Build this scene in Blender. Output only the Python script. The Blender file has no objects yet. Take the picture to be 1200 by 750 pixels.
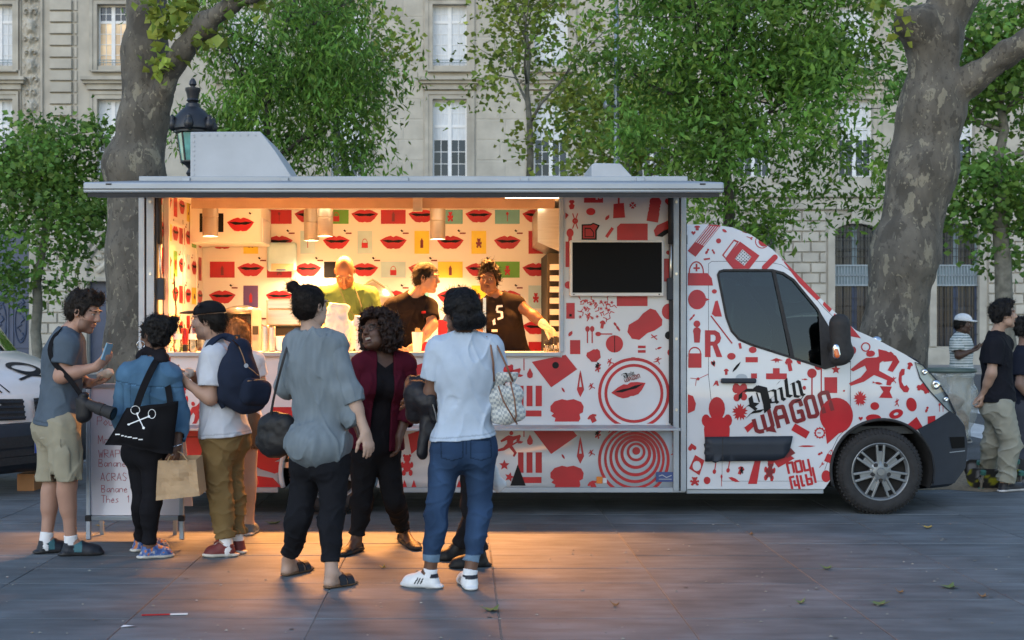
import bpy, math, random
import numpy as np
from mathutils import Vector, Matrix
from mathutils.geometry import delaunay_2d_cdt

random.seed(7)
RNG = np.random.default_rng(11)
SC = bpy.context.scene
COL = SC.collection
R = math.radians

# ------------------------------------------------------------------ camera, world, sun, exposure
F, CX, CY, EYE = 1573.0, 540.0, 382.0, 1.55      # focal length and vanishing point in photo pixels (1200x750)
cam_d = bpy.data.cameras.new('camera')
cam = bpy.data.objects.new('view_camera', cam_d)
COL.objects.link(cam)
cam.location = (0, 0, EYE)
cam.rotation_euler = (R(90), 0, 0)
cam_d.sensor_width = 36
cam_d.lens = 36 * F / 1200
cam_d.shift_x = (600 - CX) / 1200
cam_d.shift_y = (CY - 375) / 1200
cam_d.clip_start = 0.1
cam_d.clip_end = 2000
cam_d.dof.use_dof = True
cam_d.dof.focus_distance = 9.6
cam_d.dof.aperture_fstop = 5.0
SC.camera = cam

world = bpy.data.worlds.new('World')
SC.world = world
world.use_nodes = True
wn = world.node_tree
sky = wn.nodes.new('ShaderNodeTexSky')
sky.sky_type = 'NISHITA'
sky.sun_disc = False
SUN_EL, SUN_AZ = R(30), R(205)
sky.sun_elevation = SUN_EL
sky.sun_rotation = SUN_AZ
sky.air_density = 1.2
sky.dust_density = 0.3
sky.ozone_density = 1.3
wn.nodes['Background'].inputs['Strength'].default_value = 0.15
wn.links.new(sky.outputs['Color'], wn.nodes['Background'].inputs['Color'])

sun_d = bpy.data.lights.new('sun', 'SUN')
sun = bpy.data.objects.new('sun', sun_d)
COL.objects.link(sun)
sun_d.energy = 0.5
sun_d.angle = R(50)
sun_d.color = (1.0, 0.97, 0.94)
sdir = Vector((math.sin(SUN_AZ) * math.cos(SUN_EL), math.cos(SUN_AZ) * math.cos(SUN_EL), math.sin(SUN_EL)))
sun.rotation_euler = (-sdir).to_track_quat('-Z', 'Y').to_euler()
sun.location = (0, 0, 40)

SC.view_settings.view_transform = 'Standard'
SC.view_settings.look = 'None'
SC.view_settings.exposure = 0.72
SC.view_settings.gamma = 1.0
SC.cycles.max_bounces = 6
SC.cycles.diffuse_bounces = 3
SC.cycles.transparent_max_bounces = 12

# ------------------------------------------------------------------ helpers
def at(px, py, Y):
    return np.array([(px - CX) * Y / F, Y, EYE - (py - CY) * Y / F])

def nd(nt, t, **kw):
    n = nt.nodes.new(t)
    for k, v in kw.items():
        setattr(n, k, v)
    return n

def mat(name, col, rough=.6, metal=0., var=.1, scale=6., bump=0., bscale=60., attr=False, rnd=0., spec=.5,
        col2=None, stretch=(1, 1, 1), sheen=0., coat=0., emit=None, detail=4., grime=0., folds=None, world=False):
    m = bpy.data.materials.new(name)
    m.use_nodes = True
    nt = m.node_tree
    b = nt.nodes['Principled BSDF']
    b.inputs['Roughness'].default_value = rough
    b.inputs['Metallic'].default_value = metal
    b.inputs['Specular IOR Level'].default_value = spec
    if sheen: b.inputs['Sheen Weight'].default_value = sheen
    if coat:
        b.inputs['Coat Weight'].default_value = coat
        b.inputs['Coat Roughness'].default_value = .08
    tc = nd(nt, 'ShaderNodeTexCoord')
    mp = nd(nt, 'ShaderNodeMapping')
    mp.inputs['Scale'].default_value = stretch
    osk = nd(nt, 'ShaderNodeNewGeometry').outputs['Position'] if world else tc.outputs['Object']
    nt.links.new(osk, mp.inputs['Vector'])
    nz = nd(nt, 'ShaderNodeTexNoise')
    nz.inputs['Scale'].default_value = scale
    nz.inputs['Detail'].default_value = detail
    nt.links.new(mp.outputs['Vector'], nz.inputs['Vector'])
    rp = nd(nt, 'ShaderNodeValToRGB')
    rp.color_ramp.elements[0].position = .3
    rp.color_ramp.elements[1].position = .7
    c1 = [c * (1 - var) for c in col]
    c2 = list(col2) if col2 else [min(1, c * (1 + var)) for c in col]
    rp.color_ramp.elements[0].color = (*c1, 1)
    rp.color_ramp.elements[1].color = (*c2, 1)
    nt.links.new(nz.outputs['Fac'], rp.inputs['Fac'])
    out = rp.outputs['Color']
    def mul(a, bsock):
        x = nd(nt, 'ShaderNodeMix', data_type='RGBA', blend_type='MULTIPLY')
        x.inputs[0].default_value = 1
        nt.links.new(a, x.inputs[6]); nt.links.new(bsock, x.inputs[7])
        return x.outputs[2]
    if attr:
        a = nd(nt, 'ShaderNodeAttribute', attribute_name='Col')
        out = mul(out, a.outputs['Color'])
    if rnd:
        oi = nd(nt, 'ShaderNodeObjectInfo')
        mr = nd(nt, 'ShaderNodeMapRange')
        mr.inputs['To Min'].default_value = 1 - rnd
        mr.inputs['To Max'].default_value = 1 + rnd
        nt.links.new(oi.outputs['Random'], mr.inputs['Value'])
        out = mul(out, mr.outputs['Result'])
    if grime:
        g = nd(nt, 'ShaderNodeTexNoise')
        g.inputs['Scale'].default_value = 1.7
        g.inputs['Detail'].default_value = 8
        nt.links.new(osk, g.inputs['Vector'])
        gr = nd(nt, 'ShaderNodeMapRange')
        gr.inputs['From Min'].default_value = .35
        gr.inputs['From Max'].default_value = .7
        gr.inputs['To Min'].default_value = 1 - grime
        gr.inputs['To Max'].default_value = 1
        nt.links.new(g.outputs['Fac'], gr.inputs['Value'])
        out = mul(out, gr.outputs['Result'])
    nt.links.new(out, b.inputs['Base Color'])
    if bump:
        bn = nd(nt, 'ShaderNodeTexNoise')
        bn.inputs['Scale'].default_value = bscale
        bn.inputs['Detail'].default_value = 5
        nt.links.new(mp.outputs['Vector'], bn.inputs['Vector'])
        bp = nd(nt, 'ShaderNodeBump')
        bp.inputs['Strength'].default_value = min(1, bump)
        bp.inputs['Distance'].default_value = .01
        nt.links.new(bn.outputs['Fac'], bp.inputs['Height'])
        nt.links.new(bp.outputs['Normal'], b.inputs['Normal'])
        if folds:      # soft creases of cloth
            sc_, di, st = folds
            m2 = nd(nt, 'ShaderNodeMapping'); m2.inputs['Scale'].default_value = st; m2.inputs['Rotation'].default_value = (.2, .35, .1)
            nt.links.new(tc.outputs['Object'], m2.inputs['Vector'])
            n2 = nd(nt, 'ShaderNodeTexNoise', noise_type='RIDGED_MULTIFRACTAL'); n2.inputs['Scale'].default_value = sc_; n2.inputs['Detail'].default_value = 2.5; n2.inputs['Distortion'].default_value = .5
            nt.links.new(m2.outputs[0], n2.inputs['Vector'])
            b2 = nd(nt, 'ShaderNodeBump'); b2.inputs['Strength'].default_value = .75; b2.inputs['Distance'].default_value = di
            nt.links.new(n2.outputs['Fac'], b2.inputs['Height']); nt.links.new(b2.outputs['Normal'], bp.inputs['Normal'])
    if emit:
        b.inputs['Emission Color'].default_value = (*emit[:3], 1)
        b.inputs['Emission Strength'].default_value = emit[3]
    return m

def glass(name, tint, clear, rough=.03):
    m = bpy.data.materials.new(name)
    m.use_nodes = True
    nt = m.node_tree
    out = nt.nodes['Material Output']
    gl = nd(nt, 'ShaderNodeBsdfGlossy'); gl.inputs['Roughness'].default_value = rough
    tr = nd(nt, 'ShaderNodeBsdfTransparent'); tr.inputs['Color'].default_value = (*tint, 1)
    fr = nd(nt, 'ShaderNodeFresnel'); fr.inputs['IOR'].default_value = 1.5
    ad = nd(nt, 'ShaderNodeMath', operation='ADD'); ad.inputs[1].default_value = 1 - clear
    mx = nd(nt, 'ShaderNodeMixShader')
    nt.links.new(fr.outputs[0], ad.inputs[0]); nt.links.new(ad.outputs[0], mx.inputs[0])
    nt.links.new(tr.outputs[0], mx.inputs[1]); nt.links.new(gl.outputs[0], mx.inputs[2])
    nt.links.new(mx.outputs[0], out.inputs['Surface'])
    return m

def wloc(o):
    p = Vector((0, 0, 0))
    while o is not None:
        p = p + o.location
        o = o.parent
    return np.array(p)

def obj(name, V, Fc, m, parent=None, smooth=False, cols=None, bevel=0., loc=None, sharp=None, mats=None, fmat=None):
    """one mesh object from world-space vertices"""
    V = np.asarray(V, dtype=np.float64).reshape(-1, 3)
    base = wloc(parent) if parent else (np.array(loc, dtype=float) if loc is not None else np.zeros(3))
    me = bpy.data.meshes.new(name)
    L = V - base
    if isinstance(Fc, np.ndarray):
        n, k = Fc.shape
        me.vertices.add(len(L)); me.vertices.foreach_set('co', L.astype(np.float32).ravel())
        me.loops.add(n * k); me.loops.foreach_set('vertex_index', Fc.astype(np.int32).ravel())
        me.polygons.add(n)
        me.polygons.foreach_set('loop_start', np.arange(0, n * k, k, dtype=np.int32))
        me.polygons.foreach_set('loop_total', np.full(n, k, dtype=np.int32))
        me.update(calc_edges=True)
    else:
        me.from_pydata(L.tolist(), [], [list(map(int, f)) for f in Fc])
        me.update()
    if mats:
        for x in mats: me.materials.append(x)
        me.polygons.foreach_set('material_index', np.asarray(fmat, dtype=np.int32))
    elif m is not None:
        me.materials.append(m)
    if cols is not None:
        ca = me.color_attributes.new('Col', 'FLOAT_COLOR', 'POINT')
        c4 = np.ones((len(L), 4), dtype=np.float32); c4[:, :3] = cols
        ca.data.foreach_set('color', c4.ravel())
    if smooth:
        me.polygons.foreach_set('use_smooth', np.ones(len(me.polygons), dtype=bool))
        if sharp: me.set_sharp_from_angle(angle=R(sharp))
    o = bpy.data.objects.new(name, me)
    COL.objects.link(o)
    if parent: o.parent = parent
    elif loc is not None: o.location = base
    if bevel:
        bv = o.modifiers.new('bevel', 'BEVEL'); bv.width = bevel; bv.segments = 2
        bv.limit_method = 'ANGLE'; bv.angle_limit = R(40)
    return o

def tag(o, label=None, cat=None, group=None, kind=None):
    if label: o['label'] = label
    if cat: o['category'] = cat
    if group: o['group'] = group
    if kind: o['kind'] = kind
    return o

GROUPS = {'person': 'people queuing at, working in or passing the food truck', 'locust_tree': 'street trees in front of the building', 'lime_tree': 'street trees in front of the building', 'plane_tree': 'street trees in front of the building',
          'old_plane_tree': 'old plane trees behind the truck', 'handbag': 'handbags of the women in front', 'paper_bag': 'paper bags', 'steel_canister': 'steel canisters on the counter'}
def thing(name, label, cat, loc=(0, 0, 0), group=None):
    o = bpy.data.objects.new(name, None)
    o.empty_display_size = .1
    COL.objects.link(o)
    o.location = [float(v) for v in loc]
    return tag(o, label, cat, group or GROUPS.get(name))

class MB:
    def __init__(s): s.v = []; s.f = []
    def add(s, V, Fc):
        n = len(s.v)
        s.v += [tuple(map(float, p)) for p in V]; s.f += [[i + n for i in f] for f in Fc]
        return s
    def box(s, x0, x1, y0, y1, z0, z1):
        return s.add([(x0, y0, z0), (x1, y0, z0), (x1, y1, z0), (x0, y1, z0), (x0, y0, z1), (x1, y0, z1), (x1, y1, z1), (x0, y1, z1)],
                     [(0, 3, 2, 1), (4, 5, 6, 7), (0, 1, 5, 4), (1, 2, 6, 5), (2, 3, 7, 6), (3, 0, 4, 7)])
    def bar(s, a, b, w, h, up=(0, 0, 1)):
        a = Vector(a); b = Vector(b); d = (b - a).normalized()
        u = Vector(up); x = d.cross(u)
        if x.length < 1e-4: x = d.cross(Vector((0, 1, 0)))
        x.normalize(); y = x.cross(d)
        P = []
        for p in (a, b):
            for i, j in ((-1, -1), (1, -1), (1, 1), (-1, 1)):
                P.append(p + x * (w / 2 * i) + y * (h / 2 * j))
        return s.add(P, [(0, 1, 2, 3), (7, 6, 5, 4), (0, 4, 5, 1), (1, 5, 6, 2), (2, 6, 7, 3), (3, 7, 4, 0)])
    def tube(s, pts, r, n=8, cap=True, flat=None):
        pts = [Vector(p) for p in pts]
        if not hasattr(r, '__len__'): r = [r] * len(pts)
        prev = None; V = []; Fc = []
        for i, p in enumerate(pts):
            d = (pts[min(i + 1, len(pts) - 1)] - pts[max(i - 1, 0)]).normalized()
            if prev is None:
                x = d.orthogonal().normalized() if flat is None else (Vector(flat) - d * d.dot(Vector(flat))).normalized()
            else:
                x = (prev - d * d.dot(prev)).normalized()
            prev = x; y = d.cross(x)
            for k in range(n):
                a = 2 * math.pi * k / n
                V.append(p + (x * math.cos(a) + y * math.sin(a)) * r[i])
        for i in range(len(pts) - 1):
            for k in range(n):
                a, b = i * n + k, i * n + (k + 1) % n
                Fc.append((a, b, b + n, a + n))
        if cap:
            Fc.append(tuple(range(n - 1, -1, -1))); m = (len(pts) - 1) * n
            Fc.append(tuple(range(m, m + n)))
        return s.add(V, Fc)
    def lathe(s, prof, c=(0, 0, 0), axis='z', n=24, cap=True):
        V = []; Fc = []
        for r, h in prof:
            for k in range(n):
                a = 2 * math.pi * k / n; x, y = r * math.cos(a), r * math.sin(a)
                if axis == 'z': p = (c[0] + x, c[1] + y, c[2] + h)
                elif axis == 'y': p = (c[0] + x, c[1] + h, c[2] + y)
                else: p = (c[0] + h, c[1] + x, c[2] + y)
                V.append(p)
        for i in range(len(prof) - 1):
            for k in range(n):
                a, b = i * n + k, i * n + (k + 1) % n
                Fc.append((a, b, b + n, a + n) if axis != 'y' else (a, a + n, b + n, b))
        if cap:
            m = (len(prof) - 1) * n
            lo, hi = tuple(range(n)), tuple(range(m, m + n))
            Fc.append(lo[::-1] if axis != 'y' else lo); Fc.append(hi if axis != 'y' else hi[::-1])
        return s.add(V, Fc)
    def prism(s, poly, y0, y1):
        """poly: (x,z) outline, extruded along Y"""
        a = sum(poly[i][0] * poly[(i + 1) % len(poly)][1] - poly[(i + 1) % len(poly)][0] * poly[i][1] for i in range(len(poly)))
        if a < 0: poly = poly[::-1]
        n = len(poly)
        V = [(x, y0, z) for x, z in poly] + [(x, y1, z) for x, z in poly]
        Fc = [tuple(range(n)), tuple(range(2 * n - 1, n - 1, -1))]
        Fc += [((i + 1) % n, i, i + n, (i + 1) % n + n) for i in range(n)]
        return s.add(V, Fc)
    def build(s, name, m, parent=None, **k):
        return obj(name, s.v, s.f, m, parent, **k)

def bx(name, m, parent, x0, x1, y0, y1, z0, z1, **k):
    return MB().box(x0, x1, y0, y1, z0, z1).build(name, m, parent, **k)

def dup(o, parent=None, loc=None, label=None):
    c = o.copy(); COL.objects.link(c); c.parent = parent
    if loc is not None: c.location = loc
    if label: c['label'] = label
    for ch in list(o.children): dup(ch, c)
    return c

# value noise
_LAT = RNG.random((32, 32, 32)).astype(np.float32)
def vnoise(P):
    P = np.asarray(P, dtype=np.float32)
    i = np.floor(P).astype(np.int32); f = P - i
    f = f * f * (3 - 2 * f)
    r = 0
    for dx in (0, 1):
        wx = f[..., 0] if dx else 1 - f[..., 0]
        for dy in (0, 1):
            wy = f[..., 1] if dy else 1 - f[..., 1]
            for dz in (0, 1):
                wz = f[..., 2] if dz else 1 - f[..., 2]
                r = r + wx * wy * wz * _LAT[(i[..., 0] + dx) % 32, (i[..., 1] + dy) % 32, (i[..., 2] + dz) % 32]
    return r * 2 - 1
def fbm(P, o=3):
    P = np.asarray(P, dtype=np.float32)
    return sum(vnoise(P * 2 ** k + 7.3 * k) * .5 ** k for k in range(o))

# ------------------------------------------------------------------ flat print: outlines tessellated together, so nothing overlaps in a plane
def inpoly(P, loop):
    x, y = P[:, 0], P[:, 1]; r = np.zeros(len(P), bool); L = np.asarray(loop)
    x0, y0 = L[:, 0], L[:, 1]; x1, y1 = np.roll(x0, -1), np.roll(y0, -1)
    for a, b, c, d in zip(x0, y0, x1, y1):
        if b == d: continue
        r ^= ((b > y) != (d > y)) & (x < (c - a) * (y - b) / (d - b) + a)
    return r
def tess(polys, clip=None, grid=None, cut=()):
    """polys: [(outer, [holes])]; returns 2-D verts, tris covering the union (clipped)"""
    V = []; E = []
    loops = [l for o, hs in polys for l in [o] + list(hs)]
    if clip is not None: loops.append(clip)
    loops += list(cut)
    for l in loops:
        n = len(V); V += [Vector((float(p[0]), float(p[1]))) for p in l]
        E += [(n + i, n + (i + 1) % len(l)) for i in range(len(l))]
    if grid:
        A = np.array([list(v) for v in V]); lo, hi = A.min(0), A.max(0)
        if clip is not None:
            C = np.array(clip); lo, hi = np.maximum(lo, C.min(0)), np.minimum(hi, C.max(0))
        for gx in np.arange(lo[0], hi[0], grid):
            for gy in np.arange(lo[1], hi[1], grid): V.append(Vector((gx + .013, gy + .017)))
    v, e, f = delaunay_2d_cdt(V, E, [], 0, 1e-4)[:3]
    P = np.array([list(p) for p in v]); T = np.array([t for t in f if len(t) == 3], dtype=int)
    C = P[T].mean(1); keep = np.zeros(len(T), bool)
    for o, hs in polys:
        A = np.asarray(o)
        c = np.where(((C >= A.min(0)) & (C <= A.max(0))).all(1) & ~keep)[0]
        if not len(c): continue
        k = inpoly(C[c], o)
        for h in hs: k &= ~inpoly(C[c], h)
        keep[c[k]] = True
    if clip is not None: keep &= inpoly(C, clip)
    for c in cut: keep &= ~inpoly(C, c)
    T = T[keep]
    a = P[T]
    ar = (a[:, 1, 0] - a[:, 0, 0]) * (a[:, 2, 1] - a[:, 0, 1]) - (a[:, 1, 1] - a[:, 0, 1]) * (a[:, 2, 0] - a[:, 0, 0])
    T = T[np.abs(ar) > 1e-7]; ar = ar[np.abs(ar) > 1e-7]
    T[ar < 0] = T[ar < 0][:, ::-1]
    return P, T

def tf(loops, x=0, y=0, sx=1, sy=None, rot=0):
    """icon (list of (outer, holes)) to place"""
    sy = sx if sy is None else sy; c, s = math.cos(R(rot)), math.sin(R(rot))
    g = lambda l: [(x + c * a * sx - s * b * sy, y + s * a * sx + c * b * sy) for a, b in l]
    return [(g(o), [g(h) for h in hs]) for o, hs in loops]
def circ(x=0, y=0, r=1, n=20, ry=None): return [(x + r * math.cos(2 * math.pi * k / n), y + (ry or r) * math.sin(2 * math.pi * k / n)) for k in range(n)]
def rect(x0, y0, x1, y1): return [(x0, y0), (x1, y0), (x1, y1), (x0, y1)]
def P_(*loops): return [(list(l), []) for l in loops]
def ring(x, y, r0, r1, n=40): return [(circ(x, y, r1, n), [circ(x, y, r0, n)])]
def star(n, r=.45, ph=-90): return [(math.cos(R(ph + 180 / n * k)) * (1 if k % 2 == 0 else r), math.sin(R(ph + 180 / n * k)) * (1 if k % 2 == 0 else r)) for k in range(2 * n)]
def stroke(pts, w, w2=None):
    """polyline with round joints as polygons"""
    r = []
    for i in range(len(pts) - 1):
        (a, b), (c, d) = pts[i], pts[i + 1]; L = math.hypot(c - a, d - b) or 1
        nx, ny = -(d - b) / L * w / 2, (c - a) / L * w / 2
        r.append(([(a + nx, b + ny), (c + nx, d + ny), (c - nx, d - ny), (a - nx, b - ny)], []))
    for p in pts[1:-1]: r.append((circ(p[0], p[1], w / 2, 8), []))
    return r
def nib(pts, w, ang=40):
    """broad nib stroke"""
    dx, dy = math.cos(R(ang)) * w / 2, -math.sin(R(ang)) * w / 2; r = []
    for (a, b), (c, d) in zip(pts, pts[1:]):
        q = [(a - dx, b - dy), (a + dx, b + dy), (c + dx, d + dy), (c - dx, d - dy)]
        if abs((q[1][0] - q[0][0]) * (q[2][1] - q[0][1]) - (q[1][1] - q[0][1]) * (q[2][0] - q[0][0])) > 1e-3: r.append((q, []))
    return r
HEART = P_([(0, 1), (-.9, .05), (-1, -.4), (-.75, -.8), (-.35, -.8), (0, -.4), (.35, -.8), (.75, -.8), (1, -.4), (.9, .05)])
SPOON = P_(circ(0, -.65, .3, 12, .35), rect(-.08, -.4, .08, 1))
BOTTLE = P_([(-.12, -1), (.12, -1), (.14, -.75), (.34, -.5), (.34, -.3), (.3, -.2), (.34, -.1), (.3, 0), (.34, .1), (.3, .25), (.34, .4), (.34, 1), (-.34, 1), (-.34, .4), (-.3, .25), (-.34, .1), (-.3, 0), (-.34, -.1), (-.3, -.2), (-.34, -.3), (-.34, -.5), (-.14, -.75)])
SPAT = P_(rect(-.1, -1.6, .1, 0), [(-.55, 0), (.55, -.08), (.68, 1), (-.6, 1.05)])
TEE = P_([(-.3, -.9), (.3, -.9), (.5, -.8), (1, -.4), (.75, 0), (.5, -.2), (.5, 1), (-.5, 1), (-.5, -.2), (-.75, 0), (-1, -.4), (-.5, -.8)])
JACKET = P_([(-.75, -.75), (-.3, -.95), (0, -.85), (.4, -.95), (.85, -.7), (1, -.3), (.95, .2), (.75, .35), (.8, .75), (.7, 1), (-.75, 1), (-.7, .7), (-.95, .5), (-.8, .3), (-1, .1), (-1, -.35)])
BEAR = P_(circ(0, -.6, .36, 14), circ(-.3, -.88, .15, 8), circ(.3, -.88, .15, 8), circ(0, .15, .42, 14, .5), circ(-.5, -.02, .17, 8, .3), circ(.5, -.02, .17, 8, .3), circ(-.34, .72, .22, 8, .3), circ(.38, .72, .22, 8, .3))
WRENCH = P_([(-.15, -.3), (.15, -.3), (.12, 1), (-.12, 1)], [(-.5, -1), (-.2, -.75), (0, -.6), (.2, -.75), (.5, -1), (.55, -.6), (.3, -.25), (-.3, -.25), (-.55, -.6)])
MAN = P_(circ(0, -.85, .17, 10), [(-.18, -.65), (.2, -.62), (.75, -.85), (.85, -.7), (.3, -.3), (.25, .1), (.75, .6), (.6, .95), (.45, .9), (.5, .65), (.05, .3), (-.35, .6), (-.85, .75), (-.9, .6), (-.45, .35), (-.2, 0), (-.25, -.25), (-.7, 0), (-.8, -.12), (-.4, -.5)])
CLOVER = [x for a in range(4) for x in tf(HEART, math.sin(R(a * 90)) * .55, -math.cos(R(a * 90)) * .55, .42, .42, a * 90)]
PHONE = P_([(-.9, -.9), (-.5, -1), (-.3, -.5), (-.55, -.3), (-.3, .2), (.2, .5), (.45, .3), (.95, .55), (.9, .9), (.4, 1), (-.3, .7), (-.8, .1), (-1, -.5)])
LEAF = P_([(-1, .1), (-.5, -.35), (.2, -.4), (1, -.1), (.4, .35), (-.3, .4)])
FISH = P_([(-1, -.4), (-.6, -.05), (-.2, -.4), (.4, -.4), (1, 0), (.4, .4), (-.2, .4), (-.6, .05), (-1, .4)])
LOCK = [(rect(-.7, -.1, .7, 1), []), (circ(0, -.1, .62, 20, .85), [circ(0, -.1, .5, 20, .7)])]
BAGI = [([(-.85, -.2), (.85, -.2), (1, 1), (-1, 1)], []), (circ(0, -.2, .6, 16, .75), [circ(0, -.2, .48, 16, .6)])]
TAG = P_([(-.3, -1), (.3, -1), (.5, -.6), (.2, -.2), (.5, .1), (.3, .9), (-.3, 1), (-.5, .2), (-.2, -.2), (-.5, -.6)])
SPLAT = P_([(math.cos(R(12 * k)) * (1 if k % 2 else .62 + .15 * math.sin(k * 2.1)), math.sin(R(12 * k)) * (1 if k % 2 else .62 + .15 * math.sin(k * 2.1))) for k in range(30)])
CAR = P_([(-1, .3), (-.95, -.1), (-.6, -.2), (-.4, -.6), (.4, -.6), (.65, -.2), (.95, -.1), (1, .3)], circ(-.55, .3, .25, 10), circ(.55, .3, .25, 10))
CHILI = [([(0, -1), (.12, -.75), (.3, -.1), (.45, .45), (.2, .75), (0, 1), (-.2, .75), (-.4, .45), (-.12, -.7)], [[(0, -.5), (.17, .25), (-.15, .25)]])]
LIPS_O = [(-1, -.25), (-.55, -.62), (-.2, -.78), (0, -.62), (.2, -.78), (.55, -.62), (1, -.25), (.72, .35), (.45, .72), (.15, .78), (0, .7), (-.15, .78), (-.45, .72), (-.72, .35)]
LIPS_I = [(-.85, -.22), (-.4, -.3), (0, -.22), (.4, -.3), (.85, -.22), (.4, .05), (0, .0), (-.4, .05)]

def print_on(name, polys, m, parent, surf, clip=None, grid=None, cut=(), lift=.003, kind='stuff'):
    """surf: (px,py) arrays -> world points of the surface; print sits lift proud towards the camera"""
    P, T = tess(polys, clip, grid, cut)
    W = surf(P[:, 0], P[:, 1])
    W = W - np.array([0, lift, 0])
    o = obj(name, W, T[:, ::-1].copy(), m, parent)
    if kind: o['kind'] = kind
    return o
def plane_y(Y): return lambda x, y: np.stack([(x - CX) * Y / F, np.full(len(x), Y), EYE - (y - CY) * Y / F], 1)
# ------------------------------------------------------------------ materials of the setting
M = {}
M['slab'] = mat('paving_stone', (.148, .170, .188), rough=.62, var=.22, scale=5, bump=.35, bscale=90, rnd=.13, grime=.38, spec=.3, world=True, stretch=(.6, 2.2, 1))
M['joint'] = mat('sandy_joint', (.20, .19, .175), rough=.95, var=.3, scale=40)
M['asphalt'] = mat('asphalt', (.085, .092, .10), rough=.85, var=.25, scale=30, bump=.4, bscale=200, grime=.3)
M['roadpaint'] = mat('road_paint', (.62, .63, .63), rough=.8, var=.15, scale=14, grime=.25)
M['kerb'] = mat('granite_kerb', (.24, .24, .235), rough=.8, var=.2, scale=20, bump=.2)
M['dirt'] = mat('dry_dirt', (.22, .17, .11), rough=1, var=.45, scale=25, bump=.6, bscale=60)
M['stone'] = mat('limestone', (.48, .455, .395), rough=.85, var=.07, scale=1.1, bump=.2, bscale=18, rnd=.07, grime=.2, detail=8, world=True)
M['stone2'] = mat('limestone_trim', (.46, .435, .375), rough=.85, var=.12, scale=1.6, bump=.2, bscale=18, grime=.25, detail=8)
M['winwhite'] = mat('white_window_paint', (.72, .74, .76), rough=.5, var=.05)
M['pane'] = mat('window_pane', (.028, .038, .055), rough=.08, var=.5, scale=.6, rnd=.45, spec=.4)
M['curtain'] = mat('white_curtain', (.62, .66, .70), rough=.9, var=.14, scale=9, stretch=(6, 1, .4))
M['warmpane'] = mat('sunset_reflection_pane', (.85, .60, .36), rough=.3, var=.25, scale=1.3, rnd=.25)  # warm sunset reflection put into the colour of these panes
M['bluedoor'] = mat('blue_door_paint', (.035, .055, .11), rough=.45, var=.15, scale=3)
M['iron'] = mat('dark_iron', (.016, .018, .024), rough=.45, var=.25, scale=14, bump=.15, metal=.0, spec=.6)
M['tealmetal'] = mat('teal_panel_paint', (.20, .27, .30), rough=.5, var=.12, scale=4, grime=.2)
M['lampglass'] = mat('green_lamp_glass', (.10, .34, .33), rough=.15, var=.35, scale=7, spec=.8)
M['pole'] = mat('galvanised_pole', (.25, .30, .35), rough=.4, metal=.4, var=.1)

# ------------------------------------------------------------------ ground: one sheet to the horizon, paving slabs on it
g = bx('ground', M['joint'], None, -300, 300, -20, 700, -.5, -.0225); tag(g, kind='structure')
road = bx('road', M['asphalt'], None, -140, 140, 15.2, 43.4, -.3, -.012); tag(road, kind='structure')
walk = bx('far_pavement', M['kerb'], None, -120, 120, 43.4, 51, -.3, .11); tag(walk, kind='structure')
kerb = thing('kerb', None, None); kerb['kind'] = 'structure'
_k = None
for i in range(26):
    k = obj('kerb_stone', MB().box(-.5, .495, -.1, .1, -.3, .015).v, MB().box(0, 1, 0, 1, 0, 1).f, M['kerb'], kerb, bevel=.012) if _k is None else dup(_k, kerb)
    _k = _k or k
    k.location = (-8 + i, 15.3, 0)
# crossing stripes far right
cw = thing('zebra_crossing', None, None); cw['kind'] = 'structure'
for i, x in enumerate((7.2, 9.2, 11.2, -9.0, -11.)):
    s_ = MB().add([(x, 16.2, -.008), (x + 1., 16.2, -.008), (x + 1.02, 25, -.008), (x + .02, 25, -.008)], [(0, 1, 2, 3)])
    s_.build('road_stripe', M['roadpaint'], cw)
dirt = obj('tree_pit', *(lambda n: ([(4.9 + 1.7 * math.cos(2 * math.pi * k / n) * (1 + .12 * math.sin(3.1 * k)), 13.7 + 1.1 * math.sin(2 * math.pi * k / n) * (1 + .1 * math.cos(2.3 * k)), .004) for k in range(n)], [tuple(range(n))]))(40), M['dirt'])
dirt['kind'] = 'structure'

pav = thing('pavement', None, None); pav['kind'] = 'structure'
bx('joint_sand', M['joint'], pav, -9, 9, 6.0, 15.19, -.06, -.005)
SX, SY, Y0 = .975, .49, 6.13
slab_me = None
for r_ in range(19):
    y = Y0 + SY * r_
    hw_l, hw_r = (540 + 60) * y / F + 1.0, (660 + 60) * y / F + 1.0
    for c_ in range(-9, 9):
        x = .206 + SX * c_
        if x + SX < -hw_l or x > hw_r: continue
        if slab_me is None:
            b_ = MB()
            w, d, e = SX - .006, SY - .004, .003
            b_.add([(0, 0, -.06), (w, 0, -.06), (w, d, -.06), (0, d, -.06), (0, 0, -e), (w, 0, -e), (w, d, -e), (0, d, -e), (e, e, 0), (w - e, e, 0), (w - e, d - e, 0), (e, d - e, 0)],
                   [(0, 1, 5, 4), (1, 2, 6, 5), (2, 3, 7, 6), (3, 0, 4, 7), (4, 5, 9, 8), (5, 6, 10, 9), (6, 7, 11, 10), (7, 4, 8, 11), (8, 9, 10, 11)])
            s0 = b_.build('paving_slab', M['slab'], pav); slab_me = s0
            s = s0
        else:
            s = dup(slab_me, pav)
        s.location = (x, y, random.uniform(-.0012, .0012))
        s.rotation_euler = (random.uniform(-.0015, .0015), random.uniform(-.0015, .0015), 0)

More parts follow.
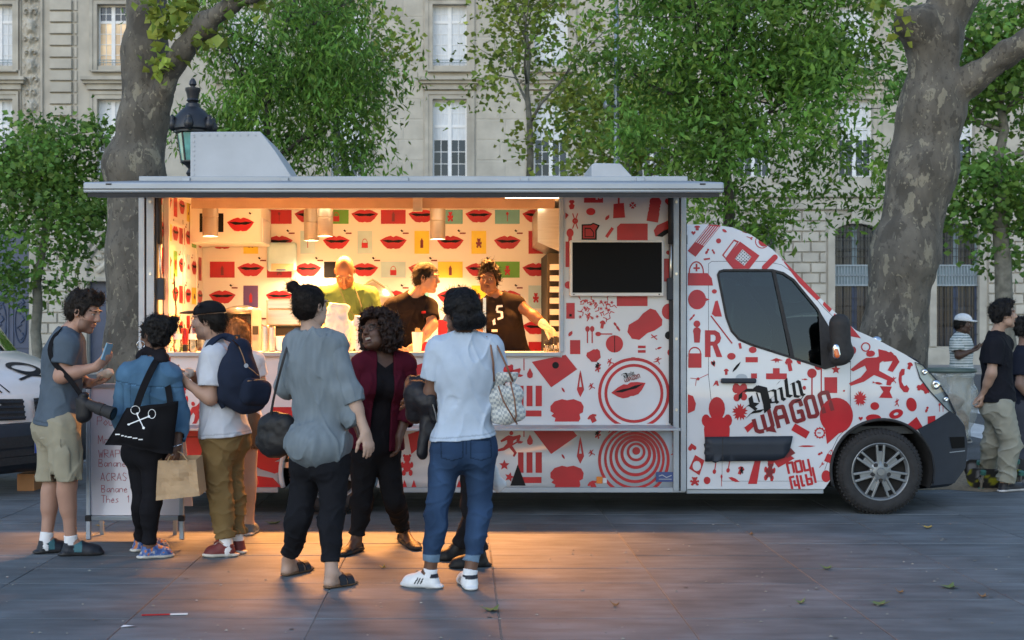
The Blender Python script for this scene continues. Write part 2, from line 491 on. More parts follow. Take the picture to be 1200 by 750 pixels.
# ------------------------------------------------------------------ facade
YB = 50.0
ZB = lambda py: EYE - (py - CY) * YB / F
XB = lambda px: (px - CX) * YB / F
bld = thing('stone_building', 'long pale limestone building with tall white windows rising behind the trees', 'building', (0, YB, 0))
wins = []           # (px0,px1,py0,py1,kind)
UP = [-2, 131] + [408 - 119 * 1, 408, 527, 646, 765, 884, 1003, 1122, 1241]
openings = []
for i, c in enumerate(UP):
    w = 17 if c in (-2, 131) else 20
    openings.append((c - w, c + w, 5, 77, 'up'))
    openings.append((c - w, c + w, 116, 207, 'low'))
for c in (884, 1003, 1122, 1241): openings.append((c - 25, c + 25, 262, 406, 'arch'))
openings.append((-62, 34, 268, 440, 'door'))
openings.append((104, 152, 330, 440, 'sdoor'))
XL, XR = -260, 1500
ylines = sorted({-420, 455} | {v for o in openings for v in (o[2], o[3])})
def hole(x0, x1, y0, y1):
    xm, ym = (x0 + x1) / 2, (y0 + y1) / 2
    return any(o[0] < xm < o[1] and o[2] < ym < o[3] for o in openings)
wall = MB()
for y0, y1 in zip(ylines, ylines[1:]):
    xs = sorted({XL, XR} | {v for o in openings if o[2] < (y0 + y1) / 2 < o[3] for v in (o[0], o[1])})
    for x0, x1 in zip(xs, xs[1:]):
        if not hole(x0, x1, y0, y1): wall.box(XB(x0), XB(x1), YB, YB + .45, ZB(y1), ZB(y0))
wall.build('wall', M['stone'], bld)
bx('room_behind', M['iron'], bld, XB(XL), XB(XR), YB + .9, YB + 1.1, 0, ZB(-420))
bx('plinth', M['stone2'], bld, XB(160), XB(1400), YB - .12, YB, -.05, ZB(408), bevel=.03)
bx('string_course', M['stone2'], bld, XB(XL), XB(XR), YB - .3, YB, ZB(232), ZB(224), bevel=.05)
bx('string_course', M['stone2'], bld, XB(XL), XB(XR), YB - .16, YB, ZB(246), ZB(232.3), bevel=.05)
bx('cornice', M['stone2'], bld, XB(XL), XB(XR), YB - .7, YB, ZB(-180), ZB(-160), bevel=.05)

def frame(mb, x0, x1, z0, z1, w, y0, y1):
    mb.box(x0, x0 + w, y0, y1, z0, z1); mb.box(x1 - w, x1, y0, y1, z0, z1)
    mb.box(x0 + w, x1 - w, y0, y1, z0, z0 + w); mb.box(x0 + w, x1 - w, y0, y1, z1 - w, z1)
proto_win = {}
def window(c, hw, py0, py1, nrow, transom, seed):
    key = (hw, py0, py1)
    x, z0, z1 = XB(c), ZB(py1), ZB(py0); h = hw * YB / F
    if key not in proto_win or seed == 'warm':
        y = YB + .25
        b = MB(); frame(b, x - h, x + h, z0, z1, .055, y, y + .08)
        b.box(x - .07, x + .07, y - .02, y + .07, z0 + .055, z1 - .055)
        zt = z1 - (z1 - z0) * transom
        b.box(x - h + .055, x - .07, y, y + .06, zt - .05, zt + .05); b.box(x + .07, x + h - .055, y, y + .06, zt - .05, zt + .05)
        rows = []
        ztop = np.linspace(zt + .05, z1 - .055, 3); zb = np.linspace(z0 + .055, zt - .05, nrow + 1)
        rows = list(zip(zb, zb[1:])) + list(zip(ztop, ztop[1:]))
        t = .012
        cells = []
        for s in (-1, 1):
            xa, xb = (x - h + .055, x - .07) if s < 0 else (x + .07, x + h - .055)
            xm = (xa + xb) / 2
            b.box(xm - t, xm + t, y + .01, y + .05, z0 + .055, zt - .05); b.box(xm - t, xm + t, y + .01, y + .05, zt + .05, z1 - .055)
            for a, d in rows:
                for p, q in ((xa, xm - t), (xm + t, xb)): cells.append((p, q, a, d))
                if d not in (zb[-1], ztop[-1]):
                    b.box(xa, xm - t, y + .012, y + .048, d - t, d + t); b.box(xm + t, xb, y + .012, y + .048, d - t, d + t)
        wo = b.build('window', M['winwhite'], bld)
        # origin at x so copies can shift
        me = wo.data; co = np.zeros(len(me.vertices) * 3, np.float32); me.vertices.foreach_get('co', co)
        co = co.reshape(-1, 3); co[:, 0] -= x; me.vertices.foreach_set('co', co.ravel()); wo.location.x = x
        pane0 = None
        for p, q, a, d in cells:
            if seed == 'warm': m_ = M['warmpane'] if (a + d) / 2 < zt and q < x + 2 else M['pane']
            elif py0 < 100: m_ = M['curtain']
            else: m_ = M['curtain'] if (a + d) / 2 > z0 + (z1 - z0) * .46 else M['pane']
            pn = MB().box(p - x, q - x, y + .03, y + .036, a, d)
            me2 = bpy.data.meshes.new('pane'); me2.from_pydata([(v[0], v[1] - YB, v[2]) for v in pn.v], [], pn.f); me2.materials.append(m_)
            po = bpy.data.objects.new('pane', me2); COL.objects.link(po); po.parent = wo
        if seed != 'warm': proto_win[key] = wo
        return wo
    wo = dup(proto_win[key], bld); wo.location.x = x
    return wo
for (x0, x1, y0, y1, k) in openings:
    c, hw = (x0 + x1) / 2, (x1 - x0) / 2
    if k == 'up': window(c, hw, y0, y1, 4, .27, 'warm' if c == 131 else 0)
    if k == 'low': window(c, hw, y0, y1, 4, .34, 0)
# window surrounds, sills and hoods
hoods = [c for c in UP]
for c in hoods:
    w = 17 if c in (-2, 131) else 20
    b = MB()
    for (ya, yb) in ((5, 77), (116, 207)):
        for k_, (o1, d) in enumerate(((9, .10), (5, .06))):
            X0, X1 = XB(c - w - o1), XB(c + w + o1); x0, x1 = XB(c - w - (o1 - 4 if k_ == 0 else 0)), XB(c + w + (o1 - 4 if k_ == 0 else 0))
            zb = ZB(yb + 6); zt = ZB(ya - o1)
            b.box(X0, x0, YB - d, YB, zb, zt); b.box(x1, X1, YB - d, YB, zb, zt); b.box(x0, x1, YB - d, YB, ZB(ya - (o1 - 4 if k_ == 0 else 0)), zt)
    b.build('window_surround', M['stone2'], bld)
    b = MB()
    b.box(XB(c - w - 17), XB(c + w + 17), YB - .42, YB, ZB(95.5), ZB(91.5)); b.box(XB(c - w - 15), XB(c + w + 15), YB - .3, YB, ZB(99), ZB(95.6))
    b.box(XB(c - w - 11), XB(c + w + 11), YB - .18, YB, ZB(105.5), ZB(99.1))
    b.build('window_hood', M['stone2'], bld)
    bx('window_sill', M['stone2'], bld, XB(c - w - 6), XB(c + w + 6), YB - .22, YB, ZB(85), ZB(83.1))
    b = MB()   # guard rail
    for zz in (70, 73): b.box(XB(c - w), XB(c + w), YB + .05, YB + .075, ZB(zz + .4), ZB(zz - .4))
    for q in (.2, .5, .8): b.box(XB(c - w + 2 * w * q) - .008, XB(c - w + 2 * w * q) + .008, YB + .055, YB + .07, ZB(76.9), ZB(70))
    b.build('guard_rail', M['tealmetal'], bld)

# arched ground-floor windows with grilles
for c in (884, 1003, 1122, 1241):
    h = 25 * YB / F; x = XB(c); zs = ZB(272); zt = ZB(262); z0 = ZB(406)
    b = MB()      # arch spandrels: stone filling the corners of the rectangular opening
    n = 12; arc = [(x + h * math.cos(math.pi * k / n), zs + (zt - zs) * math.sin(math.pi * k / n)) for k in range(n + 1)]
    for k in range(n):
        (xa, za), (xb_, zb_) = arc[k], arc[k + 1]
        b.add([(xa, YB, za), (xb_, YB, zb_), (xb_, YB, zt + .01), (xa, YB, zt + .01), (xa, YB + .45, za), (xb_, YB + .45, zb_)], [(0, 1, 2, 3), (0, 4, 5, 1)])
    b.build('arch_spandrel', M['stone'], bld)
    b = MB()      # voussoir band
    for k in range(n + 1):
        a = math.pi * k / n
    arc2 = [(x + (h + .26) * math.cos(math.pi * k / n), zs + (zt - zs + .26) * math.sin(math.pi * k / n)) for k in range(n + 1)]
    for k in range(n):
        p, q, r_, s = arc[k], arc[k + 1], arc2[k + 1], arc2[k]
        b.add([(p[0], YB - .08, p[1]), (q[0], YB - .08, q[1]), (r_[0], YB - .08, r_[1]), (s[0], YB - .08, s[1]), (r_[0], YB, r_[1]), (s[0], YB, s[1]), (p[0], YB, p[1]), (q[0], YB, q[1])],
              [(0, 1, 2, 3), (3, 2, 4, 5), (1, 0, 6, 7)])
    b.box(x - h - .26, x - h, YB - .08, YB, z0, zs); b.box(x + h, x + h + .26, YB - .08, YB, z0, zs)
    b.build('arch_moulding', M['stone2'], bld)
    bx('keystone', M['stone2'], bld, x - .2, x + .2, YB - .2, YB - .082, zt - .02, zt + .5, bevel=.03)
    y = YB + .2
    bx('lintel_panel', M['tealmetal'], bld, x - h, x + h, y - .06, y + .1, ZB(335), ZB(310))
    b = MB()
    for k in range(14): b.box(x - h + 2 * h * (k + .5) / 14 - .015, x - h + 2 * h * (k + .5) / 14 + .015, y - .12, y - .061, ZB(333), ZB(312))
    b.box(x - h, x + h, y - .12, y - .061, ZB(311.8), ZB(310)); b.box(x - h, x + h, y - .12, y - .061, ZB(323.2), ZB(321.8)); b.box(x - h, x + h, y - .12, y - .061, ZB(335), ZB(333.2))
    b.build('panel_ribs', M['pole'], bld)
    for (pa, pb) in ((262, 310), (335, 406)):
        b = MB(); za, zb_ = ZB(pb), ZB(pa)
        b.box(x - .09, x + .09, y, y + .08, za, zb_); b.box(x - h, x - h + .08, y, y + .08, za, zb_); b.box(x + h - .08, x + h, y, y + .08, za, zb_)
        wo = b.build('window_frame', M['tealmetal'] if pa == 262 else M['bluedoor'], bld)
        for s in (-1, 1):
            xa, xb_ = (x - h + .08, x - .09) if s < 0 else (x + .09, x + h - .08)
            for q in range(2):
                for v in range(3):
                    w_ = (xb_ - xa) / 2; hh = (zb_ - za) / 3
                    bx('pane', M['pane'], wo, xa + w_ * q + .012, xa + w_ * (q + 1) - .012, y + .04, y + .05, za + hh * v + .012, za + hh * (v + 1) - .012)
        b = MB()
        for k in range(1, 12): b.box(x - h + 2 * h * k / 12 - .012, x - h + 2 * h * k / 12 + .012, y - .09, y - .066, za, zb_ - (.35 if pa == 262 and k in (1, 11) else 0))
        for v in range(1, 5): b.box(x - h, x + h, y - .115, y - .0905, za + (zb_ - za) * v / 5 - .012, za + (zb_ - za) * v / 5 + .012)
        b.build('window_grille', M['iron'], bld)

# blue doors on the left
xd0, xd1 = XB(-62), XB(34)
d = bx('door', M['bluedoor'], bld, xd0, xd1, YB + .22, YB + .3, 0, ZB(268))
for k in range(4):
    xa = xd0 + (xd1 - xd0) * k / 4; xb_ = xd0 + (xd1 - xd0) * (k + 1) / 4
    for pa, pb in ((345, 408), (412, 432)):
        b = MB(); frame(b, xa + .06, xb_ - .06, ZB(pb), ZB(pa), .06, YB + .17, YB + .219); b.build('door_panel', M['bluedoor'], d)
    b = MB()
    b.tube([((xa + xb_) / 2 + .22 * math.cos(a * .3142), YB + .2, ZB(378) + .75 * math.sin(a * .3142)) for a in range(21)], .035, 6)
    for q in range(5): b.tube([((xa + xb_) / 2, YB + .2, ZB(398 - q * 10)), ((xa + xb_) / 2 + .14 * (-1) ** q, YB + .18, ZB(394 - q * 10)), ((xa + xb_) / 2 + .05, YB + .2, ZB(390 - q * 10))], .03, 5)
    b.build('door_ornament', M['bluedoor'], d)
bx('door', M['bluedoor'], bld, XB(104), XB(152), YB + .22, YB + .3, 0, ZB(330))
b = MB()
for rr, dd in ((1.02, .25), (.82, .2)):
    b.tube([(XB(130) + rr * 1.15 * math.cos(R(a)), YB - .05, ZB(326) + rr * 1.75 * math.sin(R(a))) for a in range(0, 181, 10)], .12 if rr > 1 else .09, 8)
for a in range(20, 161, 20): b.lathe([(.02, -.1), (.13, -.05), (.16, .02), (.1, .1), (.02, .13)], (XB(130) + .55 * math.cos(R(a)), YB - .02, ZB(322) + 1.0 * math.sin(R(a))), n=8)
b.tube([(XB(130) - .5, YB, ZB(318)), (XB(130), YB - .1, ZB(306)), (XB(130) + .5, YB, ZB(318))], .14, 8)
b.build('carved_arch', M['stone2'], bld)
bx('door_lintel', M['stone2'], bld, XB(92), XB(166), YB - .25, YB, ZB(330), ZB(325), bevel=.03)
for x0 in (36, 95): bx('pilaster', M['stone2'], bld, XB(x0), XB(x0 + 8), YB - .15, YB, 0, ZB(268), bevel=.02)
# house number plate
pl = bx('number_plate', mat('blue_enamel', (.03, .06, .25), rough=.3), bld, XB(79), XB(88), YB - .12, YB - .1, ZB(361.5), ZB(354.5))
o_ = print_on('plate_digits', stroke([(81.5, 355.8), (81.5, 360.2), (84, 360.2), (84, 355.8), (81.5, 355.8)], .7) + stroke([(86, 355.6), (86, 360.4)], .8), M['winwhite'], pl, plane_y(YB - .12), lift=.01)

# ashlar blocks, one object each
blk = None; nblk = 0
def block(x0, x1, y0, y1, d, bev=.02):
    """stone block x0..x1,y0..y1 in photo pixels on the facade plane, proud by d"""
    global blk, nblk
    nblk += 1
    if blk is None:
        e = .035
        b_ = MB().add([(-.5, 0, -.5), (.5, 0, -.5), (.5, 0, .5), (-.5, 0, .5), (-.5 + e, -1, -.5 + e), (.5 - e, -1, -.5 + e), (.5 - e, -1, .5 - e), (-.5 + e, -1, .5 - e)],
                      [(4, 5, 6, 7), (0, 1, 5, 4), (1, 2, 6, 5), (2, 3, 7, 6), (3, 0, 4, 7)])
        me = bpy.data.meshes.new('stone_block'); me.from_pydata(b_.v, [], b_.f); me.materials.append(M['stone'])
        blk = me
    o = bpy.data.objects.new('stone_block', blk); COL.objects.link(o); o.parent = bld
    o.location = ((XB(x0) + XB(x1)) / 2, 0, (ZB(y0) + ZB(y1)) / 2)
    g_ = .035
    o.scale = (abs(XB(x1) - XB(x0)) - g_, d, abs(ZB(y0) - ZB(y1)) - g_)
def course(x0, x1, y0, y1, n, w, d):
    h = (y1 - y0) / n
    for i in range(n):
        x = x0 - (w / 2 if i % 2 else 0)
        while x < x1:
            a, b_ = max(x, x0), min(x + w, x1)
            if b_ - a > 3: block(a, b_, y0 + i * h, y0 + (i + 1) * h, d)
            x += w
course(918, 968, 247, 405, 13, 21, .09)
course(1038, 1088, 247, 405, 13, 21, .09)
course(1157, 1206, 247, 405, 13, 21, .09)
course(46, 92, 268, 440, 14, 22, .09)
for i in range(16): block(58, 86, i * 13.7, i * 13.7 + 13.2, .14)     # quoin pilaster
for i in range(16): block(87, 91, i * 13.7, i * 13.7 + 13.2, .06)
# smooth ashlar between the upper windows
for (xa, xb_) in ((437, 497), (557, 616), (676, 735)):
    for i in range(9): 
        for k in range(2):
            x = xa + (xb_ - xa) * k / 2 + (0 if i % 2 else 6)
            block(max(xa, x - (6 if k == 0 else 0)), min(xb_, x + (xb_ - xa) / 2), i * 24 - 4, i * 24 + 20, .010)
# carved relief strip on the left
nx_, nz_ = 44, 330
u = np.linspace(-1, 1, nx_); v = np.linspace(0, 1, nz_)
U, Vv = np.meshgrid(u, v)
hgt = np.zeros_like(U)
for k in range(13):
    cv = (k + .5) / 13
    dv = (Vv - cv) * 15
    for sgn in (-1, 1):
        cu = sgn * (.42 + .1 * math.sin(k * 2.3))
        r_ = np.hypot((U - cu) * 1.0, dv * (1.1 + .3 * math.sin(k)))
        th = np.arctan2(dv, (U - cu) * sgn)
        hgt = np.maximum(hgt, .09 * np.exp(-((r_ - .16 - .05 * th) / .07) ** 2) * (r_ < .6))
        hgt = np.maximum(hgt, .08 * np.exp(-((r_ - .05) / .06) ** 2))
    if k % 3 == 1:
        hgt = np.maximum(hgt, .15 * np.exp(-((U / .42) ** 4 + (dv / .55) ** 4)))
    else:
        hgt = np.maximum(hgt, .11 * np.exp(-((U / .16) ** 2 + (dv / .4) ** 2)))
hgt = hgt + .03 * fbm(np.stack([U * 4 + 9, Vv * 40, U * 0 + 2.5], -1), 3) * (np.abs(U) < .95)
hgt *= np.clip((1 - np.abs(U)) * 8, 0, 1)
XX = XB(36.5) + U * 11.5 * YB / F; ZZ = ZB(196) + Vv * (ZB(-8) - ZB(196))
Vt = np.stack([XX, YB - .02 - hgt * 1.6, ZZ], -1).reshape(-1, 3)
ii = np.arange(nz_ * nx_).reshape(nz_, nx_)
Fq = np.stack([ii[:-1, :-1], ii[:-1, 1:], ii[1:, 1:], ii[1:, :-1]], -1).reshape(-1, 4)
obj('carved_relief', Vt, Fq, M['stone2'], bld, smooth=True)
for x0 in (22.5, 48.2): bx('relief_border', M['stone2'], bld, XB(x0), XB(x0 + 2.4), YB - .1, YB, ZB(205), ZB(-20))
bx('roof', mat('grey_zinc', (.22, .25, .28), rough=.5), bld, XB(XL), XB(XR), YB + .2, YB + 12, ZB(-420), ZB(-425))

# ------------------------------------------------------------------ trees
def bark_mat(name, base, spots, dark):
    m = mat(name, base, rough=.9, var=.3, scale=7, bump=1.0, bscale=26, stretch=(1, 1, .5))
    nt = m.node_tree; b = nt.nodes['Principled BSDF']
    src = b.inputs['Base Color'].links[0].from_socket
    tc = nd(nt, 'ShaderNodeTexCoord'); mp = nd(nt, 'ShaderNodeMapping'); mp.inputs['Scale'].default_value = (1, 1, .6)
    nt.links.new(tc.outputs['Object'], mp.inputs['Vector'])
    wz = nd(nt, 'ShaderNodeTexNoise'); wz.inputs['Scale'].default_value = 9; wz.inputs['Detail'].default_value = 5; nt.links.new(mp.outputs[0], wz.inputs['Vector'])
    va = nd(nt, 'ShaderNodeVectorMath', operation='MULTIPLY_ADD'); va.inputs[1].default_value = (.34, .34, .34)
    nt.links.new(wz.outputs['Color'], va.inputs[0]); nt.links.new(mp.outputs[0], va.inputs[2])
    for col, sc, lo, hi in ((dark, 3.4, .42, .38), (spots, 5.5, .33, .30), (dark, 11, .34, .30), (spots, 14, .27, .23), (dark, 24, .3, .2)):
        vo = nd(nt, 'ShaderNodeTexVoronoi'); vo.inputs['Scale'].default_value = sc
        nt.links.new(va.outputs[0], vo.inputs['Vector'])
        mr = nd(nt, 'ShaderNodeMapRange'); mr.inputs['From Min'].default_value = lo; mr.inputs['From Max'].default_value = hi
        nt.links.new(vo.outputs['Distance'], mr.inputs['Value'])
        pr = nd(nt, 'ShaderNodeSeparateColor'); nt.links.new(vo.outputs['Color'], pr.inputs[0])
        gt = nd(nt, 'ShaderNodeMath', operation='GREATER_THAN'); gt.inputs[1].default_value = .5; nt.links.new(pr.outputs[0], gt.inputs[0])
        ml = nd(nt, 'ShaderNodeMath', operation='MULTIPLY'); nt.links.new(mr.outputs[0], ml.inputs[0]); nt.links.new(gt.outputs[0], ml.inputs[1])
        ml2 = nd(nt, 'ShaderNodeMath', operation='MULTIPLY'); ml2.inputs[1].default_value = .7; nt.links.new(ml.outputs[0], ml2.inputs[0])
        mx = nd(nt, 'ShaderNodeMix', data_type='RGBA'); nt.links.new(ml2.outputs[0], mx.inputs[0]); nt.links.new(src, mx.inputs[6]); mx.inputs[7].default_value = (*col, 1)
        src = mx.outputs[2]
    nt.links.new(src, b.inputs['Base Color'])
    bw = nd(nt, 'ShaderNodeBump'); bw.inputs['Strength'].default_value = .6; bw.inputs['Distance'].default_value = .03
    nt.links.new(src, bw.inputs['Height']); nt.links.new(bw.outputs[0], b.inputs['Normal'].links[0].from_node.inputs['Normal'])
    return m
M['bark'] = bark_mat('plane_bark', (.104, .094, .077), (.235, .215, .16), (.052, .047, .039))
M['bark2'] = mat('thin_bark', (.055, .05, .043), rough=.9, var=.35, scale=12, bump=.6, stretch=(1, 1, .3))
M['bark3'] = mat('pale_bark', (.16, .155, .13), rough=.9, var=.3, scale=8, bump=.5)
def leaf_mat(name, col):
    m = mat(name, col, rough=.5, var=.2, scale=.8, attr=True, spec=.35)
    nt = m.node_tree; b = nt.nodes['Principled BSDF']; out = nt.nodes['Material Output']
    tr = nd(nt, 'ShaderNodeBsdfTranslucent'); mx = nd(nt, 'ShaderNodeMixShader'); mx.inputs[0].default_value = .42
    nt.links.new(b.inputs['Base Color'].links[0].from_socket, tr.inputs['Color'])
    nt.links.new(b.outputs[0], mx.inputs[1]); nt.links.new(tr.outputs[0], mx.inputs[2]); nt.links.new(mx.outputs[0], out.inputs['Surface'])
    return m
M['leaf_locust'] = leaf_mat('locust_leaf', (.135, .275, .048))
M['leaf_plane'] = leaf_mat('plane_leaf', (.24, .33, .06))
M['leaf_lime'] = leaf_mat('lime_leaf', (.14, .275, .058))

def foliage(cent, n_per, spread, size, aspect, droop, rng, name, m, parent):
    """leaf quads (folded on the midrib) scattered round cluster centres"""
    C = np.repeat(cent, n_per, 0)
    n = len(C)
    P = C + rng.normal(0, 1, (n, 3)) * np.array(spread)
    d = rng.normal(0, 1, (n, 3)); d[:, 2] = d[:, 2] * .6 - droop; d /= np.linalg.norm(d, axis=1)[:, None]
    u = rng.normal(0, 1, (n, 3)); u[:, 2] += .6
    sd = np.cross(d, u); sd /= np.linalg.norm(sd, axis=1)[:, None] + 1e-6
    nn = np.cross(sd, d)
    L = size * rng.uniform(.6, 1.3, n)[:, None]; W = L * aspect
    a = P; b = P + d * L * .45 + sd * W * .5 + nn * W * .18; c = P + d * L - nn * W * .1; e = P + d * L * .45 - sd * W * .5 + nn * W * .18
    V = np.stack([a, b, c, e], 1).reshape(-1, 3)
    i = np.arange(n) * 4
    Fc = np.concatenate([np.stack([i, i + 1, i + 2], 1), np.stack([i, i + 2, i + 3], 1)])
    cl = rng.uniform(.5, 1.45, len(cent)); cl = np.repeat(cl, n_per) * rng.uniform(.75, 1.25, n)
    yel = np.repeat(rng.uniform(-.12, .22, len(cent)), n_per)
    col = np.stack([cl * (1 + yel), cl, cl * (1 - yel * .5)], 1)
    return obj(name, V, Fc, m, parent, cols=np.repeat(col, 4, 0))

def grow(rng, base, top, r0, levels, spread, mb, tips, nseg=5, nchild=5, ratio=.62, lean=.25):
    """one limb from base to top with children; tips collects end points"""
    base = np.array(base, float); top = np.array(top, float)
    L = np.linalg.norm(top - base)
    pts = []; side = rng.normal(0, 1, 3); side[2] *= .3
    for k in range(nseg + 1):
        t = k / nseg
        pts.append(base + (top - base) * t + side * L * .05 * math.sin(t * math.pi) + rng.normal(0, L * .012, 3) * (0 < k < nseg))
    mb.tube(pts, [max(.006, r0 * (1 - .75 * k / nseg)) for k in range(nseg + 1)], 9 if r0 > .08 else 5)
    if levels == 0:
        for t in (.45, .75, 1.0):
            j = t * nseg; i0 = min(int(j), nseg - 1); tips.append(pts[i0] + (pts[i0 + 1] - pts[i0]) * (j - i0))
        return
    for c in range(nchild):
        t = .3 + .7 * (c + rng.uniform(0, .8)) / nchild; t = min(t, 1)
        j = t * nseg; i0 = min(int(j), nseg - 1); p = pts[i0] + (pts[i0 + 1] - pts[i0]) * (j - i0)
        a = c * 2.4 + rng.uniform(-.6, .6)
        dr = np.array([math.cos(a) * spread, math.sin(a) * spread, rng.uniform(-.1, .75)])
        dr += (top - base) / L * lean; dr /= np.linalg.norm(dr)
        grow(rng, p, p + dr * L * ratio * rng.uniform(.7, 1.15) * (1.15 - .5 * t), r0 * (1 - .7 * t) * .6, levels - 1, spread, mb, tips, max(3, nseg - 1), nchild, ratio, lean)

def street_tree(name, label, base, fork, top, r0, seed, leafm, barkm, levels=2, nchild=6, ratio=.62, n_per=26, spread=(.3, .3, .22), size=.12, aspect=.75, droop=.4, sprd=1.0, lean=.25, extra=0, ell=None, group=None):
    rng = np.random.default_rng(seed)
    t = thing(name, label, 'tree', base, group)
    mb = MB(); tips = []
    b = np.array(base, float); f = np.array(fork, float)
    pts = [b + (f - b) * k / 4 + rng.normal(0, .02, 3) * (0 < k < 4) for k in range(5)]
    mb.tube(pts, [r0 * (1.25, 1.0, .93, .87, .8)[k] for k in range(5)], 10)
    tb = MB()
    grow(rng, f, top, r0 * .8, levels, sprd, tb, tips, 6, nchild, ratio, lean)
    mb.build('trunk', barkm, t, smooth=True)
    tb.build('branch', barkm, t, smooth=True)
    tips = np.array(tips)
    if ell is not None:      # clusters spread through the crown's volume, shell-heavy, around the limbs
        c, rad, n = ell
        nb = n // 8      # boughs in flat layers, with gaps between
        d = rng.normal(0, 1, (nb, 3)); d /= np.linalg.norm(d, axis=1)[:, None]
        q = np.array(c) + d * np.array(rad) * (rng.uniform(.15, 1, nb) ** .5)[:, None]
        q = np.repeat(q, 8, 0) + rng.normal(0, 1, (nb * 8, 3)) * np.array((.34, .34, .11))
        q += .35 * np.stack([fbm(q * .9 + k * 9, 2) for k in range(3)], 1)
        tips = np.concatenate([tips, q])
    foliage(tips, n_per, spread, size, aspect, droop, rng, 'crown', leafm, t)
    return t
# the broad locust tree right of centre
YT = 21.0
street_tree('locust_tree', 'broad feathery green tree with a thin dark trunk behind the truck cab', at(851, 452, YT), at(851, 292, YT), at(868, -45, YT), .11, 3, M['leaf_locust'], M['bark2'],
            2, 8, .66, 40, (.22, .22, .17), .14, .40, .8, 1.0, .12, ell=(at(884, 110, YT), (2.35, 1.7, 2.25), 430))
YT = 23.0
street_tree('locust_tree', 'dense dark green drooping tree behind the tall roof box of the truck', at(330, 440, YT), at(332, 280, YT), at(345, 0, YT), .12, 5, M['leaf_locust'], M['bark2'],
            2, 7, .6, 36, (.22, .22, .22), .15, .28, 1.2, 1.0, .15, ell=(at(352, 120, YT), (1.6, 1.5, 1.65), 280))
YT = 27.0
street_tree('plane_tree', 'young airy tree with thin pale branches showing stone wall through its crown', at(618, 440, YT), at(620, 235, YT), at(612, -20, YT), .10, 9, M['leaf_plane'], M['bark3'],
            2, 7, .52, 15, (.25, .25, .22), .13, .85, .25, .7, .4, ell=(at(630, 95, YT), (1.3, 1.2, 1.7), 60))
YT = 24.0
street_tree('lime_tree', 'small bushy tree on a slim trunk in front of the blue doors', at(43, 447, YT), at(43, 330, YT), at(32, 165, YT), .10, 12, M['leaf_lime'], M['bark3'],
            2, 7, .62, 26, (.2, .2, .17), .12, .8, .3, 1.1, .2, ell=(at(40, 262, YT), (1.12, 1.1, 1.35), 150))
YT = 29.0
street_tree('lime_tree', 'leafy tree with a crooked grey trunk behind the young man in black', at(1182, 440, YT), at(1172, 268, YT), at(1190, 20, YT), .2, 17, M['leaf_lime'], M['bark3'],
            2, 6, .6, 26, (.3, .3, .26), .17, .8, .3, 1.1, .25, ell=(at(1178, 150, YT), (1.6, 1.5, 2.6), 210))
YT = 33.0
street_tree('lime_tree', 'yellowish green tree filling the gap between the young airy tree and the grey mast', at(745, 440, YT), at(742, 290, YT), at(735, 120, YT), .12, 23, M['leaf_plane'], M['bark3'],
            2, 6, .6, 24, (.3, .3, .26), .17, .8, .3, 1.0, .25, ell=(at(712, 190, YT), (1.5, 1.3, 1.2), 70))
YT = 26.0
street_tree('lime_tree', 'yellowish leafy tree rising behind the dense drooping tree', at(420, 440, YT), at(408, 230, YT), at(395, -30, YT), .10, 29, M['leaf_plane'], M['bark3'],
            2, 5, .5, 18, (.26, .26, .24), .13, .8, .3, .8, .35, ell=(at(385, 60, YT), (1.15, 1.1, 1.7), 70))
# ------------------------------------------------------------------ implicit surfaces: smooth unions of tapered limbs, meshed by surface nets
_COR = np.array([(i, j, k) for i in (0, 1) for j in (0, 1) for k in (0, 1)])
_EDG = [(a, b) for a in range(8) for b in range(a + 1, 8) if np.abs(_COR[a] - _COR[b]).sum() == 1]
def nets(D, xs, ys, zs):
    S = D < 0
    nx, ny, nz = D.shape
    cnt = sum(S[i:nx - 1 + i, j:ny - 1 + j, k:nz - 1 + k].astype(np.int8) for i, j, k in _COR)
    act = np.argwhere((cnt > 0) & (cnt < 8))
    if not len(act): return np.zeros((0, 3)), np.zeros((0, 4), int)
    val = np.stack([D[act[:, 0] + c[0], act[:, 1] + c[1], act[:, 2] + c[2]] for c in _COR], 1)
    acc = np.zeros((len(act), 3)); num = np.zeros(len(act))
    for a, b in _EDG:
        va, vb = val[:, a], val[:, b]; m = (va < 0) != (vb < 0)
        t = np.where(m, va / np.where(m, va - vb, 1), 0)
        acc += np.where(m[:, None], _COR[a] + (_COR[b] - _COR[a]) * t[:, None], 0); num += m
    pos = act + acc / num[:, None]
    out = np.stack([np.interp(pos[:, q], np.arange(len(g)), g) for q, g in enumerate((xs, ys, zs))], 1)
    idx = np.full((nx - 1, ny - 1, nz - 1), -1, np.int32); idx[tuple(act.T)] = np.arange(len(act))
    Q = []
    for ax in range(3):
        A = np.moveaxis(S, ax, 0); I = np.moveaxis(idx, ax, 0)
        s0, s1 = A[:-1, 1:-1, 1:-1], A[1:, 1:-1, 1:-1]
        for m, fl in ((s0 & ~s1, 0), (~s0 & s1, 1)):
            p = np.argwhere(m)
            if not len(p): continue
            i, j, k = p.T
            q = np.stack([I[i, j, k], I[i, j + 1, k], I[i, j + 1, k + 1], I[i, j, k + 1]], 1)
            if bool(fl) != (ax == 1): q = q[:, ::-1]
            Q.append(q)
    return out, np.concatenate(Q) if Q else np.zeros((0, 4), int)

def nrm(v): v = np.asarray(v, float); return v / (np.linalg.norm(v) + 1e-9)

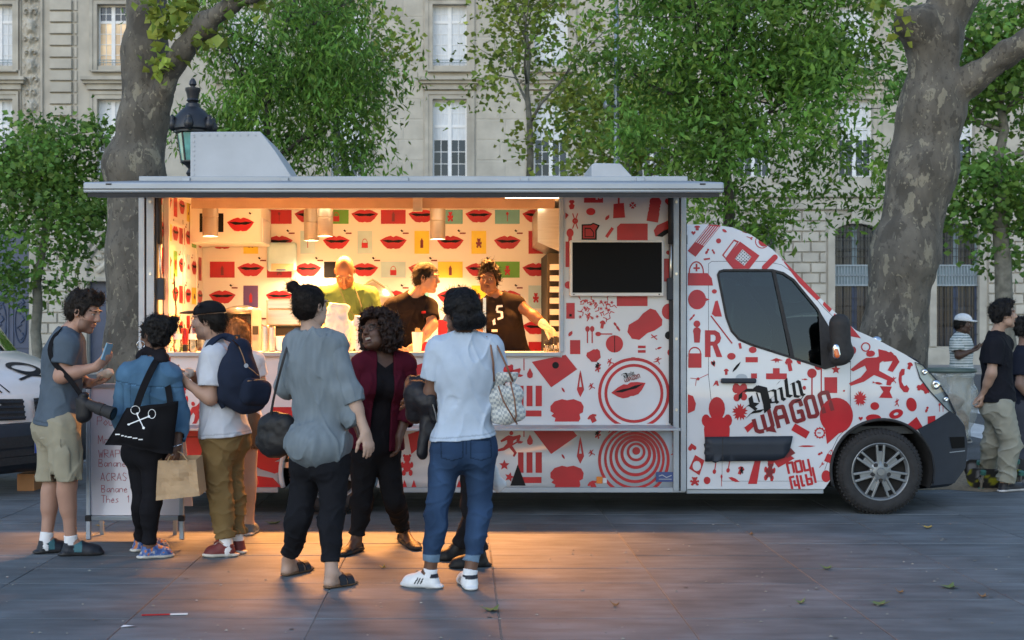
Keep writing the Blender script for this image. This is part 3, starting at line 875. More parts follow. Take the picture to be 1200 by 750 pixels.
class Field:
    """list of shapes: cone(a,b,ra,rb) and ell(center, axes, radii), smooth union or difference"""
    def __init__(s): s.p = []
    def cone(s, a, b, ra, rb, k=.03, flat=None, fk=1., sub=False):
        s.p.append(('c', np.array(a, float), np.array(b, float), ra, rb, k, None if flat is None else nrm(flat), fk, sub)); return s
    def chain(s, pts, rs, k=.03, flat=None, fk=1.):
        for i in range(len(pts) - 1): s.cone(pts[i], pts[i + 1], rs[i], rs[i + 1], k, flat, fk)
        return s
    def ell(s, c, r, ax=None, k=.03, sub=False):
        s.p.append(('e', np.array(c, float), np.eye(3) if ax is None else np.array(ax, float), np.array(r, float), 0, k, None, 1., sub)); return s
    def cut(s, fn): s.p.append(('f', fn)); return s         # fn(P)->d, intersected as max(D, d)
    def copy(s):
        n = Field(); n.p = list(s.p); return n
    def bounds(s):
        lo, hi = np.full(3, 1e9), np.full(3, -1e9)
        for p in s.p:
            if p[0] == 'c' and not p[8]:
                for q, r in ((p[1], p[3]), (p[2], p[4])): lo = np.minimum(lo, q - r); hi = np.maximum(hi, q + r)
            elif p[0] == 'e' and not p[8]:
                e = np.sqrt(((p[2] * p[3][:, None]) ** 2).sum(0)); lo = np.minimum(lo, p[1] - e); hi = np.maximum(hi, p[1] + e)
        return lo, hi
    def grid(s, lo, hi, h, disp=None):
        n = np.maximum(4, np.ceil((hi - lo) / h).astype(int) + 1)
        xs, ys, zs = (lo[q] + h * np.arange(n[q]) for q in range(3))
        D = np.full(n, .5, np.float32)
        ax_ = (xs, ys, zs)
        for p in s.p:
            if p[0] == 'f': continue
            if p[0] == 'c':
                r = max(p[3], p[4]); l = np.minimum(p[1], p[2]) - r; u = np.maximum(p[1], p[2]) + r
            else:
                e = np.sqrt(((p[2] * p[3][:, None]) ** 2).sum(0)); l = p[1] - e; u = p[1] + e
            k = p[5]; mg = k + 3 * h
            sl = []
            for q in range(3):
                a, b = np.searchsorted(ax_[q], l[q] - mg), np.searchsorted(ax_[q], u[q] + mg); sl.append((a, b))
            if any(b - a < 1 for a, b in sl): continue
            ss = tuple(slice(a, b) for a, b in sl)
            G = np.stack(np.meshgrid(*(ax_[q][sl[q][0]:sl[q][1]] for q in range(3)), indexing='ij'), -1)
            if p[0] == 'c':
                _, a, b, ra, rb, k, fl, fk, sub = p
                ba = b - a; t = np.clip(((G - a) @ ba) / (ba @ ba + 1e-12), 0, 1)
                w = G - a - t[..., None] * ba
                d2 = (w ** 2).sum(-1)
                if fl is not None:
                    wn_ = w @ fl; d2 = d2 + wn_ ** 2 * (1 / fk ** 2 - 1)
                d = np.sqrt(d2) - (ra + (rb - ra) * t)
                if fl is not None: d = d * (fk ** .5)
            else:
                _, c, A, r, _, k, _, _, sub = p
                L = (G - c) @ A.T
                k0 = np.sqrt(((L / r) ** 2).sum(-1)); k1 = np.sqrt(((L / r ** 2) ** 2).sum(-1))
                d = k0 * (k0 - 1) / (k1 + 1e-9)
            o = D[ss]
            if sub:
                hh = np.clip(.5 - .5 * (o + d) / k, 0, 1); D[ss] = o * (1 - hh) - d * hh + k * hh * (1 - hh)
            else:
                hh = np.clip(.5 + .5 * (o - d) / k, 0, 1); D[ss] = o * (1 - hh) + d * hh - k * hh * (1 - hh)
        near = np.abs(D) < .06 + 2 * h
        if disp is not None:
            I = np.argwhere(near); P = np.stack([ax_[q][I[:, q]] for q in range(3)], 1)
            D[near] += disp(P)
        fs = [p[1] for p in s.p if p[0] == 'f']
        if fs:
            I = np.argwhere(D < .03 + h); P = np.stack([ax_[q][I[:, q]] for q in range(3)], 1)
            v = D[tuple(I.T)]
            for f in fs: v = np.maximum(v, f(P))
            D[tuple(I.T)] = v
        for q in range(3):       # close at the border
            sl = [slice(None)] * 3; sl[q] = 0; D[tuple(sl)] = np.abs(D[tuple(sl)]) + 1e-3
            sl[q] = -1; D[tuple(sl)] = np.abs(D[tuple(sl)]) + 1e-3
        return D, xs, ys, zs
    def mesh(s, h, disp=None, fine=()):
        """fine: boxes (lo, hi, h) meshed at a finer step from the same field"""
        lo, hi = s.bounds(); m = 3 * h
        V, Q = nets(*s.grid(lo - m, hi + m, h, disp))
        if not len(fine): return V, Q
        C = V[Q].mean(1); keep = np.ones(len(Q), bool)
        for l, u, hf in fine: keep &= ~((C > np.array(l) + h * .6) & (C < np.array(u) - h * .6)).all(1)
        Q = Q[keep]; VV = [V]; QQ = [Q]; n = len(V)
        for l, u, hf in fine:
            l, u = np.array(l, float), np.array(u, float)
            v, q = nets(*s.grid(l - 2 * hf, u + 2 * hf, hf, disp))
            if not len(q): continue
            c = v[q].mean(1); b = ((c > l) & (c < u)).all(1)
            q = q[b]; VV.append(v); QQ.append(q + n); n += len(v)
        V = np.concatenate(VV); Q = np.concatenate(QQ)
        us = np.unique(Q); mp = np.full(len(V), -1); mp[us] = np.arange(len(us))
        return V[us], mp[Q]

# ------------------------------------------------------------------ the two old plane trees
def big_tree(name, label, base, f, disp_amp, leaf_c, seed):
    t = thing(name, label, 'tree', base)
    def disp(P):
        return disp_amp * fbm(P * np.array([2.2, 2.2, 1.3]) + seed, 3) + .016 * fbm(P * np.array([9, 9, 6]) + seed, 3)
    V, Q = f.mesh(.032, disp)
    obj('trunk', V, Q, M['bark'], t, smooth=True)
    rng = np.random.default_rng(seed)
    if leaf_c is not None: foliage(np.array(leaf_c), 12, (.09, .09, .08), .12, .9, .2, rng, 'foliage', M['leaf_plane'], t)
    return t
YT = 14.6
f = Field()
f.chain([at(168, 470, YT), at(165, 415, YT), at(163, 300, YT), at(158, 200, YT)], [.45, .37, .335, .30], .15)
f.chain([at(158, 200, YT), at(168, 140, YT), at(171, 60, YT), at(172, -160, YT)], [.30, .24, .225, .21], .15)
f.ell(at(146, 190, YT - .1), (.19, .22, .22), k=.15)
f.chain([at(178, 150, YT), at(200, 80, YT - .3), at(240, 28, YT - .6), at(290, -6, YT - .9), at(420, -70, YT - 1.6)], [.14, .12, .108, .10, .085], .07)
f.ell(at(245, 36, YT - .6), (.1, .1, .1), k=.08)
f.cone(at(168, 470, YT), at(170, 500, YT), .47, .62, .1)
lc = [at(205 + random.uniform(-25, 25), 12 + random.uniform(-20, 18), YT - .5) for _ in range(12)] + [at(188, 75 + random.uniform(-8, 8), YT - .5) for _ in range(4)] + [at(240 + random.uniform(-10, 10), 45 + random.uniform(-8, 8), YT - .7) for _ in range(3)] + [at(290 + random.uniform(-20, 20), 12 + random.uniform(-12, 8), YT - .9) for _ in range(4)]
big_tree('old_plane_tree', 'old plane tree with flaking mottled bark forking beside the street lamp', at(168, 382 + EYE * F / YT, YT), f, .03, lc, 3)
YT = 15.2
f = Field()
f.chain([at(1040, 480, YT), at(1046, 400, YT), at(1060, 300, YT), at(1080, 200, YT), at(1092, 130, YT)], [.43, .36, .34, .315, .315], .2)
f.chain([at(1092, 130, YT), at(1096, 50, YT), at(1120, -10, YT), at(1160, -120, YT)], [.315, .265, .25, .22], .18)
f.chain([at(1096, 40, YT), at(1078, 32, YT - .1), at(1066, 28, YT - .15)], [.25, .20, .16], .12)
f.chain([at(1100, 120, YT), at(1140, 92, YT - .2), at(1180, 62, YT - .4), at(1260, 15, YT - .8)], [.18, .16, .15, .13], .07)
f.cone(at(1040, 480, YT), at(1036, 505, YT), .46, .6, .1)
lc = [at(1030 + random.uniform(-10, 10), 4 + random.uniform(-6, 4), YT - .4) for _ in range(3)] + [at(1060, 30, YT - .4)]
big_tree('old_plane_tree', 'thick leaning plane trunk with a cut stub and a heavy limb behind the truck bonnet', at(1040, 382 + EYE * F / YT, YT), f, .042, lc, 21)

# ------------------------------------------------------------------ street lamp, mast
YL = 17.5
p = at(226, 150, YL); s_ = YL / F
lamp = thing('street_lamp', 'ornate black street lamp with green glass beside the plane trunk', 'street lamp', (p[0], YL, 0))
zz = lambda py: at(0, py, YL)[2]
MB().lathe([(.02, zz(92)), (.045, zz(96)), (.05, zz(99)), (.03, zz(101)), (.03, zz(102)), (.1, zz(103.5)), (.1, zz(106)), (.085, zz(109)), (.07, zz(116)), (.085, zz(118)), (.06, zz(120)), (.09, zz(122)),
            (.10, zz(126)), (.16, zz(130)), (.235, zz(138)), (.26, zz(145)), (.275, zz(149)), (.275, zz(152)), (.235, zz(154)), (.235, zz(156))][::-1], (p[0], YL, 0), n=24).build('lamp_cap', M['iron'], lamp, smooth=True, sharp=40)
for k in range(6):
    b = MB(); a = R(60 * k + 30)
    c = (p[0] + .275 * math.cos(a), YL + .275 * math.sin(a), zz(148))
    b.lathe([(.01, -.08), (.05, -.05), (.065, 0), (.05, .05), (.03, .08), (.04, .1), (.01, .13)], c, n=8)
    b.build('crown_ornament', M['iron'], lamp, smooth=True)
b = MB(); n6 = 6
for k in range(n6):
    a0, a1 = R(60 * k), R(60 * k + 60)
    for (r0, z0), (r1, z1) in (((.15, zz(189)), (.205, zz(157))),):
        q = [(p[0] + r0 * math.cos(a0), YL + r0 * math.sin(a0), z0), (p[0] + r0 * math.cos(a1), YL + r0 * math.sin(a1), z0), (p[0] + r1 * math.cos(a1), YL + r1 * math.sin(a1), z1), (p[0] + r1 * math.cos(a0), YL + r1 * math.sin(a0), z1)]
        MB().add(q, [(0, 1, 2, 3)]).build('lamp_pane', M['lampglass'], lamp)
        b.tube([q[0], q[3]], .014, 6)
b.lathe([(.03, zz(215)), (.06, zz(208)), (.09, zz(203)), (.06, zz(198)), (.10, zz(194)), (.165, zz(190.5)), (.165, zz(189))], (p[0], YL, 0), n=12)
b.build('lantern_frame', M['iron'], lamp)
MB().lathe([(.22, 0), (.22, .3), (.13, .45), (.12, .9), (.075, 1.0), (.06, 2.4), (.05, zz(215))], (p[0], YL, 0), n=14).build('post', M['iron'], lamp, smooth=True, sharp=40)
p = at(722.5, 0, 22.2)
mast = thing('tall_mast', 'tall plain grey metal mast rising above the truck roof between the trees', 'mast', (p[0], 22.2, 0))
MB().lathe([(.06, 0), (.055, 2.5), (.042, at(0, 116, 22.2)[2]), (.033, 7.5)], (p[0], 22.2, 0), n=14).build('shaft', M['pole'], mast, smooth=True)
q = at(712, 124, 22.0)
b = MB().lathe([(.02, .1), (.06, .06), (.075, 0), (.05, -.05), (.02, -.07)], q, n=14); b.tube([q, (p[0], 22.2, q[2] + .02)], .02, 6)
b.build('lamp_head', M['pole'], mast, smooth=True)
# ================================================================== food truck
M['white'] = mat('white_vinyl', (.59, .615, .66), rough=.38, var=.03, scale=2, grime=.16, coat=.25)
M['cabwhite'] = mat('white_car_paint', (.61, .635, .68), rough=.25, var=.02, scale=2, grime=.15, coat=.8)
M['red'] = mat('red_print', (.39, .006, .014), rough=.42, var=.12, scale=5)
M['darkred'] = mat('dark_red_print', (.16, .008, .014), rough=.4, var=.1)
M['black'] = mat('black_print', (.006, .006, .008), rough=.5, spec=.2, var=.2)
M['greyprint'] = mat('pale_print', (.36, .38, .40), rough=.5)
M['alu'] = mat('aluminium_profile', (.33, .37, .42), rough=.45, metal=.35, var=.08, scale=3, stretch=(.3, 3, 3), grime=.15)
M['roofgrey'] = mat('grey_roof_paint', (.42, .45, .49), rough=.5, var=.05, grime=.14)
M['rubber'] = mat('black_rubber', (.018, .018, .02), rough=.75, var=.25, scale=30, bump=.15)
M['tyre'] = mat('tyre_rubber', (.022, .022, .024), rough=.85, var=.3, scale=18, bump=.3, bscale=60, grime=.2)
M['rim'] = mat('silver_rim_paint', (.25, .27, .29), rough=.38, metal=.6, var=.12, scale=9, grime=.35)
M['bumper'] = mat('dark_grey_plastic', (.020, .026, .038), rough=.5, spec=.3, var=.1, scale=8, bump=.08, bscale=300)
M['chassis'] = mat('dirty_chassis', (.02, .02, .021), rough=.9, var=.4)
M['cabin'] = mat('dark_cabin_plastic', (.03, .033, .036), rough=.7, var=.2)
M['glass'] = glass('tinted_glass', (.13, .18, .18), .98)
M['clear'] = glass('clear_glass', (.8, .86, .88), .93)
M['chrome'] = mat('chrome', (.7, .72, .75), rough=.12, metal=1, var=.05)
M['steel'] = mat('brushed_steel', (.52, .50, .47), rough=.3, metal=.85, var=.1, scale=4, stretch=(1, 1, 14))
M['inwall'] = mat('white_wall_sheet', (.74, .72, .68), rough=.5, var=.03, scale=2)
M['screen'] = mat('black_screen', (.003, .003, .004), rough=.5, var=.0, spec=.1)
M['orangelens'] = mat('orange_lens', (.62, .13, .03), rough=.2, coat=.6)
M['pgreen'] = mat('green_print', (.11, .33, .04), rough=.45)
M['pyellow'] = mat('yellow_print', (.75, .58, .04), rough=.45)
M['pteal'] = mat('teal_print', (.14, .38, .40), rough=.45)
M['ppurple'] = mat('purple_print', (.10, .045, .17), rough=.45)
M['psky'] = mat('sky_print', (.42, .60, .66), rough=.45)
M['lampmetal'] = mat('lamp_housing_metal', (.40, .37, .33), rough=.4, metal=.5, var=.06)
M['bulb'] = mat('glowing_bulb', (1, .8, .5), emit=(1, .70, .38, 14))
M['tubelight'] = mat('glowing_tube', (1, .9, .7), emit=(1, .74, .44, 7))

YS = 11.0
XS = lambda px, Y=YS: (px - CX) * Y / F
ZS = lambda py, Y=YS: EYE - (py - CY) * Y / F
truck = thing('food_truck', 'white food truck covered in red pictograms with its side hatch raised over the counter', 'food truck', (0, 12, 0))
YP = 11.03       # service side panel plane
YBK = 12.95      # inner back wall
XLI, XRI = XS(184), XS(657)

# shell of the box body
bx('floor', M['steel'], truck, XS(166), XS(802), 11.06, 13.05, .38, .43)
bx('back_wall', M['inwall'], truck, XS(166), XS(802), YBK, 13.05, .43, 2.70)
bx('left_wall', M['inwall'], truck, XS(166), XLI, 11.06, YBK, .43, 2.70)
bx('partition_wall', M['inwall'], truck, XRI + .34, XRI + .37, 11.1, YBK, .43, 2.66)
bx('roof', M['roofgrey'], truck, XS(164), XS(804), 11.0, 13.07, 2.705, ZS(207.5), bevel=.01)
bx('roof_trim', M['alu'], truck, XS(164), XS(805), 10.965, 10.998, ZS(214), ZS(207), bevel=.004)
bx('ceiling', M['inwall'], truck, XS(166), XS(802), 11.06, YBK, 2.67, 2.70)
bx('outer_back', M['white'], truck, XS(164), XS(804), 13.052, 13.07, .22, 2.70)
bx('right_end_wall', M['white'], truck, XS(800), XS(803), 11.06, 13.05, .22, 2.70)
bx('left_end_wall', M['white'], truck, XS(164), XS(165.7), 11.06, 13.05, .22, 2.70)
# chassis
b = MB().box(XS(170), XS(975), 11.25, 12.85, .28, .375); b.box(XS(470), XS(700), 11.15, 12.9, .2, .3); b.box(XS(240), XS(320), 11.2, 12.9, .18, .3)
b.tube([(XS(388), 11.2, .35), (XS(388), 12.9, .35)], .07, 10); b.box(XS(800), XS(1085), 11.5, 12.5, .25, .9)
b.build('chassis', M['chassis'], truck)

# service side: L-shaped panel, skirt, profiles
side = MB()
side.box(XS(657, YP), XS(786, YP), YP, YP + .025, ZS(416, YP), ZS(222, YP))
side.box(XS(184, YP), XS(786, YP), YP, YP + .025, ZS(500, YP), ZS(416, YP))
sp = side.build('service_panel', M['white'], truck)
sk = []
arch = circ(388, 553, 59, 40)
PT, TT = tess([(rect(165, 501, 797, 571), [])], clip=None, cut=[[p for p in arch]])
W = plane_y(YS)(PT[:, 0], PT[:, 1])
skirt = obj('skirt_panel', W, TT[:, ::-1].copy(), M['white'], truck)
sol = skirt.modifiers.new('thickness', 'SOLIDIFY'); sol.thickness = .02; sol.offset = -1
b = MB(); b.tube([tuple(at(388 + 59 * math.cos(R(a)), 553 + 59 * math.sin(R(a)), YS - .005)) for a in range(162, 379, 6)], .022, 6)
b.build('wheel_arch_trim', M['white'], truck, smooth=True)
bx('sill_profile', M['alu'], truck, XS(453), XS(803), 10.985, 11.02, ZS(577), ZS(571.2), bevel=.004)
bx('sill_profile', M['alu'], truck, XS(164), XS(326), 10.985, 11.02, ZS(577), ZS(571.2), bevel=.004)
b = MB(); b.box(XS(163.5), XS(170.5), 10.965, 11.05, ZS(575), ZS(214.3)); b.box(XS(172.2), XS(181.5), 10.975, 11.05, ZS(500), ZS(214.3))
b.build('corner_post', M['alu'], truck, bevel=.004)
bx('door_seal', M['rubber'], truck, XS(170.6), XS(172.1), 10.985, 11.05, ZS(575), ZS(214.3))
b = MB(); b.box(XS(797), XS(803.5), 10.965, 11.05, ZS(575), ZS(214.3)); b.box(XS(788.5), XS(795.3), 10.975, 11.05, ZS(575), ZS(214.3))
b.build('corner_post', M['alu'], truck, bevel=.004)
bx('door_seal', M['rubber'], truck, XS(795.5), XS(796.8), 10.985, 11.05, ZS(575), ZS(214.3))
bx('door_seal', M['rubber'], truck, XS(784.5), XS(788.3), 10.99, 11.06, ZS(496), ZS(214.3))
bx('door_seal', M['rubber'], truck, XS(181.7), XS(184), 10.99, 11.06, ZS(413), ZS(214.3))
b = MB()
for py in (237, 321, 397, 480): b.lathe([(.012, -.012), (.012, 0)], (XS(792), 10.975, ZS(py)), 'y', 8); b.lathe([(.012, -.012), (.012, 0)], (XS(177), 10.975, ZS(py)), 'y', 8)
b.build('bolt', M['steel'], truck); 
# window frame, counter and ledge
b = MB(); zc = ZS(413)
b.box(XS(184), XRI, 10.98, 11.02, ZS(417.5), ZS(412.6)); b.box(XRI - .012, XRI + .025, 11.0, 11.029, ZS(412.4), ZS(222))
b.build('serving_frame', M['alu'], truck, bevel=.003)
bx('counter', M['inwall'], truck, XS(184), XRI, 11.022, 11.55, zc - .03, zc, bevel=.004)
bx('work_table', M['steel'], truck, XLI, XS(610), 12.35, YBK, 1.16, 1.2)
bx('ledge', M['alu'], truck, XS(186), XS(787), 10.64, YP - .001, ZS(501), ZS(498.2), bevel=.004)
bx('ledge_rail', M['alu'], truck, XS(164), XS(797), 10.97, 10.999, ZS(504.5), ZS(501.3))

# hatch: sloping lid over the counter
yF = 9.45
zf = at(0, 213.5, yF)[2]; zb = ZS(212.4); th = .075
hx0, hx1 = XS(164), XS(805)
def hz(y): return zf + (zb - zf) * (y - yF) / (10.96 - yF)
def slab(x0, x1, y0, y1, dz0, dz1):
    return [(x, y, hz(y) + d) for y in (y0, y1) for d in (dz0, dz1) for x in (x0, x1)], [(0, 1, 3, 2), (5, 4, 6, 7), (0, 4, 5, 1), (2, 3, 7, 6), (0, 2, 6, 4), (1, 5, 7, 3)]
hatch = MB().add(*slab(hx0 - .03, hx1, yF, 10.955, -th, 0)).build('hatch', M['alu'], truck, bevel=.012)
MB().add(*slab(hx0 + .0, hx1 - .03, yF + .01, 10.9, -th - .03, -th - .002)).build('hatch_seal', M['rubber'], hatch)
MB().add(*slab(hx0 + .05, hx1 - .08, yF + .06, 10.9, -th - .036, -th - .031)).build('hatch_lining', M['white'], hatch)
b = MB()
for x in (hx0 + .13, hx1 - .17): b.add(*slab(x, x + .04, yF - .004, yF + .03, -.018, -.008))
b.build('hatch_latch', M['rubber'], hatch)
MB().add(*slab(hx0 - .03, hx1, yF - .006, yF, -.05, -.044)).build('hatch_groove', M['rubber'], hatch)
for (xa, ya), (xb_, yb_) in (((186, 226), (189, 345)), ((786, 226), (786, 345))):
    a, d = at(xa, ya, 10.9), at(xb_, yb_, 11.02)
    mid = a + (d - a) * .5
    st = MB().tube([a, mid], .022, 8).build('gas_strut', M['rubber'], truck, smooth=True)
    MB().tube([mid, d], .011, 8).build('strut_rod', M['steel'], st, smooth=True)
    c = at(xb_, yb_ - 12, 11.0); MB().box(c[0] - .03, c[0] + .03, 10.98, 11.03, c[2] - .13, c[2] + .05).build('strut_bracket', M['bumper'], st, bevel=.006)

# fascia board, tubes, heat lamps
fz = EYE + (CY - 244.5) * 11.72 / F
bx('fascia_board', mat('beige_board', (.38, .28, .21), rough=.5), truck, XLI + .14, XRI, 11.70, 11.72, fz, 2.669)
b = MB().box(at(484, 0, 11.68)[0], at(495, 0, 11.68)[0], 11.62, 11.69, fz - .03, fz + .10); b.build('junction_box', M['steel'], truck, bevel=.005)
for xa, xb_ in ((300, 480), (485, 640)):
    t_ = MB().tube([(XS(xa, 11.86), 11.86, 2.615), (XS(xb_, 11.86), 11.86, 2.615)], .018, 8).build('tube_lamp', M['tubelight'], truck)
MB().tube([at(592, 230.5, 10.7), at(655, 230.5, 10.7)], .012, 8).build('tube_lamp', M['tubelight'], truck)
lamps_at = [(246.5, 12.0), (381, 12.0), (513, 12.4), (365, 12.6)]
heat0 = None
for i, (px, Y) in enumerate(lamps_at):
    x = XS(px, Y); zt, zbm = 2.665, EYE + (CY - 277) * 12.0 / F
    if heat0 is None:
        b = MB().lathe([(.068, zbm - 2.5), (.07, zbm - 2.5 + .005), (.07, zbm - 2.5 + .165), (.066, zbm - 2.5 + .17), (.072, zbm - 2.5 + .175), (.072, zt - 2.5 - .02), (.03, zt - 2.5)], (0, 0, 0), n=20, cap=False)
        heat0 = obj('heat_lamp', np.array(b.v) + wloc(truck), b.f, M['lampmetal'], truck, smooth=True, sharp=35)
        bb = MB().lathe([(.005, zbm - 2.5 + .004), (.06, zbm - 2.5 + .006), (.066, zbm - 2.5 + .03)], (0, 0, 0), n=16)
        obj('bulb', np.array(bb.v) + wloc(heat0), bb.f, M['bulb'], heat0)
        h_ = heat0
    else: h_ = dup(heat0, truck)
    h_.location = (x, Y - 12, 2.5)
LAMP = (1.0, .37, .08)
def spot(name, loc, to, power, size=100, blend=.6, rad=.06, col=LAMP):
    d = bpy.data.lights.new(name, 'SPOT'); d.energy = power; d.color = col; d.spot_size = R(size); d.spot_blend = blend; d.shadow_soft_size = rad
    o = bpy.data.objects.new(name, d); COL.objects.link(o); o.location = loc
    o.rotation_euler = (Vector(to) - Vector(loc)).to_track_quat('-Z', 'Y').to_euler(); return o
for i, (px, Y) in enumerate(lamps_at):
    x = XS(px, Y); z = EYE + (CY - 277) * 12.0 / F
    spot('heat_lamp_light', (x, Y, z - .03), (x, Y - .02, 0), [18, 22, 90, 85][i], 140, .8, .05, (1, .58, .27))
for k, (x0, x1, P_w) in enumerate(((-2.1, -.45, 165), (-.42, .76, 80))):
    d = bpy.data.lights.new('tube_light', 'AREA'); d.shape = 'RECTANGLE'; d.size = x1 - x0; d.size_y = .07; d.spread = R(112); d.energy = P_w; d.color = LAMP
    o = bpy.data.objects.new('tube_light', d); COL.objects.link(o); o.location = ((x0 + x1) / 2, 11.8, 2.56)
    o.rotation_euler = (Vector((0, -.45, -1))).to_track_quat('-Z', 'X').to_euler()
    o.rotation_euler = Matrix(((1, 0, 0), (0, math.cos(R(-20)), -math.sin(R(-20))), (0, math.sin(R(-20)), math.cos(R(-20))))).to_euler()

# roof boxes
b = MB().prism([(XS(px, 11.4), ZS(py, 11.4)) for px, py in ((223, 154.5), (305, 154), (322, 176), (343, 209), (223, 209))], 11.4, 12.4)
b.build('roof_vent', M['roofgrey'], truck, bevel=.008)
b = MB().prism([(XS(px, 11.6), ZS(py, 11.6)) for px, py in ((693, 193), (697, 191), (727, 191.5), (743, 209), (693, 209))], 11.6, 12.3)
b.build('roof_hatch', M['roofgrey'], truck, bevel=.01)

b = MB()
for k in range(9): b.lathe([(.010, -.006), (.010, 0)], (XS(227 + k * 9, 11.4), 11.4, ZS(158, 11.4)), 'y', 8); b.lathe([(.010, -.006), (.010, 0)], (XS(227, 11.4), 11.4, ZS(160 + k * 5.5, 11.4)), 'y', 8)
b.build('rivet', M['roofgrey'], bpy.data.objects['roof_vent'])['kind'] = 'stuff'
for px in (215, 330, 470, 610, 745): MB().box(XS(px), XS(px + 9), 10.94, 10.9645, ZS(214), ZS(208.5)).build('hinge', M['alu'], truck, bevel=.004)
# television
bx('television', mat('white_tv_bezel', (.62, .60, .58), rough=.4), truck, XS(668, 10.95), XS(777.5, 10.95), 10.95, 11.028, ZS(347, 10.95), ZS(281.5, 10.95), bevel=.006)
tv = bpy.data.objects['television']
bx('screen', M['screen'], tv, XS(670.8, 10.95), XS(775.5, 10.95), 10.944, 10.9495, ZS(343, 10.95), ZS(284, 10.95))
b = MB()
for px in (672.5, 772.5): b.lathe([(.006, -.006), (.006, 0)], (XS(px, 10.95), 10.95, ZS(345, 10.95)), 'y', 6)
b.build('screw', M['rubber'], tv)

# ------------------------------------------------------------------ lettering of the livery (nib strokes, drawn after the photograph)
def lettering(x, y, s, rot=0):
    """returns (black blackletter word, dark red word) with the photograph's stroke layout"""
    k = []
    for pts, w in (([(22, 262), (26, 200), (75, 165), (195, 165), (190, 125)], 44), ([(185, 140), (285, 165), (318, 300), (330, 395)], 78), ([(195, 190), (135, 240), (150, 320), (215, 330)], 46), ([(95, 345), (130, 330), (205, 385)], 30),
                   ([(205, 190), (238, 300)], 14), ([(100, 470), (150, 415), (272, 395)], 46), ([(322, 190), (380, 165), (414, 172), (426, 290), (448, 310)], 30), ([(414, 222), (358, 262), (366, 306), (424, 296)], 26),
                   ([(446, 150), (478, 142), (496, 258), (526, 276)], 32), ([(436, 98), (468, 62)], 24), ([(510, 58), (534, 40), (556, 226), (600, 236)], 36), ([(590, 96), (618, 84), (640, 232), (690, 240)], 32), ([(656, 62), (684, 76), (716, 212), (745, 222)], 32), ([(735, 225), (700, 275), (640, 292)], 24)):
        k += nib(pts, w * 1.25)
    r = []
    for pts in ([(172, 490), (205, 618), (240, 632), (290, 622)], [(268, 440), (312, 610)], [(338, 372), (388, 560), (372, 596), (312, 612)], [(458, 592), (412, 412), (430, 362), (500, 350), (562, 545)], [(440, 478), (520, 458)],
                [(712, 345), (690, 280), (620, 292), (588, 330), (632, 500), (660, 518), (738, 492), (712, 400), (660, 412)], [(800, 448), (752, 280), (778, 245), (838, 238), (892, 430), (868, 458), (800, 464), (795, 440)], [(968, 425), (912, 222), (940, 196), (1002, 190), (1062, 395)]):
        r += stroke(pts, 46)
    f_ = lambda pl: tf(pl, x - 550 * s * math.cos(R(rot)) , y - 340 * s, s, s, rot)
    return f_(k), f_(r)
def lips(x, y, w, h, rot=0):
    return tf([(LIPS_O, [LIPS_I])], x, y, w, h, rot), tf([(LIPS_I, [])], x, y, w, h, rot)
def ringx(c, r0, r1, n=48): return ring(c[0], c[1], r0, r1, n)

# ------------------------------------------------------------------ print on the service panel
rp = []
A = lambda ic, x, y, sx, sy=None, rot=0: rp.extend(tf(ic, x, y, sx, sy, rot))
def panel_icons(dy):
    """the wall paper's repeat around the ledge; the same figures come again lower down"""
    rp.extend(P_([(623, 424 + dy), (662.8, 415.7 + dy), (676.4, 432.7 + dy), (645.8, 454 + dy)]))
    rp.extend(P_(rect(613.4, 420 + dy, 614.6, 434 + dy), rect(607, 452 + dy, 613.5, 476 + dy), rect(617, 452 + dy, 624, 476 + dy), rect(627.6, 452 + dy, 635, 476 + dy), rect(612, 481 + dy, 634.5, 488 + dy)))
    A(WRENCH, 604, 441 + dy, 7, 9, 60); rp.extend(P_([(621, 431 + dy), (624.5, 438 + dy), (624, 442 + dy), (621, 443.5 + dy), (618, 442 + dy), (617.5, 438 + dy)]))
    A(JACKET, 664.5, 480.5 + dy, 19.5, 13.5); A(CHILI, 680, 449.5 + dy, 10, 16); A(LEAF, 660, 457 + dy, 3.6, 3, 60); A(MAN, 693, 453 + dy, 4.6, 4, -20)
    A(TEE, 694.5, 490 + dy, 6, 5, -25); A(BEAR, 701, 431 + dy, 4.5, 5, 20)
    A(MAN, 715, 424.7 + dy, 4.8, 4.4, -30); A(MAN, 770.5, 422.5 + dy, 5, 4.4, 15); A(LEAF, 742, 419 + dy, 3, 1.2)
    A(BEAR, 477, 467 + dy, 11, 12.5); A(P_([(478, 431 + dy), (497, 425 + dy), (499, 440 + dy), (482, 454 + dy)]), 0, 0, 1)
    for q in (474, 485, 526, 538): rp.extend(P_([(q - 3, 493 + dy), (q, 484 + dy), (q + 3, 493 + dy)]))
    A(P_(star(5)), 591, 467 + dy, 6.5); A(P_(star(5)), 597, 481 + dy, 6, 6, 15); A(MAN, 597, 442 + dy, 14, 15, 10); A(LOCK, 520, 455 + dy, 8, 9); A(HEART, 545, 470 + dy, 7); A(BOTTLE, 560, 450 + dy, 12, 16, 12)
panel_icons(0)
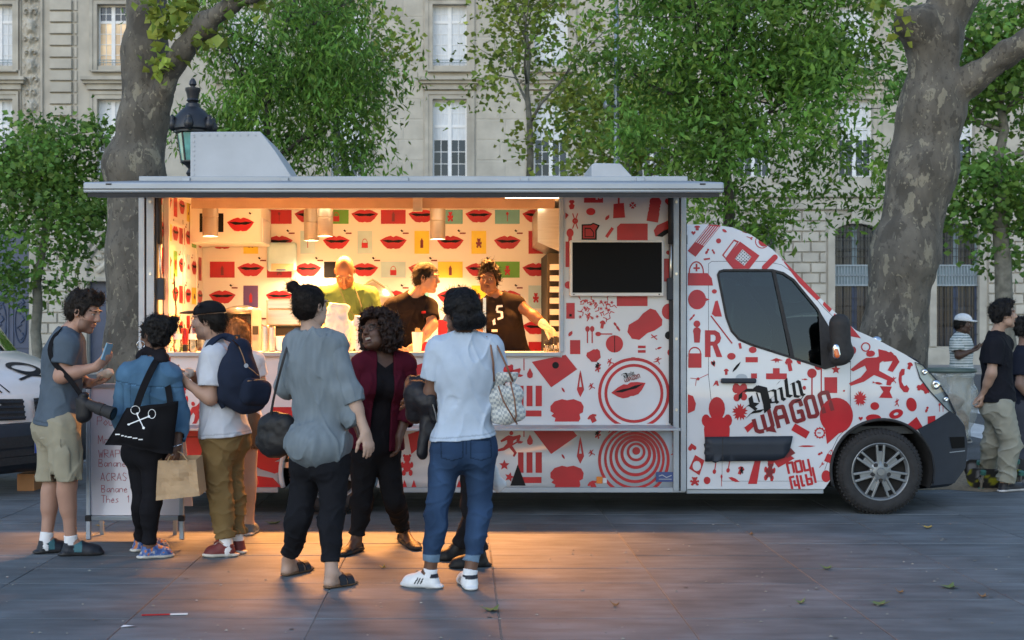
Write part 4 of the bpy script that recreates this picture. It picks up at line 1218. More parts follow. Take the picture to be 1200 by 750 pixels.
# tv side
rp.extend([(rect(684.3, 222, 706.7, 237.6), [rect(698, 231, 700.5, 234), rect(702, 229, 705, 230), rect(702, 232, 705, 233)])])
A(TAG, 670, 240, 7, 5.5); A(SPAT, 725, 239, 11, 16); A(CLOVER, 741.4, 240.7, 4.4); A(BOTTLE, 767, 243, 20, 17, 9); A(P_(circ()), 692.3, 248, 5.4, 4.3); A(LEAF, 711.7, 255, 4, 4.5, -48)
rp.extend(stroke([(671, 250), (677, 268)], 1.2) + stroke([(677, 250), (671, 268)], 1.2)); rp.extend([(circ(674, 259, 3.4), [circ(674, 258.6, 1.2, 8)])])
rp.extend(P_([(709, 277), (716.5, 266), (719.5, 268), (712, 279)], [(723, 266), (727, 262), (759, 262), (759, 282), (723, 282)], [(766, 270), (770, 264), (786, 257), (786, 270), (775, 277.5), (768, 277)], rect(662.7, 283, 667.7, 313), [(662.5, 249), (666.5, 252), (662.5, 257)]))
A(P_(circ(0, -.4, .7, 14), rect(-.35, 0, .35, 1)), 668, 276, 6, 7.5); A(HEART, 784, 237, 5); A(LEAF, 750, 228, 3.5, 4, 30)
rp.extend(P_([(682.5, 264), (692, 264), (695, 262), (701.5, 264.5), (698, 270), (698, 280), (682.5, 280)]))
rp.extend(P_(rect(722.7, 344, 758.8, 358.7), rect(668, 398.5, 680, 415), rect(747.5, 405, 756.6, 408), rect(747.5, 410.2, 756.6, 413.4), rect(663.5, 355, 673.5, 373.5), [(688, 418), (689, 413), (696, 409), (703, 413), (704, 419), (699, 424), (693, 424)]))
A(P_([(-1, -.35), (-.7, -.8), (-.1, -.72), (.3, -.9), (.8, -.9), (1, -.5), (1, .5), (.8, .9), (.3, .9), (-.1, .72), (-.7, .8), (-1, .35)]), 755, 381, 21, 13.5, -35)
for x in (688.4, 693.9): A(SPOON, x, 392, 9, 10)
A(SPOON, 707.5, 391.4, 9, 10, -90); A(P_(circ()), 720, 403, 10.2); A(P_(circ()), 784, 365, 8.5, 9.5); A(P_(circ()), 666, 334, 4.4); A(LEAF, 668.5, 391, 4, 5, -50); A(TEE, 706, 380, 3.6, 5, 10); A(TAG, 723, 383, 3, 6, -35); A(FISH, 772, 408, 4, 3, -20); A(HEART, 696, 417, 8.5, 8, -20)
rp.extend(stroke([(763, 392), (770, 398)], 1.2) + stroke([(770, 393), (763, 396)], 1.2)); A(P_(circ()), 785, 413, 3, 4); A(P_(circ()), 783, 296, 2.5); rp.extend(P_(rect(778, 303, 786, 330)))
rg = random.Random(4)      # tangle of stems and petals under the screen
for k in range(46):
    x, y = rg.uniform(678, 717), rg.uniform(350, 373); a = rg.uniform(0, 360)
    if k % 3: rp.extend(stroke([(x, y), (x + 4 * math.cos(a), y + 4 * math.sin(a)), (x + 6.5 * math.cos(a + .7), y + 6.5 * math.sin(a + .7))], 1.0))
    else: A(P_(star(6, .35)), x, y, 2.8, 2.8, a)
for r0, r1 in ((38.4, 42), (31.2, 34.6)): rp.extend(ringx((742.8, 461), r0, r1))
# left of the window the wall is filled with larger figures
A(MAN, 231, 486, 13, 16, -20); A(P_(star(5)), 239, 476, 7); A(BEAR, 214, 468, 10, 14); rp.extend(P_(rect(318, 477, 372, 494), [(186, 476), (205, 470), (205, 494), (186, 494)], rect(186, 417, 200, 424)))
A(CAR, 262, 480, 14, 14); A(HEART, 300, 452, 9); A(BOTTLE, 285, 470, 20, 20, 15); A(LOCK, 345, 445, 9, 12); A(JACKET, 410, 470, 18, 14); A(SPAT, 440, 455, 10, 16, 12); A(MAN, 385, 450, 12, 14)
for x in (420, 433, 300, 512, 573): A(P_(circ()), x, 434, 4.5, 3.6)
CL = [(185.5, 418.6), (658.5, 418.6), (658.5, 222), (784, 222), (784, 496.5), (185.5, 496.5)]
tvr = rect(667, 280, 779, 348)
print_on('red_print', rp, M['red'], sp, plane_y(YP), CL, lift=.003)
o1, i1 = lips(737, 457, 21, 10.5, -16)
bk, dr = lettering(739.5, 441.5, .0205)
print_on('red_print', o1, M['red'], sp, plane_y(YP), lift=.004)
dark = i1 + bk + [(circ(651, 428, 4, 14), [])] + tf(BEAR, 700, 428, 3.4, 3.4, 20) + [(rect(723, 350, 740, 352), [])][:0]
dark += [([(681.5, 263), (692, 262.6), (695, 261), (703, 264), (699.3, 270.4), (699.3, 281), (681.5, 281)], [[(683, 264.4), (692.4, 264.2), (695.2, 262.4), (700.6, 264.8), (697.4, 270), (697.4, 279.4), (683, 279.4)]]), ([(685, 267), (692, 267), (696, 272), (696, 278), (685, 278)], [[(686, 268.2), (691.6, 268.2), (695, 272.4), (695, 277), (686, 277)]])]
dark += P_([(769, 276.5), (778, 270), (786, 267.5), (786, 271), (776, 277.8)], circ(784, 393, 5, 12), rect(667, 368, 670, 371)) + stroke([(720.2, 393), (720.2, 413)], .8)
print_on('black_print', dark, M['black'], sp, plane_y(YP), rect(185.5, 222, 784, 496.5), lift=.0052)
print_on('dark_red_print', dr, M['darkred'], sp, plane_y(YP), lift=.0046)
# skirt
rp = []
panel_icons(78)
for c, r0, r1 in (((742.8, 539), 38.6, 42), ((743.4, 537.5), 32.6, 35.6), ((744, 536), 26.6, 30), ((744.6, 534), 20.6, 24.2), ((745, 531.5), 14.4, 18), ((745.4, 529.5), 8, 11)): rp.extend(ringx(c, r0, r1))
rp.extend(P_(circ(745.6, 528.3, 4.6)))
A(P_(circ()), 795, 522, 7, 8); A(MAN, 790, 530, 3, 6, 20); A(LEAF, 790, 505, 4, 2.5)
wave = [(300, 571), (300, 546), (312, 552), (330, 549), (345, 540), (318, 540), (300, 538), (300, 503), (186, 503), (186, 571)]
rp = [x for x in rp] + [([(166, 503), (331, 503), (331, 536), (322, 541), (345, 541), (338, 549), (322, 555), (306, 550), (290, 541), (270, 545), (290, 556), (320, 560), (330, 571), (166, 571)], [])]
rp += P_(rect(446, 506, 470, 520), circ(455, 545, 9))
print_on('red_print', rp, M['red'], skirt, plane_y(YS), rect(166, 501.6, 796, 570.8), lift=.003, cut=[circ(388, 553, 60, 40)])
print_on('black_print', P_([(606.7, 544), (598, 569), (616, 569)]) + tf(BEAR, 700, 507, 3.4, 3.4, 20) + stroke([(300, 512), (200, 512)], 1), M['black'], skirt, plane_y(YS), rect(185.5, 503, 796, 570.8), lift=.0045)
bx('notice_plate', mat('blue_notice', (.03, .06, .20), rough=.4), skirt, XS(768.6), XS(790), 10.99, 10.996, ZS(564.5), ZS(553))
print_on('plate_print', stroke([(772, 558), (776, 556.5), (781, 559.5), (787, 557)], 1) + stroke([(772, 561.5), (787, 561.5)], .8), M['greyprint'], skirt, plane_y(10.99), lift=.003)
bx('sticker', mat('orange_sticker', (.65, .20, .02)), skirt, XS(699), XS(706), 10.992, 10.997, ZS(566.5), ZS(558.5)); bx('sticker', M['white'], skirt, XS(706.4), XS(711), 10.992, 10.997, ZS(566), ZS(560))

# ------------------------------------------------------------------ wall paper inside: lips and small coloured pictures
sb = plane_y(YBK)
cols = {k: [] for k in ('red', 'black', 'pgreen', 'pyellow', 'pteal', 'ppurple', 'psky', 'darkred')}
rowsY = [253, 284, 316, 348, 384, 414]
seqs = {0: ['pgreen', 'red', 'red', 'pgreen', 'red', 'pteal', 'pteal', 'pteal'], 1: ['ppurple', 'pyellow', 'psky', 'psky', 'pyellow', 'pyellow', 'red', 'ppurple'], 2: ['red', 'red', 'red', 'black', 'psky', 'pyellow', 'pgreen', 'pteal'], 3: ['ppurple', 'ppurple', 'pgreen', 'red', 'pteal', 'pyellow', 'psky', 'pyellow'], 4: ['red', 'pgreen', 'pteal', 'red', 'pyellow', 'red', 'pgreen', 'red'], 5: ['red'] * 8}
icons = [MAN, BEAR, PHONE, BOTTLE, CAR, LOCK, TEE, SPOON]
scr = []
def motif(put, x, y, kind, colr, icon, k=1.0):
    if kind == 'lips':
        o_, i_ = lips(x, y, 15.8 * k, 10); put('red', o_); put('black', i_)
        put('black', nib([(x + 9 * k, y - 14.5), (x + 11 * k, y - 12.5), (x + 13 * k, y - 14.5)], 2)); put('darkred', [(rect(x + 11 * k, y - 11.5, x + 18 * k, y - 9.8), [])])
    else:
        w, h = (8.6, 13.4) if kind == 'port' else (14.5, 9.4)
        q = tf(icon, x, y + 1, 5.2 * k, 5.6)
        hole_ = []
        put(colr, [(rect(x - w * k, y - h, x + w * k, y + h), [])])
        put('top_' + ('darkred' if colr in ('red', 'pyellow', 'black') else 'red'), q)
tops = {'top_red': [], 'top_darkred': []}
def put_b(c, q): (tops if c.startswith('top_') else cols)[c].extend(q)
for r_, y in enumerate(rowsY):
    n = 0
    for j in range(-7, 9):
        x = 427.5 + 33.4 * j
        if x < 236 or x > 660: continue
        lip = (j % 2 == 0) if r_ % 2 == 0 else (j % 2 == 1)
        if lip: motif(put_b, x, y, 'lips', None, None)
        else:
            s = seqs[r_]; motif(put_b, x, y, 'land' if r_ % 2 == 0 else 'port', s[((j + 7) // 2) % len(s)], icons[(j * 3 + r_ * 5) % 8])
wp = bpy.data.objects['back_wall']
clipb = rect(237, 236, 662, 470)
for c, q in cols.items(): print_on('wall_print', q, M[c], wp, sb, clipb, lift=.003 if c not in ('black', 'darkred') else .0042)
for c, q in tops.items(): print_on('wall_print', q, M[c[4:]], wp, sb, clipb, lift=.006)
# left wall, same paper seen edge-on
def left_surf(x, y):      # x in paper pixels from the back corner, y as on the back wall
    Yw = YBK - (x - 237) * YBK / F
    return np.stack([np.full(len(x), XLI), Yw, EYE - (y - CY) * YBK / F], 1)
cl2 = {k: [] for k in ('red', 'black', 'pgreen', 'pyellow', 'pteal', 'ppurple', 'psky', 'darkred', 'top_red', 'top_darkred')}
for r_, y in enumerate(rowsY):
    for j in range(7):
        x = 237 + 18 + 33.4 * j
        if (j + r_) % 2: motif(lambda c, q: cl2[c].extend(q), x, y, 'lips', None, None)
        else: motif(lambda c, q: cl2[c].extend(q), x, y, 'land' if r_ % 2 else 'port', ['red', 'psky', 'pyellow', 'pgreen', 'red'][(j + r_ * 2) % 5], icons[(j + r_) % 8])
lw = bpy.data.objects['left_wall']
for c, q in cl2.items():
    P, T = tess(q, rect(238, 240, 470, 470)); Wd = left_surf(P[:, 0], P[:, 1]); Wd[:, 0] += {'black': .0045, 'darkred': .0045}.get(c, .003) + (.003 if c.startswith('top') else 0)
    o = obj('wall_print', Wd, T, M[c.replace('top_', '')], lw); o['kind'] = 'stuff'
# left wall fittings: door outlines, duct, cables
b = MB()
for y in (11.35, 12.0, 12.62): b.box(XLI, XLI + .012, y, y + .02, .76, 2.5)
b.box(XLI, XLI + .02, 11.42, 11.99, 2.42, 2.45); b.build('wall_profile', M['inwall'], lw)
MB().box(XLI + .005, XLI + .05, 11.22, 11.27, .76, 2.66).build('corner_duct', M['inwall'], lw, bevel=.004)
MB().tube([(XLI + .03, 11.5, 2.0), (XLI + .05, 11.5, 1.7), (XLI + .03, 11.55, 1.4)], .008, 6).build('cable', M['rubber'], lw)
bx('socket', M['inwall'], lw, XLI + .001, XLI + .05, 11.3, 11.4, 1.95, 2.05, bevel=.005)
# overhead cupboard top left with its own paper
ycu = 12.3
cx0, cx1 = XS(232, ycu), XS(306, ycu); cz0, cz1 = ZS(284.5, ycu), 2.66
cup = bx('cupboard', M['inwall'], truck, XLI + .005, cx1, ycu, YBK - .01, cz0, cz1, bevel=.004)
o1, i1 = lips(282, 263, 16, 10.5)
print_on('wall_print', o1, M['red'], cup, plane_y(ycu), lift=.003); print_on('wall_print', i1 + [(rect(234, 250, 262, 272), [])] + nib([(292, 249), (294, 251), (296, 249)], 2), M['black'], cup, plane_y(ycu), lift=.0035)
bx('cupboard_door', M['white'], cup, cx1 + .001, cx1 + .02, ycu - .02, ycu + .45, cz0, cz1 - .12, bevel=.004)
# dark equipment column and hood on the right
b = MB().box(XS(640, 12.2), XRI + .338, 12.0, YBK - .005, 1.2, 2.2); b.build('equipment_rack', M['chassis'], truck)
b = MB(); 
for k in range(9): b.box(XS(641, 12.2) + .01, XS(641, 12.2) + .3, 11.95, 11.995, 1.25 + k * .1, 1.3 + k * .1)
b.build('rack_shelf', M['steel'], bpy.data.objects['equipment_rack'])
b = MB().add([(XS(628, 12.3), 12.0, 2.3), (XRI + .33, 12.0, 2.1), (XRI + .33, 12.0, 2.6), (XS(628, 12.3), 12.0, 2.6), (XS(628, 12.3), YBK - .01, 2.3), (XRI + .33, YBK - .01, 2.1), (XRI + .33, YBK - .01, 2.6), (XS(628, 12.3), YBK - .01, 2.6)],
    [(0, 1, 2, 3), (0, 4, 5, 1), (0, 3, 7, 4), (1, 5, 6, 2), (4, 7, 6, 5)])
b.build('extractor_hood', M['steel'], truck)
# ------------------------------------------------------------------ cab
def ybody(X, Z):
    X = np.asarray(X, float); Z = np.asarray(Z, float)
    y = 11.0 + .11 * np.clip(Z - 1.3, 0, 9) ** 1.25
    y = y + .30 * np.clip((X - 3.1) / 1.05, 0, 9) ** 2.2
    y = y - .025 * np.exp(-((Z - .95) / .25) ** 2)
    return y
def cabs(px, py):
    px = np.asarray(px, float); py = np.asarray(py, float); Y = np.full(px.shape, 11.0)
    for _ in range(60): Y = .6 * Y + .4 * ybody((px - CX) * Y / F, EYE - (py - CY) * Y / F)
    return np.stack([(px - CX) * Y / F, Y, EYE - (py - CY) * Y / F], -1)
TOP = [(805, 263), (835, 263), (858, 266.5), (880, 275), (905, 292), (930, 317), (960, 348), (985, 372), (1003, 387), (1030, 399), (1060, 415), (1080, 427.5), (1098, 446), (1110, 464), (1121, 487), (1130, 499), (1133.5, 520), (1131, 548), (1118, 566), (1092, 569)]
ARC = [(1034 + 60 * math.cos(R(a)), 552 + 60 * math.sin(R(a))) for a in range(16, -197, -12)]
OUT = TOP + ARC + [(966, 573), (805, 573)]
WIN = [(841, 322), (843, 318), (848, 316.5), (905, 316.5), (918, 320), (930, 328), (958, 362), (970, 385), (974, 428), (966, 431.5), (880, 404), (866, 398), (857, 388), (851, 372)]
DOOR = [(830, 309), (834, 306), (897, 306), (916, 310), (932, 321), (966, 361), (984, 378), (997, 425), (997, 497), (982, 513), (974, 530), (967, 550), (966, 564), (846, 564), (846, 480), (833, 468), (830, 440)]
HEAD = [(1072, 424.5), (1081, 428), (1098, 446.2), (1110, 464.2), (1119.5, 484), (1119, 488.5), (1108, 478), (1090, 459), (1078, 443)]
BUMP = [(1075, 503), (1095, 493), (1113, 481.5), (1121, 487.2), (1130, 499), (1133.5, 520), (1131, 548), (1118, 566), (1092, 569), (1094, 552), (1091, 532), (1084, 516)]
def densify(l, st=6):
    r = []
    for (a, b), (c, d) in zip(l, l[1:] + l[:1]):
        n = max(1, int(math.hypot(c - a, d - b) / st)); r += [(a + (c - a) * k / n, b + (d - b) * k / n) for k in range(n)]
    return r
def shell(name, polys, m, cut=(), grid=9, off=0., parent=truck, both=True):
    P, T = tess([(densify(o), [densify(h) for h in hs]) for o, hs in polys], grid=grid, cut=[densify(c) for c in cut])
    W = cabs(P[:, 0], P[:, 1]); W[:, 1] += off
    r = [obj(name, W, T[:, ::-1].copy(), m, parent, smooth=True)]
    if both:
        W2 = W.copy(); W2[:, 1] = 24.1 - W2[:, 1]
        r.append(obj(name, W2, T.copy(), m, parent, smooth=True))
    return r
cabp = shell('cab_panel', [(OUT, [])], M['cabwhite'], cut=[DOOR, HEAD, BUMP])[0]
DOORi = [(834.5, 310), (898, 307)]
def shrink(l, d):
    c = np.mean(l, 0); A = np.array(l); n = len(A); out = []
    for i in range(n):
        a, b, e = A[i - 1], A[i], A[(i + 1) % n]
        n1 = np.array([(b - a)[1], -(b - a)[0]]); n2 = np.array([(e - b)[1], -(e - b)[0]])
        v = n1 / np.linalg.norm(n1) + n2 / np.linalg.norm(n2); v /= np.linalg.norm(v)
        if v @ (c - b) < 0 and not inpoly(np.array([b + v * .5]), l)[0]: v = -v
        elif not inpoly(np.array([b + v * .3]), l)[0]: v = -v
        out.append(tuple(b + v * d))
    return out
door = shell('cab_door', [(shrink(DOOR, .55), [WIN])], M['cabwhite'])[0]
shell('seam_backing', [(OUT, [WIN])], M['rubber'], cut=[shrink(WIN, -1.5)], grid=14, off=.03)
for sgn in (1, -1):
    P, T = tess([(densify(WIN), [])], grid=12); W = cabs(P[:, 0], P[:, 1]); W[:, 1] += .012
    if sgn < 0: W[:, 1] = 24.1 - W[:, 1]; T = T[:, ::-1]
    obj('side_window', W, T[:, ::-1].copy(), M['glass'], door if sgn > 0 else truck, smooth=True)
fr = [(densify(shrink(WIN, -1.2)), [densify(shrink(WIN, 1.6))])]
def on_cab(name, polys, m, lift, parent, grid=None, clip=None, cut=(), kind=None):
    P, T = tess(polys, clip=clip, grid=grid, cut=cut); W = cabs(P[:, 0], P[:, 1]); W[:, 1] -= lift
    o = obj(name, W, T[:, ::-1].copy(), m, parent, smooth=True)
    if kind: o['kind'] = kind
    return o
on_cab('window_seal', fr, M['rubber'], .006, door)
on_cab('window_divider', [([(904.5, 317), (908.5, 318), (931, 419), (926, 418)], [])], M['rubber'], .004, door, grid=10)
on_cab('mirror_base', [([(958.5, 362), (972, 384), (997, 424), (966, 433), (962, 430)], [])], M['rubber'], .012, door, grid=10)
# roof, windscreen, bonnet, nose as a strip over to the far side
def strip(name, idx, m, crown, nu=14, parent=truck):
    pts = densify(TOP[idx[0]:idx[1] + 1] + [TOP[idx[1]]], 5)[:-1] if False else None
    L = []
    seg = TOP[idx[0]:idx[1] + 1]
    for (a, b), (c, d) in zip(seg, seg[1:]):
        n = max(1, int(math.hypot(c - a, d - b) / 6)); L += [(a + (c - a) * k / n, b + (d - b) * k / n) for k in range(n)]
    L.append(seg[-1])
    W = cabs(*np.array(L).T)
    dd = np.gradient(W[:, [0, 2]], axis=0); nn = np.stack([-dd[:, 1], dd[:, 0]], 1); nn /= np.linalg.norm(nn, axis=1)[:, None]
    V = []
    us = np.sin(np.linspace(-1, 1, nu) * math.pi / 2)
    for i, p in enumerate(W):
        for u in us:
            c = crown * (1 - abs(u) ** 2.6)
            V.append((p[0] + nn[i, 0] * c, 12.05 + u * (12.05 - p[1]), p[2] + nn[i, 1] * c))
    ii = np.arange(len(V)).reshape(len(W), nu)
    Q = np.stack([ii[:-1, :-1], ii[:-1, 1:], ii[1:, 1:], ii[1:, :-1]], -1).reshape(-1, 4)
    return obj(name, V, Q, m, parent, smooth=True)
strip('cab_roof', (0, 4), M['cabwhite'], .03)
strip('windscreen', (4, 7), M['glass'], .045)
strip('bonnet', (7, 11), M['cabwhite'], .02)
strip('nose', (11, 14), M['cabwhite'], .10)
bump = shell('bumper', [(BUMP, [])], M['bumper'], off=-.012, grid=6)[0]
strip('bumper_front', (14, 19), M['bumper'], .10)
on_cab('fog_recess', [([(1112, 512), (1129.5, 511.5), (1130, 524.5), (1115, 525.5)], [])], M['screen'], .016, bump)
on_cab('bumper_line', stroke([(1112, 530), (1130, 528)], 1.0), M['alu'], .016, bump)
# arch lip, liner
b = MB(); b.tube([tuple(cabs(1034 + 60.5 * math.cos(R(a)), 552 + 60.5 * math.sin(R(a))) + np.array([0, .0, 0])) for a in range(14, -197, -6)], .014, 6)
b.build('arch_lip', M['rubber'], truck, smooth=True)
def liner(cx, cy, r, y0, y1):
    b = MB(); n = 24; V = []
    for k in range(n + 1):
        a = R(20 - 220 * k / n)
        for y in (y0, y1): p = at(cx + r * math.cos(a), cy + r * math.sin(a), 11.0); V.append((p[0], y, p[2]))
    b.add(V, [(2 * k, 2 * k + 1, 2 * k + 3, 2 * k + 2) for k in range(n)]); b.build('wheel_arch', M['chassis'], truck, smooth=True)
liner(1034, 552, 60, 11.02, 11.45); liner(388, 553, 59, 11.01, 11.45)
# headlight: clear lens over reflectors
hl = on_cab('headlight', [(densify(HEAD, 4), [])], M['clear'], .006, truck, grid=6)
on_cab('reflector', [(densify(HEAD, 4), [])], mat('lamp_reflector', (.80, .82, .85), rough=.3), -.02, hl, grid=5)
for px, py, r in ((1083, 436, 3.5), (1096, 451, 5.5), (1108, 468, 3)):
    c = cabs(px, py); MB().lathe([(.001, -.005), (r / 143 * .5, -.02), (r / 143, -.012), (r / 143 * 1.2, .02)], tuple(c + np.array([0, .0, 0])), 'y', 14).build('lamp_bowl', M['chrome'], hl, smooth=True)
on_cab('headlight_seal', [(densify(shrink(HEAD, -.8)), [densify(shrink(HEAD, .6))])], M['bumper'], .0075, hl)
# mirror
mf = Field(); mc = at(985, 400, 10.72)
mf.cone(at(984, 380, 10.72), at(986, 416, 10.72), .085, .08, .04, (0, 1, 0), .75); mf.cone(at(979, 420, 10.72), at(993, 412, 10.75), .05, .05, .05); mf.cone(at(983, 405, 10.75), at(975, 408, 11.1), .05, .06, .04)
V, Q = mf.mesh(.012); mir = obj('mirror', V, Q, M['rubber'], truck, smooth=True)
c = at(980, 411.5, 10.64)
obj('indicator_housing', *Field().cone(at(979.5, 407, 10.64), at(980.5, 416, 10.64), .028, .032, .01, (0, 1, 0), .6).mesh(.007), M['chrome'], mir, smooth=True)
obj('indicator', *Field().cone(at(980, 411, 10.622), at(981, 416.5, 10.622), .018, .022, .01, (0, 1, 0), .6).mesh(.006), M['orangelens'], mir, smooth=True)
MB().lathe([(.005, -.03), (.045, -.025), (.05, 0), (.04, .02)], at(1027, 400, 12.6), 'y', 14).tube([at(1027, 400, 12.6), at(1024, 408, 12.65)], .01, 6).build('bonnet_mirror', M['chrome'], truck, smooth=True)
# handle, side moulding
hd = on_cab('handle_recess', [(circ(869, 443, 7, 16, 5), [])], M['alu'], .002, door)
c0, c1 = cabs(844, 446), cabs(885, 446)
MB().bar(c0 + [0, -.03, 0], c1 + [0, -.03, 0], .05, .04).build('door_handle', M['bumper'], door, bevel=.012)
P, T = tess([(densify([(826, 512), (928, 511), (924, 528), (918, 536), (906, 539.5), (826, 540.5)]), [[]][:0])], grid=10)
W = cabs(P[:, 0], P[:, 1]); W[:, 1] -= .035
o = obj('side_moulding', W, T[:, ::-1].copy(), M['bumper'], truck); s = o.modifiers.new('t', 'SOLIDIFY'); s.thickness = .034; s.offset = -1
o = on_cab('moulding_gap', stroke([(846, 512), (846, 540)], 1.0), M['rubber'], .036, o)
# lower sill of the cab
bx('cab_sill', M['alu'], truck, XS(805), XS(966), 11.02, 11.06, ZS(579), ZS(573.2), bevel=.006)
# interior
bx('cab_bulkhead', M['cabin'], truck, XS(806), XS(808), 11.1, 12.95, .8, 2.3)
bx('cab_floor', M['cabin'], truck, XS(808), XS(1075), 11.1, 12.95, .66, .72)
def seat(y):
    f_ = Field()
    f_.cone((2.25, y, 1.2), (2.12, y, 1.75), .2, .17, .06, (1, 0, 0), .5); f_.cone((2.25, y, 1.12), (2.65, y, 1.12), .2, .2, .08, (0, 0, 1), .5); f_.cone((2.08, y, 1.92), (2.08, y, 1.98), .11, .1, .03, (1, 0, 0), .6)
    obj('cab_seat', *f_.mesh(.025), M['cabin'], truck, smooth=True)
seat(11.55); seat(12.5)
b = MB().tube([(2.88 + .06 * math.cos(a * .3142) , 12.5 + .19 * math.sin(a * .3142), 1.42 + .19 * math.cos(a * .3142)) for a in range(21)], .015, 6); b.build('steering_wheel', M['rubber'], truck, smooth=True)
bx('dashboard', M['cabin'], truck, 2.95, 3.3, 11.2, 12.9, 1.0, 1.34, bevel=.05)
bx('rear_view_mirror', M['rubber'], truck, 2.56, 2.58, 11.95, 12.15, 1.93, 2.0)
# wheels
def wheel(px):
    c = at(px, 553, 11.0); c[1] = 11.11
    w = MB().lathe([(.232, -.10), (.25, -.115), (.30, -.118), (.333, -.10), (.346, -.075), (.35, -.03), (.35, .09), (.33, .11), (.24, .11)], tuple(c), 'y', 56, cap=False).build('tyre', M['tyre'], None, smooth=True)
    w.name = 'wheel'; w.parent = truck; w.data.name = 'tyre'
    V = np.zeros(len(w.data.vertices) * 3, np.float32); w.data.vertices.foreach_get('co', V); V = V.reshape(-1, 3) - wloc(truck); w.data.vertices.foreach_set('co', V.astype(np.float32).ravel())
    b = MB()
    for k in range(64):
        a = R(k * 360 / 64)
        for (ya, yb_) in ((-.078, -.02), (.0, .06)):
            p, q = (c[0] + .349 * math.cos(a), c[1] + ya, c[2] + .349 * math.sin(a)), (c[0] + .349 * math.cos(a + .05), c[1] + yb_, c[2] + .349 * math.sin(a + .05)); b.bar(p, q, .016, .012, (math.cos(a), 0, math.sin(a)))
    for k in range(64):
        a = R(k * 360 / 64 + 2)
        b.bar((c[0] + .312 * math.cos(a), c[1] - .117, c[2] + .312 * math.sin(a)), (c[0] + .338 * math.cos(a), c[1] - .097, c[2] + .338 * math.sin(a)), .012, .008, (0, 1, 0))
    b.build('tread', M['tyre'], w)
    b = MB().lathe([(.212, -.085), (.228, -.108), (.236, -.112), (.242, -.10), (.238, -.06)], tuple(c), 'y', 48, cap=False)
    rim = b.build('rim', M['rim'], w, smooth=True)
    MB().lathe([(.001, -.03), (.225, -.03), (.228, -.06)], tuple(c), 'y', 32, cap=False).build('brake_disc', M['chassis'], w, smooth=True)
    for k in range(7):
        a = R(90 + k * 360 / 7); ca, sa = math.cos(a), math.sin(a); b = MB()
        for s_ in (-1, 1):
            o_ = .030 * s_
            b.bar((c[0] + .05 * ca - sa * o_ * .6, c[1] - .10, c[2] + .05 * sa + ca * o_ * .6), (c[0] + .222 * ca - sa * o_, c[1] - .096, c[2] + .222 * sa + ca * o_), .02, .03, (0, 1, 0))
        b.bar((c[0] + .06 * ca, c[1] - .090, c[2] + .06 * sa), (c[0] + .17 * ca, c[1] - .090, c[2] + .17 * sa), .036, .03, (0, 1, 0))
        b.build('spoke', M['rim'], w, bevel=.004)
    MB().lathe([(.001, -.125), (.03, -.125), (.036, -.118), (.06, -.116), (.088, -.105), (.09, -.07)], tuple(c), 'y', 24, cap=False).build('hub', M['rim'], w, smooth=True, sharp=30)
    for k in range(5):
        a = R(-90 + 72 * k); MB().lathe([(.001, -.132), (.012, -.132), (.013, -.12), (.02, -.118), (.02, -.10)], (c[0] + .066 * math.cos(a), c[1] + .004, c[2] + .066 * math.sin(a)), 'y', 10).build('wheel_nut', M['rubber'], w)
    return w
wheel(1032); wheel(388)
for px in (1032, 388): 
    c = at(px, 553, 11.0); MB().lathe([(.2, -.1), (.35, -.09), (.35, .1), (.2, .1)], (c[0], 12.95, c[2]), 'y', 32).build('wheel', M['tyre'], truck, smooth=True, sharp=40)

# ------------------------------------------------------------------ print on the cab
rp = []
def stripes(q, n, a, b):
    """thin holes across a quad"""
    q = [np.array(p) for p in q]; r = []
    for k in range(n):
        t = (k + .5) / n; w = .22 / n
        r.append([tuple(q[0] * (1 - s) * (1 - u) + q[1] * (1 - s) * u + q[3] * s * (1 - u) + q[2] * s * u) for u, s in ((t - w, a), (t + w, a), (t + w, b), (t - w, b))])
    return r
kb = [(830.6, 263), (845, 264), (815, 301), (805.8, 294)]
rp.append((kb, stripes(kb, 5, .04, .66)))
A(TEE, 817, 267, 3.6, 3); A(HEART, 812.6, 273, 2.6); A(P_(circ()), 842, 282.3, 3, 3); A(LEAF, 849, 270.5, 3.5, 4, 35); A(TAG, 828.6, 294.6, 3, 3.5, 30); A(TAG, 836, 295, 2.6, 3, -30); rp.extend(stroke([(824.5, 304), (832, 303)], 2))
rp.append(([(867, 283), (890, 299.5), (878, 315), (859, 315), (850, 304)], [[(870, 292), (880.5, 301), (872, 311.5), (861, 303)]]))
rp.append(([(860, 280.5), (866, 283), (851, 304.5), (846, 299)], [[(860, 282.5), (863.6, 284), (850.5, 302), (848, 299)]]))
A(LEAF, 873, 270.8, 6.5, 5, 22); A(WRENCH, 878.5, 278.5, 3, 4, 110); rp.append((circ(893, 283, 8.2, 18), [circ(893, 283, 7.2, 18)])); A(P_(circ()), 894, 284, 5.6, 4.4, 35)
rp.extend(stroke([(896, 313.5), (908, 301.5)], 6.6)); A(P_(circ()), 908, 301.5, 3.3); A(P_(circ()), 896, 313.5, 3.3)
rp.extend(P_([(918, 306.5), (925.5, 306), (945, 327), (962, 349), (957, 352), (936, 331)], [(966, 352), (975, 362), (972, 366), (964, 357)], [(978, 367), (986, 375.5), (983, 379), (976, 371)])); A(P_(circ()), 918.5, 303, 2.6)
rp.append((circ(816, 319.5, 9, 20, 13.5), [circ(816, 319.5, 7.6, 20, 12)])); rp.extend(P_([(806, 320), (829, 320), (834, 326), (835.5, 334.6), (806, 334.6)])); rp.extend(stroke([(812.5, 314.2), (820, 314.2)], 2) + stroke([(816.2, 309), (816.2, 318)], 2))
